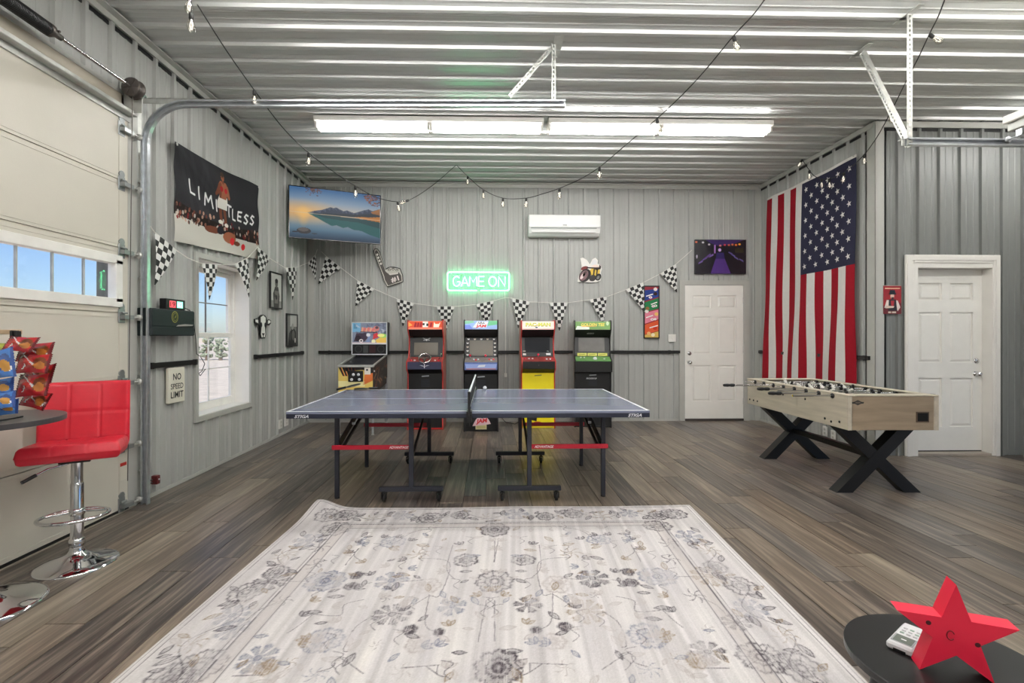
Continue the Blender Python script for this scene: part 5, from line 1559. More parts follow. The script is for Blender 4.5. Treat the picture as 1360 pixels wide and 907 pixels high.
def c_wheel(t, x0, x1):
    c = dk(0, .30) + Vector((0, .0, .005))
    n = Vector((0, -.75, .66)).normalized(); u = Vector((1, 0, 0)); v = n.cross(u)
    ring = [c + (u * math.cos(k * PI / 12) + v * math.sin(k * PI / 12)) * .082 + n * .035 for k in range(24)]
    wh = obj('steering_wheel', MB().tube(ring, .0095, 8, closed=True), M['chrome'], t)
    sp = MB()
    for a_ in (0.2, PI - .2, -PI / 2): sp.bar(c + n * .03, c + (u * math.cos(a_) + v * math.sin(a_)) * .078 + n * .035, .02, .006, n)
    sp.cyl(c, c + n * .034, .024, 14); obj('wheel_spokes', sp, M['iron'], wh)
    buttons(t, [(-.19, .2, M['redst']), (-.14, .2, M['linew']), (.14, .2, M['linew']), (.19, .2, M['redst'])])
    b = MB()
    for s in (-1, 1): b.tube([(s * .215, .13, 1.06), (s * .205, .05, 1.01), (s * .18, .0, .975)], .006, 6)
    obj('deck_tube', b, M['chrome'], t)
    a = Art(-.0466); 
    for s in (1, -1): a.p((200, 204, 212), [(0, .885), (s * .03, .905), (s * .07, .905), (s * .02, .89)], 1)
    a.p((220, 222, 226), rect(-.006, .006, .865, .925), 2); obj('apron_emblem', a, M['ink'], t)
apron_dark = mat('apron_blue_black', (58, 60, 84), .35)
red_deck = mat('red_speckle_deck', (150, 60, 56), .45, 0, .35, 60)
arcade('arcade_cabinet', 'red arcade machine with a chrome steering wheel', (-.895, 6.80, 0), 0, .50, M['pinkr'], M['redc'], M['blackm'], mq, red_deck, bz_wing, M['screeng'], apron_dark, M['blackm'], rz_none, c_wheel, M['blackm'], (.13, .85, .08, .74))

# cabinet with face-dotted bezel
def mq(a, w, L):
    a.p((150, 180, 220), rect(-w / 2, w / 2, 0, L), 0); a.p((110, 190, 140), [(w * .2, L * .4), (w / 2, L * .55), (w / 2, L), (w * .24, L)], 1); a.p((130, 190, 160), [(-w / 2, L * .6), (-w * .2, L * .8), (-w * .25, L), (-w / 2, L)], 1)
    a.p((120, 140, 214), [(-w / 2, 0), (-w * .25, 0), (-w * .35, L * .5), (-w / 2, L * .5)], 1)
    a.p((236, 238, 240), [(-w * .26, L * .2), (w * .16, L * .2), (w * .22, L * .92), (-w * .12, L * .92)], 2)
    a.t('NBA', -w * .0, L * .74, 3, width=w * .22, height=L * .3, col=(70, 70, 90), bold=.02, shear=.2); a.t('JAM', 0, L * .34, 3, width=w * .34, height=L * .42, col=(206, 60, 66), bold=.05, shear=.2)
def bz_faces(a, w, L):
    rnd = random.Random(5)
    def face(x, z):
        a.p(rnd.choice([(210, 206, 200), (196, 180, 166), (224, 222, 220)]), ell(x, z, .016, .014, 9), 1); a.p((90, 70, 62), ell(x, z + .008, .011, .006, 8), 2)
    for k in range(5): face((-.40 + .2 * k) * w, L * .93)
    for k in range(4):
        face(-w * .43, L * (.12 + .2 * k)); face(w * .43, L * (.12 + .2 * k))
def rz_jam(a, w):
    a.p((206, 196, 150), rect(-w * .17, w * .17, .03, .12), 1); a.p((186, 176, 120), rect(-w * .14, w * .14, .045, .08), 2)
    a.p((226, 190, 196), [(-w * .27, .075), (w * .10, .09), (w * .30, .105), (w * .24, .16), (w * .15, .21), (w * .05, .18), (-w * .1, .195), (-w * .17, .16)], 3)
    a.t('JAM', w * .02, .140, 5, width=w * .36, height=.075, col=(212, 52, 56), bold=.05, shear=.2, rot=.1); a.p((226, 226, 214), rect(-w * .18, -w * .09, .21, .23), 3)
def c_two(t, x0, x1):
    stick(t, -.15, .45, M['redst']); stick(t, .06, .45, M['redst'])
    buttons(t, [(-.10, .5, M['linew']), (-.07, .35, M['redst']), (-.04, .5, M['linew']), (.11, .5, M['redst']), (.14, .35, M['linew']), (.17, .5, M['redst'])])
    a = Art(-.0466); a.p((150, 170, 222), [(-.2, .87), (.2, .87), (.215, .93), (-.215, .93)], 1); a.p((206, 130, 96), rect(-.2, .2, .858, .868), 1); a.p((226, 230, 236), [(-.05, .885), (.05, .89), (.06, .92), (-.03, .915)], 2)
    obj('apron_print', a, M['ink'], t)
arcade('arcade_cabinet', 'black arcade machine with a blue deck and a face-dotted screen surround', (-.115, 6.66, 0), 0, .475, M['blackm'], M['black'], M['blackm'], mq, M['greys'], bz_faces, M['screeng'], M['blue'], M['blackm'], rz_jam, c_two, None, (.13, .87, .06, .86))

# yellow-fronted cabinet
def mq(a, w, L):
    a.p((244, 226, 214), rect(-w / 2, w / 2, 0, L), 0); a.p((236, 190, 186), rect(-w / 2, w / 2, 0, L * .12), 1)
    a.t('PAC-MAN', 0, L * .60, 2, width=w * .78, height=L * .48, col=(120, 140, 60), bold=.05); a.t('PAC-MAN', -.002, L * .63, 3, width=w * .76, height=L * .42, col=(222, 226, 110), bold=.02)
    a.p((90, 120, 130), ell(-w * .05, L * .24, .02, .012, 10), 2)
def bz_dark(a, w, L):
    a.p((40, 60, 58), stroke((-w * .3, L * .22), (w * .3, L * .24), .02), 1)
    a.p((206, 202, 196), [(-w * .46, L * .05), (-w * .36, L * .04), (-w * .36, L * .15), (-w * .46, L * .16)], 5); a.p((226, 226, 226), [(w * .28, L * .06), (w * .42, L * .05), (w * .42, L * .17), (w * .27, L * .16)], 5); a.p((190, 180, 170), rect(-w * .46, -w * .38, L * .25, L * .29), 5); a.p((120, 126, 126), [(w * .28, L * .27), (w * .38, L * .22), (w * .34, L * .30)], 5)
def rz_yellow(a, w):
    a.p((30, 30, 32), [(-w * .24, .12), (-w * .05, .10), (-w * .02, .24), (-w * .26, .25)], 1); a.p((236, 236, 230), ell(-w * .2, .2, .02, .04), 2); a.p((206, 60, 40), ell(-w * .02, .20, .04, .022), 2); a.p((196, 60, 36), ell(-w * .02, .08, .06, .016), 2)
    a.p((50, 60, 70), [(w * .12, .15), (w * .3, .15), (w * .28, .21), (w * .15, .21)], 1); a.p((120, 110, 40), ell(w * .2, .23, .03, .02), 1); a.p((214, 196, 40), rect(-w / 2, w / 2, .006, .03), 1)
def c_pac(t, x0, x1):
    stick(t, 0, .5, M['redst'])
    buttons(t, [(-.19, .5, M['redst']), (-.13, .5, M['linew']), (-.08, .5, M['linew']), (.12, .4, M['linew']), (.17, .4, M['linew']), (.2, .5, M['redst'])])
    a = Art(-.0466); a.p((70, 60, 60), ell(0, .9, .008, .014, 8), 1); obj('coin_slot', a, M['ink'], t)
arcade('arcade_cabinet', 'arcade machine with red edges and a bright yellow front', (.690, 6.88, 0), 0, .485, M['pinkr'], M['redc'], M['blackm'], mq, red_deck, bz_dark, M['screend'], M['blackm'], M['yellow'], rz_yellow, c_pac, M['yellow'], (.10, .90, .20, .99))

# green-topped cabinet
def mq(a, w, L):
    a.p((112, 150, 88), rect(-w / 2, w / 2, 0, L), 0); a.p((214, 220, 210), [(-w / 2, 0), (-w * .1, 0), (-w * .1, L * .3), (-w * .45, L * .45)], 1); a.p((190, 206, 170), ell(w * .42, L * .75, .02, .03), 1)
    a.t('GOLDEN TEE', w * .0, L * .60, 2, width=w * .68, height=L * .40, col=(226, 206, 96), bold=.03, shear=.15)
    a.p((206, 150, 80), stroke((-w * .32, L * .38), (w * .1, L * .42), .01), 2)
def bz_course(a, w, L): a.p((60, 62, 62), rect(-w / 2, w / 2, 0, L * .22), 1)
def rz_dark(a, w): a.p((60, 62, 64), rect(-w * .4, w * .4, .02, .03), 1)
def c_track(t, x0, x1):
    p = dk(.03, .45); b = MB().lathe([(.03, -.01), (.03, .006), (.024, .02), (.012, .028), (0, .03)], p, 16); obj('trackball', b, M['linew'], t)
    buttons(t, [(-.17, .7, M['linew']), (-.12, .7, M['linew']), (.16, .4, M['linew'])])
    a = Art(.1445)
    for k in range(3):
        x = -.215 + k * .147; a.p((226, 222, 120), rect(x, x + .135, 1.02, 1.062), 2); a.p((150, 150, 70), stroke((x + .02, 1.035), (x + .11, 1.045), .008), 3)
    obj('instruction_cards', a, M['ink'], t)
    a = Art(-.0466); 
    obj('deck_box', MB().box(x0 - .016, x1 + .016, -.045, .2, .80, .945), M['blackm'], t)
    a = Art(.0585); a.t('ARCADE1UP', -.02, .70, 1, width=.15, height=.022, col=(220, 220, 222), bold=.03); obj('maker_lettering', a, M['ink'], t)
    a = Art(0); a.t('ARCADE1UP', 0, 1.345, 1, width=.10, height=.02, col=(200, 200, 200), bold=.02)
    a.v = [(v[0] - .03, .055 + (1.395 - v[2]) * 1.1 - .012, v[2]) for v in a.v]; obj('maker_lettering', a, M['ink'], t)
golf_screen = mat('golf_screen', (84, 80, 76), .3, 0, .15, 9)
arcade('arcade_cabinet', 'black arcade machine with a green marquee and a white trackball', (1.475, 6.93, 0), math.radians(-7), .525, mat('grey_side', (150, 152, 148), .4), M['black'], M['blackm'], mq, M['green'], bz_course, golf_screen, M['blackm'], M['blackm'], rz_dark, c_track, None, (.10, .86, .24, .99))

# ------------------------------------------------------------------ pinball machine
pb = thing('pinball_machine', 'pinball machine with colourful backglass and flame-painted cabinet', 'pinball machine', (-1.765, 6.50, 0), math.radians(1.0))
cwf, cwb, Lb = .225, .235, 1.0
sd = [(0, .52), (.98, .60), (.98, 1.02), (0, .905)]
cab = MB()
def wed(x): return [(x, y, z) for y, z in sd]
vs = wed(-cwf) + wed(cwf)
cab.add(vs, [(0, 1, 2, 3), (7, 6, 5, 4), (0, 4, 5, 1), (1, 5, 6, 2), (2, 6, 7, 3), (3, 7, 4, 0)])
obj('cabinet', cab, M['blackm'], pb)
a = Art(-.0008)
a.p((236, 206, 110), rect(-cwf, cwf, .525, .90), 0)
for k in range(5): a.p((30, 26, 26), [(-cwf + .045 * k, .90), (-cwf + .03 + .045 * k, .90), (-cwf + .08 + .035 * k, .78), (-cwf + .06 + .035 * k, .78)], 1); a.p((226, 116, 60), [(-cwf + .03 + .045 * k, .90), (-cwf + .038 + .045 * k, .90), (-cwf + .09 + .035 * k, .78), (-cwf + .08 + .035 * k, .78)], 1)
a.p((34, 28, 28), [(-.15, .90), (cwf, .90), (cwf, .80), (.1, .86), (-.15, .84)], 1)
a.p((226, 120, 60), [(.10, .66), (cwf, .72), (cwf, .82), (.12, .80)], 2); a.p((240, 232, 220), rect(.115, .195, .80, .89), 3); a.p((40, 40, 44), ell(.15, .86, .014, .014, 8), 4)
a.p((248, 236, 170), rect(-cwf, .12, .64, .715), 2)
obj('front_print', a, M['ink'], pb)
obj('coin_door', MB().chbox(-.095, .10, -.014, -.003, .705, .85, .004), M['blackm'], pb)
for x, z in ((-.048, .735), (.052, .735), (-.025, .80), (.04, .80)): obj('coin_button', MB().lathe([(.019, 0), (.019, -.008), (.01, -.014), (0, -.015)], (x, -.014, z), 12, 'y'), M['linew'], pb)
sp = Canvas(.98, .34, 100, 40, (58, 48, 42))
rn2 = random.Random(9)
for k in range(40):
    x = rn2.uniform(0, .95); y = rn2.uniform(.0, .28)
    sp.line([(x, y), (x + rn2.uniform(.05, .2), y + rn2.uniform(-.06, .12))], rn2.uniform(.01, .035), rn2.choice([(170, 90, 60), (120, 80, 56), (196, 150, 110), (44, 40, 40), (90, 84, 76)]), .8)
me = sp.mesh('side_art', lambda x, y: (np.full_like(x, cwf + .0015), x, np.clip(.53 + .082 * x, 0, 9) + y / .34 * (.370 + .035 * x)))
me.materials.append(M['ink']); obj('side_print', me, None, pb)
obj('lockdown_bar', MB().chbox(-cwf - .012, cwf + .012, -.012, .05, .895, .925, .006), M['galvm'], pb)
rl = MB()
for s in (-1, 1): rl.bar((s * (cwf + .002), .04, .918), (s * (cwf + .002), .97, 1.03), .02, .02)
obj('side_rail', rl, M['galvm'], pb)
obj('playfield_glass', MB().add([(-cwf + .01, .05, .912), (cwf - .01, .05, .912), (cwf - .01, .96, 1.018), (-cwf + .01, .96, 1.018)], [(0, 1, 2, 3)]), M['screend'], pb)
bbz0, bbz1, bbw = 1.03, 1.515, .262
obj('backbox', MB().chbox(-bbw, bbw, .80, .98, bbz0, bbz1, .004), M['blackm'], pb)
fr = MB(); 
for b in ((-bbw, bbw, bbz1 - .014, bbz1), (-bbw, bbw, bbz0, bbz0 + .014), (-bbw, -bbw + .014, bbz0, bbz1), (bbw - .014, bbw, bbz0, bbz1), (-bbw, bbw, bbz0 + .155, bbz0 + .168)): fr.box(b[0], b[1], .790, .80, b[2], b[3])
obj('backbox_frame', fr, M['linew'], pb)
bg = Canvas(.50, .31, 110, 70, (120, 128, 146))
bg.poly([(0, .17), (.12, .17), (.12, .31), (0, .31)], (110, 160, 190)); bg.poly([(.02, .22), (.07, .22), (.07, .29), (.02, .29)], (84, 130, 160))
for k in range(26): bg.poly([(x := rn2.uniform(.05, .48), y := rn2.uniform(.12, .29)), (x + rn2.uniform(.02, .09), y + rn2.uniform(-.02, .03)), (x + rn2.uniform(-.02, .05), y + rn2.uniform(.02, .06))], rn2.choice([(180, 184, 196), (90, 96, 116), (150, 156, 176), (70, 76, 92)]), .7)
bg.poly([(.02, .03), (.06, .15), (.20, .16), (.24, .10), (.18, .03)], (64, 52, 66)); bg.ell(.085, .075, .04, .045, (40, 32, 40)); bg.ell(.13, .04, .03, .025, (214, 206, 206)); bg.ell(.13, .04, .015, .012, (50, 40, 46))
for k in range(7): bg.poly([(.13 + k * .03, .18 + .01 * (k % 2)), (.155 + k * .03, .17), (.165 + k * .03, .235), (.14 + k * .03, .245 - .01 * (k % 3))], (206, 110, 104) if k % 2 else (214, 150, 120))
bg.line([(.12, .17), (.36, .165)], .012, (60, 54, 60)); bg.ell(.35, .22, .045, .04, (196, 120, 116)); bg.ell(.36, .235, .025, .02, (90, 70, 76))
bg.poly([(.20, .02), (.24, .13), (.27, .10), (.25, .02)], (120, 134, 170)); bg.ell(.235, .125, .03, .025, (206, 206, 212)); bg.poly([(.30, .06), (.38, .09), (.37, .16), (.31, .14)], (200, 60, 66))
bg.poly([(.36, .0), (.5, .0), (.5, .10), (.42, .10), (.34, .05)], (222, 186, 90)); bg.ell(.45, .115, .06, .03, (150, 206, 100)); bg.ell(.42, .12, .05, .025, (230, 226, 140)); bg.ell(.31, .03, .03, .03, (230, 222, 180)); bg.line([(.0, .01), (.5, .005)], .012, (220, 200, 200))
me = bg.mesh('backglass_art', lambda x, y: (x - .25, np.full_like(x, .7945), y + bbz0 + .168)); me.materials.append(M['marquee']); obj('backglass', me, None, pb)
a = Art(.7950)
a.p((22, 22, 24), rect(-.247, .247, bbz0 + .014, bbz0 + .155), 0)
for x in (-.16, .17): a.p((58, 58, 60), ell(x, bbz0 + .085, .055, .055, 20), 1); a.p((30, 30, 32), ell(x, bbz0 + .085, .042, .042, 20), 2)
a.p((70, 72, 72), rect(-.09, -.02, bbz0 + .03, bbz0 + .14), 1); a.p((60, 32, 36), rect(0, .09, bbz0 + .03, bbz0 + .14), 1)
obj('speaker_panel', a, M['ink'], pb)
obj('hinge_neck', MB().box(-.2, .2, .82, .97, .99, bbz0), M['blackm'], pb)
for x in (-cwf + .01, cwf - .01):
    for y, zt in ((.02, .60), (.95, .68)):
        lg = MB(); lg.tube([(x, y, zt), (x * 1.02, y, .02)], [.020, .014], 8); lo = obj('leg', lg, M['galv'], pb)
        obj('leveler', MB().lathe([(.022, 0), (.022, .008), (.008, .02), (.008, .03)], (x * 1.02, y, 0), 10), M['galvm'], lo)
for s in (-1, 1): obj('flipper_button', MB().lathe([(.012, 0), (.012, s * .01), (0, s * .012)], (s * (cwf + .001), .06, .84), 10, 'x'), M['linew'], pb)

# ------------------------------------------------------------------ table tennis table
TT = thing('table_tennis_table', 'blue table tennis table with dark frame and red rails', 'table', (-.15, 4.4425, 0))
tz, tl, tw = .740, 2.73, 1.525
for s in (-1, 1):
    a_, b_ = (-tl / 2, -.002) if s < 0 else (.002, tl / 2)
    tp = obj('table_half', MB().chbox(a_, b_, -tw / 2, tw / 2, tz - .018, tz, .002), M['tabletop'], TT)
    ln = MB()
    for q in ((a_, b_, -tw / 2, -tw / 2 + .02), (a_, b_, tw / 2 - .02, tw / 2), (a_, b_, -.0018, .0018)): ln.box(q[0], q[1], q[2], q[3], tz, tz + .0006)
    e = (-tl / 2, -tl / 2 + .02) if s < 0 else (tl / 2 - .02, tl / 2)
    ln.box(e[0], e[1], -tw / 2, tw / 2, tz, tz + .0007)
    obj('white_line', ln, M['linew'], tp)
    ap = MB()
    ap.chbox(a_ , b_, -tw / 2, -tw / 2 + .025, tz - .052, tz - .018, .003); ap.chbox(a_, b_, tw / 2 - .025, tw / 2, tz - .052, tz - .018, .003)
    o_ = (-tl / 2, -tl / 2 + .025) if s < 0 else (tl / 2 - .025, tl / 2)
    ap.chbox(o_[0], o_[1], -tw / 2 + .025, tw / 2 - .025, tz - .052, tz - .018, .003)
    obj('apron', ap, M['navy'], TT)
    ar = Art(-tw / 2 - .0006); ar.t('STIGA', s * (tl / 2 - .115), tz - .035, 1, width=.105, height=.024, col=(232, 234, 240), bold=.03, shear=.35); obj('apron_lettering', ar, M['ink'], TT)
    xo, xi = s * 1.075, s * .465
    for fy, nm in ((-1, 'f'), (1, 'r')):
        yl = fy * .475
        lg = obj('leg', MB().chbox(xo - .017, xo + .017, yl - .017, yl + .017, .012, tz - .052, .003), M['legn'], TT)
        obj('foot', MB().lathe([(.02, 0), (.02, .012), (.012, .016)], (xo, yl, 0), 12), M['black'], lg)
        yb_ = fy * .575
        obj('wheel_post', MB().chbox(xi - .018, xi + .018, yb_ - .015, yb_ + .015, .115, tz - .03, .003), M['legn'], TT)
        bb = obj('wheel_bar', MB().chbox(xi - .25, xi + .25, yb_ - .02, yb_ + .02, .085, .122, .004), M['legn'], TT)
        for cxw in (xi - .215, xi + .215):
            cs_ = MB(); cs_.lathe([(.012, .07), (.012, .088)], (cxw, yb_, 0), 10); cs_.box(cxw - .020, cxw - .015, yb_ - .018, yb_ + .022, .025, .075); cs_.box(cxw + .015, cxw + .020, yb_ - .018, yb_ + .022, .025, .075); cs_.box(cxw - .02, cxw + .02, yb_ - .012, yb_ + .016, .066, .074)
            cs_.lathe([(.010, -.011), (.030, -.010), (.030, .010), (.010, .011)], (cxw, yb_ + .008, .030), 16, 'x')
            obj('caster', cs_, M['black'], TT)
        rx0, rx1 = (xo - .035, xi - .018) if s < 0 else (xi + .018, xo + .035)
        yr = yl - .025 if fy < 0 else yl + .025
        rl_ = obj('rail', MB().chbox(rx0, rx1, yr - .006, yr + .006, .395, .432, .003), M['rail'], TT)
        if fy < 0:
            ar = Art(yr - .0066); xt = (xi - .11) if s < 0 else (xi + .125)
            ar.t('ADVANTAGE', xt, .4135, 1, width=.155, height=.02, col=(244, 238, 240), bold=.02, shear=.2); obj('rail_lettering', ar, M['ink'], rl_)
    obj('brace', MB().bar((xo + s * -.02, -.475, .44), (xo - s * .02, .30, tz - .06), .012, .055), M['blackm'], TT)
    obj('brace', MB().bar((xo + s * -.04, -.475, .40), (xo - s * .04, .40, tz - .10), .02, .02), M['blackm'], TT)
    obj('fold_strut', MB().bar((xi, -.575, .33), (xi, .45, tz - .10), .018, .022), M['blackm'], TT)
    obj('latch', MB().cyl((xo - s * .03, -.15, .545), (xo - s * .055, -.15, .545), .012, 10), M['linew'], TT)
net = thing('table_net', 'dark net with white tape clamped across the blue table', 'net', (-.15, 4.4425, tz))
nm = MB()
ov = tw / 2 + .08
nm.box(-.0012, .0012, -ov, ov, .018, .140)
obj('mesh_cloth', nm, mat('net_cloth', (26, 28, 34), .8), net)
obj('tape', MB().box(-.006, .006, -ov, ov, .136, .152), M['linew'], net)
obj('bottom_cord', MB().box(-.003, .003, -ov, ov, .012, .020), M['linew'], net)
for s in (-1, 1):
    po = MB(); po.chbox(-.010, .010, s * ov - .008, s * ov + .008, -.03, .156, .003)
    cl = MB(); cl.box(-.02, .02, min(s * (tw / 2 - .05), s * ov), max(s * (tw / 2 - .05), s * ov), .0012, .008); cl.box(-.02, .02, min(s * (tw / 2 + .004), s * ov), max(s * (tw / 2 + .004), s * ov), -.075, .001); cl.cyl((0, s * (tw / 2 + .03), -.11), (0, s * (tw / 2 + .03), -.075), .008, 8)
    p_ = obj('post', po, M['blackm'], net); obj('clamp', cl, M['blackm'], p_)
# paddles and ball
def paddle(label, loc, rz, m, tilt=0.0, lift=0.0):
    t = thing('table_tennis_paddle', label, 'paddle', loc, rz, 'paddles on the table'); t.rotation_euler = (tilt, 0, rz)
    pr_ = [(.075 * math.sin(a) * (1.0), .078 * math.cos(a)) for a in [k * 2 * PI / 24 for k in range(24)]]
    obj('blade', MB().prism(pr_, 0, .006, plane='xy'), M['oak'], t)
    obj('rubber', MB().prism([(x * .98, y * .98 + .002) for x, y in pr_], .006, .009, plane='xy'), m, t)
    obj('handle', MB().chbox(-.014, .014, -.17, -.07, -.004, .018, .005), M['blackm'], t)
pp = pt(478, 517, Z=tz)
dkg = mat('dark_green_rubber', (24, 40, 36), .6)
paddle('dark paddle lying flat on the far end of the table', (pp.x + .03, pp.y - .045, tz + .0052), 1.9, dkg)
paddle('dark green paddle propped on the other paddle by its handle', (pp.x - .06, pp.y - .04, tz + .038), -1.2, dkg, .22)
bp_ = pt(644, 514.5, Z=tz + .02)
bl = MB(); bl.lathe([(.02 * math.sin(PI * k / 10), -.02 * math.cos(PI * k / 10)) for k in range(11)], n=16)
bo = obj('table_tennis_ball', bl, M['linew'], None, (bp_.x, min(bp_.y, 5.16), tz + .0205)); tag(bo, 'small white ball on the table behind the net', 'ball')

# ------------------------------------------------------------------ foosball table
FS = thing('foosball_table', 'washed oak foosball table on black crossed legs', 'foosball table', (3.255, 4.645, 0), math.radians(-1.2))
fw_, fl2, fz0, fz1 = .365, .795, .548, .832
T_ = .035
for s in (-1, 1):
    obj('side_board', MB().chbox(min(s * fw_, s * (fw_ - T_)), max(s * fw_, s * (fw_ - T_)), -fl2, fl2, fz0, fz1 - .012, .003), M['oaks'], FS)
for s in (-1, 1):
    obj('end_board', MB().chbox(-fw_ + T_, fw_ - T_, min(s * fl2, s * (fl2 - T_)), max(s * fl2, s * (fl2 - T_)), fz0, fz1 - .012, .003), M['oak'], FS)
cp_ = MB()
for s in (-1, 1): cp_.chbox(min(s * (fw_ + .004), s * (fw_ - .06)), max(s * (fw_ + .004), s * (fw_ - .06)), -fl2 - .004, fl2 + .004, fz1 - .013, fz1, .004)
for s in (-1, 1): cp_.chbox(-fw_ + .06, fw_ - .06, min(s * (fl2 + .004), s * (fl2 - .10)), max(s * (fl2 + .004), s * (fl2 - .10)), fz1 - .013, fz1, .004)
obj('top_rim', cp_, M['oaks'], FS)
obj('playfield', MB().box(-fw_ + T_, fw_ - T_, -fl2 + T_, fl2 - T_, .66, .672), mat('playfield_green', (120, 126, 116), .4), FS)
# near end: corner strips, emblem, ball-return hole
for q in (-fw_, fw_ - T_ + .003): obj('corner_strip', MB().box(q, q + T_ - .003, -fl2 - .003, -fl2, fz0, fz1 - .013), M['oaks'], FS)
hx, hz_ = .235, .655
ho = MB(); ho.chbox(hx - .052, hx + .052, -fl2 - .006, -fl2 + .0, hz_ - .042, hz_ + .042, .002)
obj('ball_return_frame', ho, mat('dark_wood_edge', (84, 66, 50), .5), FS)
obj('ball_return_cup', MB().box(hx - .042, hx + .042, -fl2 - .0068, -fl2 - .006, hz_ - .033, hz_ + .033), mat('deep_black', (10, 8, 7), .9), FS)
a = Art(-fl2 - .001); a.p((64, 58, 50), [(-.33, .770), (-.285, .792), (-.24, .770), (-.285, .748)], 1); a.p((44, 42, 40), [(-.335, .776), (-.235, .776), (-.24, .762), (-.33, .762)], 2); a.p((110, 100, 88), rect(-.305, -.265, .766, .774), 3)
obj('emblem', a, M['ink'], FS)
for (y, z) in ((-.70, .60), (-.60, .585), (-.52, .598), (.74, .60), (.66, .60), (.58, .60), (-.25, .73), (.1, .73)):
    obj('bolt', MB().lathe([(.010, 0), (.010, -.004), (.004, -.007), (0, -.007)], (-fw_, y, z), 10, 'x'), M['blackm'], FS)
# rods with players
men = {0: 1, 1: 2, 2: 3, 3: 5, 4: 5, 5: 3, 6: 2, 7: 1}
man_b = mat('player_black', (26, 24, 24), .35); man_w = mat('player_white', (222, 218, 210), .35)
zr_ = .805
for k in range(8):
    y = -.62 + k * (1.24 / 7)
    side = -1 if k in (1, 3, 5) else 1             # handle side
    slide = [.03, -.02, .06, -.07, .02, -.04, .05, -.10][k]
    xa = -fw_ - [.34, .33, .26, .24, .10, .40, .08, .12][k]
    xb = fw_ + (.05 if side < 0 else .02)
    slide = min(max(slide, -.08), .08)
    rod = obj('rod', MB().cyl((xa, y, zr_), (xb, y, zr_), .008, 10), M['chrome'], FS)
    xe = xa if side < 0 else xb
    obj('handle', MB().lathe([(.012, 0), (.0165, .01), (.0165, .035), (.013, .05), (.0165, .07), (.014, .105), (.009, .115)] if side > 0 else [(.009, -.115), (.014, -.105), (.0165, -.07), (.013, -.05), (.0165, -.035), (.0165, -.01), (.012, 0)], (xe - side * .0, y, zr_), 12, 'x'), M['blackm'], rod)
    for s in (-1, 1):
        obj('bearing', MB().lathe([(.022, s * -.004), (.022, s * .006), (.015, s * .016), (.009, s * .017)] if s > 0 else [(.009, -.017), (.015, -.016), (.022, -.006), (.022, .004)], (s * fw_, y, zr_), 12, 'x'), M['blackm'], rod)
    n = men[k]
    team = man_b if k in (0, 1, 3, 5) else man_w
    sx = (2 * fw_ - 2 * T_) / (n + .6)
    for q in range(n):
        x = (q - (n - 1) / 2) * sx * .92 + slide * .5
        p = MB()
        tl_ = [0.35, -.5, 1.1, .2, -.9, .5, 1.3, -.3][k]
        p.chbox(x - .016, x + .016, y - .011, y + .011, zr_ - .045, zr_ + .018, .005)
        p.lathe([(0, .018), (.011, .022), (.013, .032), (.009, .043), (0, .046)], (x, y, zr_), 10)
        p.box(x - .010, x + .010, y - .007, y + .007, zr_ - .085, zr_ - .045); p.chbox(x - .013, x + .013, y - .016, y + .012, zr_ - .100, zr_ - .085, .003)
        R_ = Matrix.Translation((0, y, zr_)) @ Matrix.Rotation(tl_, 4, 'X') @ Matrix.Translation((0, -y, -zr_))
        p.v = [tuple(R_ @ Vector(v)) for v in p.v]
        obj('player', p, team, rod)
    for s in (-1, 1): obj('bumper', MB().lathe([(.018, -.012), (.018, .012)], (s * (fw_ - T_ - .03), y, zr_), 10, 'x'), M['blackm'], rod)
# crossed legs
for yc in (-.60, .52):
    zt = fz0
    def beam(x0, x1, y0, y1):
        w_ = .135
        return MB().prism([(x0, 0), (x0 + w_, 0), (x1, zt), (x1 - w_, zt)] if x1 > x0 else [(x0 - w_, 0), (x0, 0), (x1 + w_, zt), (x1, zt)], y0, y1)
    obj('leg', beam(-.355, .315, yc - .05, yc + .05), M['blackm'], FS)
    obj('leg', beam(.355, -.355, yc - .045, yc + .045), M['blackm'], FS)
obj('stretcher', MB().chbox(-.03, .03, -.56, .48, .27, .32, .004), M['blackm'], FS)

# ------------------------------------------------------------------ bar stool
BS = thing('bar_stool', 'red padded bar stool on a chrome pedestal by the overhead door', 'bar stool', (-2.36, 2.86, 0), math.radians(30))
base_prof = [(.195, 0), (.195, .006), (.185, .012), (.15, .024), (.11, .036), (.07, .05), (.045, .066), (.036, .085), (.034, .105)]
obj('base', MB().lathe(base_prof, n=48), M['chrome'], BS)
obj('pole', MB().lathe([(.031, .10), (.031, .46), (.028, .465), (.027, .47), (.027, .60)], n=24), M['chrome'], BS)
obj('collar', MB().lathe([(.030, .105), (.038, .11), (.038, .14), (.031, .15)], n=24), M['chrome'], BS)
rp = [(.19 * math.sin(k * PI / 14), -.03 - .135 + .135 * -math.cos(k * PI / 14) * 1.0 + .0, .30) for k in range(0, 0)]
ring = []
for k in range(29):
    a_ = -PI / 2 + 2 * PI * k / 28
    ring.append((.155 * math.cos(a_), -.085 + .125 * math.sin(a_), .30))
fr = MB().tube(ring[:-1], .010, 8, closed=True)
fr.tube([(-.03, 0, .30), (-.13, -.03, .30)], .009, 8); fr.tube([(.03, 0, .30), (.13, -.03, .30)], .009, 8); fr.lathe([(.031, .28), (.037, .285), (.037, .315), (.031, .32)], n=20)
obj('footrest', fr, M['chrome'], BS)
obj('seat_plate', MB().chbox(-.07, .07, -.07, .07, .590, .604, .003), M['blackm'], BS)
lv = MB().tube([(-.03, -.03, .585), (-.11, -.08, .575), (-.15, -.11, .555)], .005, 6); obj('height_lever', lv, M['chrome'], BS)
obj('lever_grip', MB().tube([(-.15, -.11, .555), (-.20, -.145, .53)], .010, 8), M['black'], BS)
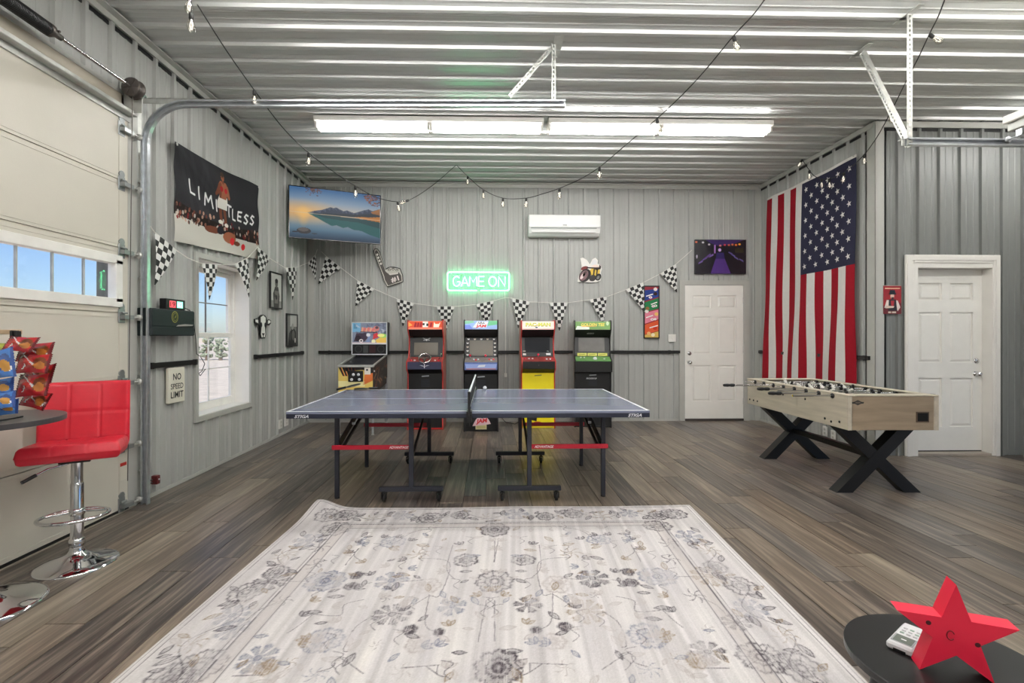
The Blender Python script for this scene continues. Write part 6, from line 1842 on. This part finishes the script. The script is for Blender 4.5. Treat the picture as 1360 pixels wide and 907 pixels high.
def cushion(nx, ny, fn, seams_u, seams_v, rim=0.03, th=.03):
    """padded panel: fn(u, v) -> (point, normal); seams pressed in"""
    m = MB(); top, bot = [], []
    for j in range(ny + 1):
        for i in range(nx + 1):
            u, v = i / nx, j / ny
            p, n = fn(u, v)
            e = min(u, 1 - u, v, 1 - v)
            h = th * math.sqrt(max(0, 1 - max(0, 1 - e / rim) ** 2)) if e < rim else th
            for s in seams_u:
                h -= .005 * math.exp(-((u - s) / .009) ** 2)
            for s in seams_v:
                h -= .006 * math.exp(-((v - s) / .014) ** 2)
            top.append(p + n * h); bot.append(p - n * (th * .8 * math.sqrt(max(0, 1 - max(0, 1 - e / rim) ** 2)) if e < rim else th * .8))
    W = nx + 1
    f1 = [(j * W + i, j * W + i + 1, (j + 1) * W + i + 1, (j + 1) * W + i) for j in range(ny) for i in range(nx)]
    m.add(top, f1, None, True); m.add(bot, [f[::-1] for f in f1], None, True)
    return m
SW = .44
# one continuous shell: seat, curved up into the low back
sec = []     # (y, z) centre line from front lip to back top
for k in range(41):
    s = k / 40
    if s < .5: q = s / .5; sec.append((-.20 + .36 * q, .652 + .012 * math.cos(PI * q)))
    elif s < .62: q = (s - .5) / .12; a_ = q * PI * .44; sec.append((.16 + .055 * math.sin(a_), .640 + .055 * (1 - math.cos(a_))))
    else: q = (s - .62) / .38; sec.append((.214 + .06 * q, .688 + .335 * q))
def shell(u, v):
    k = v * 40; i = min(int(k), 39); f = k - i
    y = sec[i][0] * (1 - f) + sec[i + 1][0] * f; z = sec[i][1] * (1 - f) + sec[i + 1][1] * f
    ty, tz_ = sec[i + 1][0] - sec[i][0], sec[i + 1][1] - sec[i][1]
    l = math.hypot(ty, tz_)
    x = (u - .5) * SW
    wrap = .055 * max(0, abs(u - .5) * 2 - .35) ** 2 * max(0, (v - .5) * 2)
    return Vector((x, y - wrap * 1.2, z)), Vector((0, -tz_ / l, ty / l))
def part_shell(v0, v1):
    return lambda u, v: shell(u, v0 + (v1 - v0) * v)
obj('seat', cushion(60, 40, part_shell(0.0, .53), (.335, .665), (.55,), .055, .052), M['red'], BS)
obj('backrest', cushion(60, 44, part_shell(.50, 1.0), (.335, .665), (.16, .58), .045, .030), M['red'], BS)

# ------------------------------------------------------------------ bar table with snack rack
BT = thing('bar_table', 'round dark topped bar table on a chrome disc base', 'table', (-2.43, 2.41, 0))
TTOP = .905
obj('base', MB().lathe([(.235, 0), (.235, .006), (.22, .012), (.17, .022), (.11, .034), (.06, .05), (.04, .075), (.036, .09)], n=56), M['chrome'], BT)
obj('pole', MB().lathe([(.034, .085), (.034, TTOP - .026)], n=24), M['chrome'], BT)
obj('table_top', MB().lathe([(.02, TTOP - .026), (.300, TTOP - .026), (.302, TTOP - .024), (.302, TTOP - .002), (.300, TTOP), (0, TTOP)], n=96, smooth=False), mat('dark_table_top', (60, 58, 60), .38), BT)
obj('top_flange', MB().lathe([(.10, TTOP - .034), (.10, TTOP - .026)], n=24), M['chrome'], BT)
SR = thing('snack_rack', 'wire snack rack standing on the bar table', 'snack rack', (-2.285, 2.36, TTOP))
rk = MB(); rk.cyl((-.14, 0, 0), (-.14, 0, .417), .006, 8); rk.cyl((-.24, 0, 0), (-.24, 0, .417), .006, 8)
obj('upright', rk, M['black'], SR)
obj('base_plate', MB().chbox(-.30, 0.0, -.10, .10, 0, .008, .003), M['black'], SR)
obj('top_bar', MB().bar((-.42, -.0, .417), (.06, .02, .417), .02, .022, c=.003), mat('rack_bar', (196, 170, 140), .5), SR)
for k, x in enumerate((.035, .055)): obj('clip', MB().chbox(x - .006, x + .006, -.006, .024, .345, .424, .003), M['black'], SR)

def bag(name, label, group, base, cap, accent, corner_a, corner_b, corner_c, bulge, seed):
    """foil pillow bag spanned by the parallelogram a (origin), b (along width), c (along length)"""
    rnd = random.Random(seed)
    o = (corner_b + corner_c) / 2
    U, V = corner_b - corner_a, corner_c - corner_a
    N = U.cross(V).normalized()
    nx, ny = 22, 26
    def col(u, v):
        if v > .93 or v < .05: return cap
        w = (v - .5) + .8 * (u - .5)
        if abs(w - .02) < .022 and .35 < u < .95: return accent[1]
        if (u - .38) ** 2 / .045 + (v - .76) ** 2 / .018 < 1: return accent[2]
        if (u - .30) ** 2 / .015 + (v - .84) ** 2 / .006 < 1: return accent[1] if seed % 2 else accent[0]
        if (u - .5) ** 2 / .10 + (v - .74) ** 2 / .035 < 1: return accent[3]
        if (u - .6) ** 2 / .06 + (v - .42) ** 2 / .012 < 1: return accent[0]
        if abs(v - .22 - .25 * u) < .028 and .2 < u < .7: return accent[1]
        if v < .30 and u > .75: return cap
        return base
    m = MB()
    for sgn in (1, -1):
        vs = []
        for j in range(ny + 1):
            for i in range(nx + 1):
                u, v = i / nx, j / ny
                vb = min(1, max(0, (v - .05) / .90))
                prof = (max(0, math.sin(PI * u)) ** .55) * (max(0, math.sin(PI * vb)) ** .5)
                wr = .006 * math.sin(13 * u + seed) * math.sin(11 * v + seed * 2) + .005 * math.sin(25 * v + 6 * u + seed) * (1 - prof)
                ww = 1 - .10 * math.sin(PI * v)
                crimp = .003 * math.sin(60 * u) if v < .07 or v > .93 else 0
                vs.append(U * ((u - .5) * ww) + V * (v - .5) + N * (sgn * (bulge * prof + wr * prof) + crimp))
        W = nx + 1
        for j in range(ny):
            for i in range(nx):
                f = (j * W + i, j * W + i + 1, (j + 1) * W + i + 1, (j + 1) * W + i)
                m.f.append([k + len(m.v) for k in (f if sgn > 0 else f[::-1])])
                m.c.append(col((i + .5) / nx, (j + .5) / ny)); m.sm.append(True)
        m.v += [tuple(v) for v in vs]
    tag(obj(name, m, M['foil'], None, o), label, 'snack bag', group)
M['foil'] = mat_print('printed_foil', .24, spec=.8)
RED, DR = (186, 34, 38), (110, 22, 30)
RA = [(206, 60, 50), (238, 230, 226), (196, 120, 50), (120, 60, 30)]
BLUE, DB_ = (70, 128, 206), (60, 90, 160)
BA = [(96, 160, 226), (240, 236, 240), (206, 150, 70), (60, 90, 150)]
def bag_px(name, label, group, base, cap, acc, A, B, C, d0, dB, dC, bulge, seed):
    bag(name, label, group, base, cap, acc, pt(*A, d=d0), pt(*B, d=dB), pt(*C, d=dC), bulge, seed)
# (top-left, bottom-left along the width, top-right...) drooping bags fanned from the clip strip, top to bottom
G1, G2 = 'red snack bags on the rack', 'blue snack bags on the rack'
for k, (A, B, C, nm) in enumerate([((44, 508), (28, 532), (66, 540) , 0)]): pass
reds = [((24, 538), (38, 515), (57, 546), 'lowest red snack bag resting on the bar table'),
        ((20, 528), (28, 497), (63, 526), 'red snack bag second from the bottom of the rack'),
        ((28, 516), (36, 490), (70, 508), 'red snack bag third from the bottom of the rack'),
        ((22, 496), (30, 470), (66, 496), 'red snack bag third from the top of the rack'),
        ((24, 480), (32, 456), (70, 478), 'red snack bag second from the top of the rack'),
        ((6, 466), (20, 446), (46, 468), 'topmost red snack bag under the black clips')]
for k, (P0, P1, P2, lb) in enumerate(reds):
    d = 2.350 - .048 * (k % 2)
    # P0 lower-left end of strip, P1 upper-left, P2 lower-right tip
    a_ = pt(P0[0], P0[1], d=d - .02); b_ = pt(P1[0], P1[1], d=d + .015); c_ = pt(P2[0], P2[1], d=d - .04)
    off = Vector((.0, -.004 * k, 0))
    bag('snack_bag', lb, G1, RED, DR, RA, a_ + off, b_ + off, c_ + off, .016, k * 3 + 1)
blues = [((-22, 556), (-20, 536), (24, 549), 'lowest blue snack bag resting on the bar table'),
         ((-24, 548), (-22, 526), (20, 540), 'blue snack bag second from the bottom of the rack'),
         ((-26, 530), (-24, 506), (18, 524), 'blue snack bag third from the bottom of the rack'),
         ((-22, 508), (-26, 468), (22, 500), 'topmost blue snack bag on the rack')]
for k, (P0, P1, P2, lb) in enumerate(blues):
    d = 2.245 - .048 * (k % 2)
    bag('snack_bag', lb, G2, BLUE, DB_, BA, pt(P0[0], P0[1], d=d - .02), pt(P1[0], P1[1], d=d + .02), pt(P2[0], P2[1], d=d - .03), .016, k * 5 + 2)
bag('snack_bag', 'yellow green snack bag at the very top of the rack', None, (176, 178, 70), (120, 130, 50), [(196, 196, 90), (230, 228, 200), (90, 130, 60), (140, 150, 60)], pt(-30, 474, d=2.27), pt(-28, 452, d=2.30), pt(8, 478, d=2.26), .02, 31)

# ------------------------------------------------------------------ side table, star, remote
ST = thing('side_table', 'small round black side table at the edge of the rug', 'table', (1.242, 1.29, 0.013))
SZ, SRd = .407, .236
obj('table_top', MB().lathe([(SRd - .004, SZ - .022), (SRd, SZ - .020), (SRd, SZ - .002), (SRd - .002, SZ), (0, SZ)], n=96, smooth=False), mat('black_table_top', (24, 24, 25), .30), ST)
obj('apron', MB().lathe([(SRd - .06, SZ - .06), (SRd - .055, SZ - .022)], n=40), M['blackm'], ST)
for k in range(4):
    a_ = PI / 4 + k * PI / 2 + .35
    obj('leg', MB().tube([(.15 * math.cos(a_), .15 * math.sin(a_), SZ - .022), (.20 * math.cos(a_), .20 * math.sin(a_), 0)], [.020, .013], 10), M['blackm'], ST)
sa = math.atan2(-.089 * cy_ - .232 * sy_, .232 * cy_ - .089 * sy_)
sc = Vector((1.176, 1.265))
swx = (sc.x * cy_ + sc.y * sy_, -sc.x * sy_ + sc.y * cy_)
STR = thing('star_ornament', 'thick red star ornament standing on the black side table', 'ornament', (swx[0], swx[1], .4205), sa)
R_, r_ = .1315, .0515
sp_ = []
for k in range(10):
    a_ = PI / 2 + k * PI / 5
    q = R_ if k % 2 == 0 else r_
    sp_.append((q * math.cos(a_), q * math.sin(a_) + R_ * math.cos(PI / 5)))
obj('star_body', MB().prism(sp_, 0, .052), M['redst'], STR)
for x, z in ((-.058, .128), (.043, .092)):
    obj('keyhole', MB().cyl((x, .001, z), (x, -.0006, z), .006, 10), mat('dark_red_hole', (70, 8, 16), .7), STR)
q1 = [(.008 * math.cos(k), -.0006, .105 + .012 * math.sin(k)) for k in np.linspace(.4, 5.6, 12)]
obj('swirl_mark', MB().tube([Vector(p) + Vector((-.012, 0, 0)) for p in q1], .0016, 5), mat('dark_red_mark', (130, 16, 30), .6), STR)
pa, pb_ = Vector((1.107, 1.362)), Vector((1.232, 1.452))
def wc(v): return Vector((v.x * cy_ + v.y * sy_, -v.x * sy_ + v.y * cy_))
ra, rb_ = wc(pa), wc(pb_)
rd = (rb_ - ra).normalized()
RM = thing('remote_control', 'white remote control with grey screen lying beside the red star', 'remote control', (ra.x, ra.y, .4205), math.atan2(rd.y, rd.x) - PI / 2)
RLn, RWd = (rb_ - ra).length, .062
obj('body', MB().chbox(-RWd / 2, RWd / 2, 0, RLn, .0, .020, .005), M['plastic'], RM)
obj('screen_frame', MB().chbox(-.025, .025, .016, .064, .020, .0212, .001), mat('screen_frame_grey', (150, 154, 156), .4), RM)
obj('screen', MB().box(-.021, .021, .020, .060, .0212, .0218), M['lcd'], RM)
obj('display_digits', MB().box(-.006, .006, .036, .041, .0218, .0220), M['linew'], RM)
for j in range(3):
    for i in range(3):
        obj('button', MB().chbox(-.020 + i * .015, -.010 + i * .015, .076 + j * .017, .083 + j * .017, .020, .0222, .001), mat('button_grey', (196, 198, 200), .4) if (i + j) % 3 else mat('button_green', (150, 176, 160), .4), RM)
obj('battery_notch', MB().box(-.014, .014, -.0006, .002, .0, .008), M['black'], RM)

# ------------------------------------------------------------------ rug
RW, RLg = 2.86, 3.62
NX, NYf, NYn = 640, 470, 110
Yfar, Ysplit = 3.715, 1.75
base = np.array((208, 203, 202))
cvr = Canvas(RW, Yfar - Ysplit, NX, NYf, base)
def rxy(u, v):          # photo point -> rug plan coordinates (x across from its edge, y from the split line)
    p = pt(u, v, Z=0)
    t = (p.y - 1.845) / (3.715 - 1.845)
    xl = -1.42 + .09 * t; xr_ = 1.42 + .117 * t
    return (p.x - xl) / (xr_ - xl) * RW, p.y - Ysplit
# worn weave: soft streaks along the pile
st_ = RNG.normal(0, 1, (1, NX)); st_ = np.convolve(st_[0], np.ones(5) / 5, 'same')[None, :]
cvr.a += st_[..., None] * 14 + RNG.normal(0, 4.0, (NYf, NX, 1))
low = RNG.normal(0, 1, (9, 60)); li = np.array([np.interp(np.linspace(0, 59, NX), np.arange(60), r) for r in low]); li = np.array([np.interp(np.linspace(0, 8, NYf), np.arange(9), li[:, i]) for i in range(NX)]).T
cvr.a += li[..., None] * np.array([6, 6, 5])
bg0 = cvr.a.copy()
DK, GB, BR, LT, BK = (98, 92, 96), (140, 140, 152), (150, 134, 118), (186, 178, 176), (66, 62, 68)
fade = 0.55 + 0.45 * np.clip(0.5 + li * .5, 0, 1)
def smooth(pts, k=6):
    out = []
    P = [np.array(p, float) for p in pts]
    for i in range(len(P) - 1):
        p0, p1, p2, p3 = P[max(i - 1, 0)], P[i], P[i + 1], P[min(i + 2, len(P) - 1)]
        for q in range(k):
            t = q / k
            out.append(tuple(0.5 * (2 * p1 + (p2 - p0) * t + (2 * p0 - 5 * p1 + 4 * p2 - p3) * t * t + (3 * p1 - p0 - 3 * p2 + p3) * t ** 3)))
    out.append(tuple(P[-1])); return out
def leaf(x, y, L, rot, col, al=.6):
    cvr.ell(x, y, L, L * .38, col, al * .35, .2, rot)
    c, s_ = math.cos(rot), math.sin(rot)
    n = 9
    for sg in (1, -1):
        cvr.line([(x + L * (2 * k / n - 1) * c - sg * L * .38 * math.sin(PI * k / n) * s_, y + L * (2 * k / n - 1) * s_ + sg * L * .38 * math.sin(PI * k / n) * c) for k in range(n + 1)], .006, col, al)
    cvr.line([(x - L * c, y - L * s_), (x + L * c, y + L * s_)], .004, col, al * .8)
def rosette(cx, cy, r, col, n, kind, rot=0.0, asp=1.0):
    w = cvr.win(cx - r * 1.15, cx + r * 1.15, cy - r * 1.15 * asp, cy + r * 1.15 * asp)
    X, Y = cvr.x[w] - cx, (cvr.y[w] - cy) / asp
    if X.size == 0: return
    rr = np.hypot(X, Y) / r; th = np.arctan2(Y, X) + rot
    noise = RNG.normal(0, .22, rr.shape)
    lob = .80 + .17 * np.abs(np.cos(n * th / 2)) + .03 * np.cos(3 * n * th)
    wd = max(.045, .007 / r)
    outl = np.exp(-((rr - lob) / wd) ** 2)
    inner = np.exp(-((rr - .52 * lob) / wd) ** 2)
    core = np.exp(-((rr - .22) / wd) ** 2)
    ray = (np.abs(np.sin(n * th / 2)) < .20) & (rr > .28) & (rr < lob)
    fillm = (rr < lob)
    m = outl * .85 + inner * .6 + core * .8
    if kind == 'flower': m += ray * .55 + fillm * .12
    elif kind == 'solid': m += fillm * .38 + ((rr < .3) * .35)
    elif kind == 'burst':
        pet = np.abs(np.cos(n * th / 2)) > .45
        m = (pet & (rr < lob) & (rr > .30)) * .5 + outl * pet * .6 + (rr < .22) * .6 + core * .4
    elif kind == 'leaf':
        m = ((np.abs(np.sin(n * th / 2 + rr * 2.2)) < .32) & (rr < lob) & (rr > .12)) * .75 + (rr < .15) * .5
    m = m * (1 + noise) * fade[w]
    cvr.blend(w, m * .92, col)
mot = [(657, 774, 26, 'flower', DK, 8, 1), (657, 705, 20, 'solid', DK, 7, 1), (662, 890, 34, 'solid', DK, 9, 1),
       (695, 745, 17, 'flower', DK, 6, 0), (758, 736, 18, 'leaf', BR, 7, 0), (795, 719, 17, 'flower', GB, 6, 0), (873, 700, 20, 'flower', DK, 8, 0),
       (787, 770, 22, 'burst', BK, 7, 0), (873, 768, 27, 'solid', GB, 9, 0), (942, 767, 24, 'burst', BR, 9, 0), (701, 806, 19, 'burst', DK, 6, 0),
       (778, 814, 26, 'burst', BR, 9, 0), (860, 846, 27, 'flower', GB, 9, 0), (923, 793, 17, 'leaf', DK, 6, 0), (978, 829, 20, 'burst', DK, 8, 0),
       (940, 868, 24, 'burst', DK, 8, 0), (1012, 876, 34, 'flower', DK, 9, 0), (862, 892, 20, 'leaf', GB, 7, 0), (889, 723, 16, 'leaf', DK, 7, 0),
       (890, 745, 15, 'leaf', DK, 5, 0), (836, 708, 13, 'leaf', LT, 5, 0), (732, 700, 12, 'leaf', LT, 6, 0), (740, 778, 20, 'flower', LT, 6, 0), (735, 855, 18, 'flower', LT, 7, 0), (789, 854, 12, 'leaf', LT, 6, 0),
       (750, 890, 18, 'leaf', LT, 6, 0), (925, 880, 14, 'solid', BR, 6, 0), (838, 776, 10, 'solid', DK, 6, 0), (834, 762, 8, 'solid', DK, 5, 0), (720, 726, 9, 'leaf', LT, 5, 0), (942, 838, 12, 'leaf', LT, 5, 0), (790, 793, 9, 'leaf', DK, 5, 0), (750, 835, 9, 'solid', DK, 6, 0), (712, 840, 7, 'solid', DK, 6, 0), (898, 875, 12, 'leaf', BR, 5, 0)]
cxr = rxy(654, 774)[0]
for (u, v, rp_, kind, col, n, single) in mot:
    x, y = rxy(u, v)
    r = rp_ / 650 * (845 / (v - 447)) 
    for s in ((1,) if single else (1, -1)):
        xx = cxr + s * (x - cxr)
        cc = col if s > 0 or kind != 'burst' else (DK if col == BR else GB)
        rosette(xx, y, r, cc, n, kind, rot=RNG.uniform(0, 1) * s, asp=RNG.uniform(.9, 1.2))
# stems
stems = [[(757, 742), (716, 748), (720, 790), (735, 792), (762, 810)], [(800, 814), (822, 830), (832, 858), (826, 862)], [(734, 790), (732, 828), (715, 840)], [(826, 745), (842, 736), (838, 726)], [(838, 726), (848, 742), (851, 748)],
         [(818, 794), (842, 800), (845, 814), (880, 812)], [(880, 812), (895, 826), (908, 836)], [(928, 795), (950, 805), (964, 818)], [(745, 770), (775, 772)], [(812, 772), (838, 776)], [(900, 768), (920, 768)], [(720, 885), (700, 898), (690, 900)], [(703, 884), (752, 886)],
         [(704, 884), (704, 896)], [(800, 892), (835, 870), (842, 882), (860, 888)], [(930, 890), (968, 890)], [(657, 720), (657, 748)], [(657, 800), (657, 855)], [(716, 725), (718, 755), (705, 770)], [(880, 700), (896, 715)], [(790, 719), (770, 706), (735, 700)]]
for pl in stems:
    q = smooth([rxy(u, v) for u, v in pl])
    for s in (1, -1):
        cvr.line([(cxr + s * (x - cxr), y) for x, y in q], .0055, DK, .5)
for k in range(150):
    s_x = rn.uniform(.42, RW / 2); s_y = rn.uniform(.05, Yfar - Ysplit - .42)
    kind_ = rn.random(); r0 = rn.uniform(0, PI); cc = rn.choice([LT, LT, DK, BR, GB])
    for s in (1, -1):
        xx = cxr + s * (cxr - s_x)
        rr0 = r0 if s < 0 else PI - r0
        if kind_ < .5: leaf(xx, s_y, rn.uniform(.022, .045), rr0, cc, .55)
        elif kind_ < .75:
            for q in (-.6, 0, .6): leaf(xx + .03 * math.cos(rr0 + q), s_y + .03 * math.sin(rr0 + q), .024, rr0 + q, cc, .5)
        else: cvr.line(smooth([(xx, s_y), (xx + .03 * s, s_y + .04), (xx + .0, s_y + .09), (xx + .05 * s, s_y + .11)]), .005, DK, .45)
# border: guard lines and a running floral band
BWd = .33
hY = Yfar - Ysplit
for off, wd, al in ((BWd, .010, .75), (BWd - .022, .005, .5), (BWd + .065, .006, .6), (.04, .007, .55), (.018, .006, .4)):
    cvr.line([(off, 0), (off, hY - off), (RW - off, hY - off), (RW - off, 0)], wd, DK, al)
def bandtone(al, col, a, b):
    m = ((cvr.x > a) & (cvr.x < b) | (cvr.x < RW - a) & (cvr.x > RW - b)) & (cvr.y < hY - a) | ((cvr.y > hY - b) & (cvr.y < hY - a) & (cvr.x > a) & (cvr.x < RW - a))
    cvr.blend((slice(None), slice(None)), m * al, col)
bandtone(.35, (200, 190, 186), BWd + .005, BWd + .06)
def run_border(P, n, step, amp):
    """a waving vine with flowers and leaf sprays; P(t, o) -> plan point at t along the band, o across it"""
    cvr.line([P(i * .02, amp * math.sin(i * .02 * 2 * PI / (2 * step))) for i in range(int(n * step / .02))], .006, DK, .5)
    for k in range(n):
        t = (k + .5) * step
        sgn = 1 if k % 2 == 0 else -1
        x, y = P(t, amp * sgn * .4)
        rosette(x, y, (.088, .066, .075)[k % 3], (DK, BR, GB, DK)[k % 4], 6 + k % 3, ('flower', 'leaf', 'burst', 'flower')[k % 4], rot=k * .7, asp=1.15)
        for q in range(4):
            a_ = rn.uniform(0, 2 * PI)
            x2, y2 = P(t + .11 * math.cos(a_), amp * sgn * .4 + .085 * math.sin(a_))
            leaf(x2, y2, rn.uniform(.025, .04), rn.uniform(0, PI), (DK, LT, BR, DK)[q], .6)
        x3, y3 = P(t + step * .5, -amp * sgn * .9)
        leaf(x3, y3, .045, rn.uniform(.3, 2.6), DK, .65)
nb = int((hY - .30) / .21)
run_border(lambda t, o: (.185 + o, .02 + t), nb, .21, .06)
run_border(lambda t, o: (RW - .185 - o, .02 + t), nb, .21, .06)
nt_ = int((RW - .36) / .205)
run_border(lambda t, o: (.20 + t, hY - .185 + o), nt_, .205, .06)
rosette(.185, hY - .185, .10, DK, 8, 'flower'); rosette(RW - .185, hY - .185, .10, DK, 8, 'flower')
# worn pile: the print fades in streaks along the weave
dr_ = RNG.normal(0, 1, (NYf // 14 + 2, NX)); dr_ = np.repeat(dr_, 14, 0)[:NYf]
dr_ = np.clip(1.02 + .26 * dr_ + .22 * li, .3, 1.3)[..., None]
cvr.a = bg0 + (cvr.a - bg0) * dr_
# selvedge
cvr.line([(.004, 0), (.004, hY), (RW - .004, hY), (RW - .004, 0)], .012, (196, 188, 182), .8)
def rugfn(x, y):
    Yw = y + Ysplit
    t = (Yw - 1.845) / (3.715 - 1.845)
    xl = -1.42 + .09 * t; xr_ = 1.42 + .117 * t
    X = xl + (xr_ - xl) * x / RW
    c = np.hypot(x - 0.02, (hY - .02) - y)
    lift = .075 * np.exp(-(c / .16) ** 2)
    X = X + .55 * lift
    Y = Yw + .018 * np.sin(x * 1.1) * 0 - .25 * lift
    Z = .009 + lift + .0025 * np.sin(x * 5) * np.sin(y * 4)
    Z = np.where((x < .004) | (x > RW - .004) | (y > hY - .003), np.maximum(Z - .008, .0008), Z)
    return X, Y, Z
rug_mat = mat_print('rug_pile', .95, spec=.1)
me = cvr.mesh('rug_field', rugfn); me.materials.append(rug_mat)
rug = obj('area_rug', me, None); tag(rug, 'large cream and grey floral area rug with one lifted corner', 'rug')
near = Canvas(RW, Ysplit - .12, 160, 90, base)
near.a += RNG.normal(0, 4, (90, 160, 1))
for k in range(60): near.ell(rn.uniform(.4, RW - .4), rn.uniform(0, Ysplit - .5), .07, .07, rn.choice([DK, GB, BR, LT]), .5, .4)
def nearfn(x, y):
    Yw = y + .12
    t = (Yw - 1.845) / (3.715 - 1.845)
    xl = -1.42 + .09 * t; xr_ = 1.42 + .117 * t
    yy = y + .12 - Ysplit
    return xl + (xr_ - xl) * x / RW, Yw, .009 + .0025 * np.sin(x * 5) * np.sin(yy * 4)
me = near.mesh('rug_near', nearfn); me.materials.append(rug_mat); obj('near_end', me, None, rug)

cp = [pt(668, 548, Y=DB - .04), pt(667, 556, Y=DB - .10), pt(672, 561, Z=.008), pt(684, 563, Z=.008), pt(694, 558, Z=.008), pt(696, 553, Y=DB - .12)]
fc = thing('floor_cord', 'thin black cord looping on the floor between two arcade machines', 'cord', cp[0])
obj('cord', MB().tube([p - cp[0] for p in cp], .005, 6), M['cord'], fc)
# labels for the plain parts of the setting
for nm, lb, ct in (('wall_back', 'far wall of ribbed pale grey steel panels', 'wall'), ('wall_left', 'ribbed grey steel wall holding overhead door and window', 'wall'),
                   ('wall_right', 'ribbed grey steel wall behind the large flag', 'wall'), ('wall_inner', 'ribbed grey steel wall around the entry door', 'wall'),
                   ('wall_east', 'steel wall behind the raised overhead door', 'wall'), ('wall_rear', 'steel wall behind the rug', 'wall'),
                   ('ceiling', 'ribbed grey steel ceiling of long panels', 'ceiling'), ('floor', 'brown grey wood-look plank floor', 'floor'), ('ground', 'pale gravel ground outdoors', 'ground')):
    o = bpy.data.objects.get(nm)
    if o: o['label'] = lb; o['category'] = ct
for o in bpy.data.objects:
    if o.parent is None and o.get('kind') == 'structure' and not o.get('label'):
        o['label'] = ('pale base trim strip along the ' + o.name.split('_')[1] + ' wall') if o.name.startswith('baseboard') else 'steel trim strip ' + {'trim_1': 'where ceiling meets far wall', 'trim_2': 'where ceiling meets window wall', 'trim_3': 'where ceiling meets flag wall', 'trim_4': 'where ceiling meets entry wall', 'trim_5': 'wrapping the outer wall corner', 'trim_6': 'in the corner beside the television', 'trim_7': 'in the corner beside the far door', 'trim_8': 'round the overhead door opening', 'trim_9': 'header board over the overhead door', 'trim_10': 'threshold under the overhead door'}.get(o.name, 'of the room')
        o['category'] = 'trim'
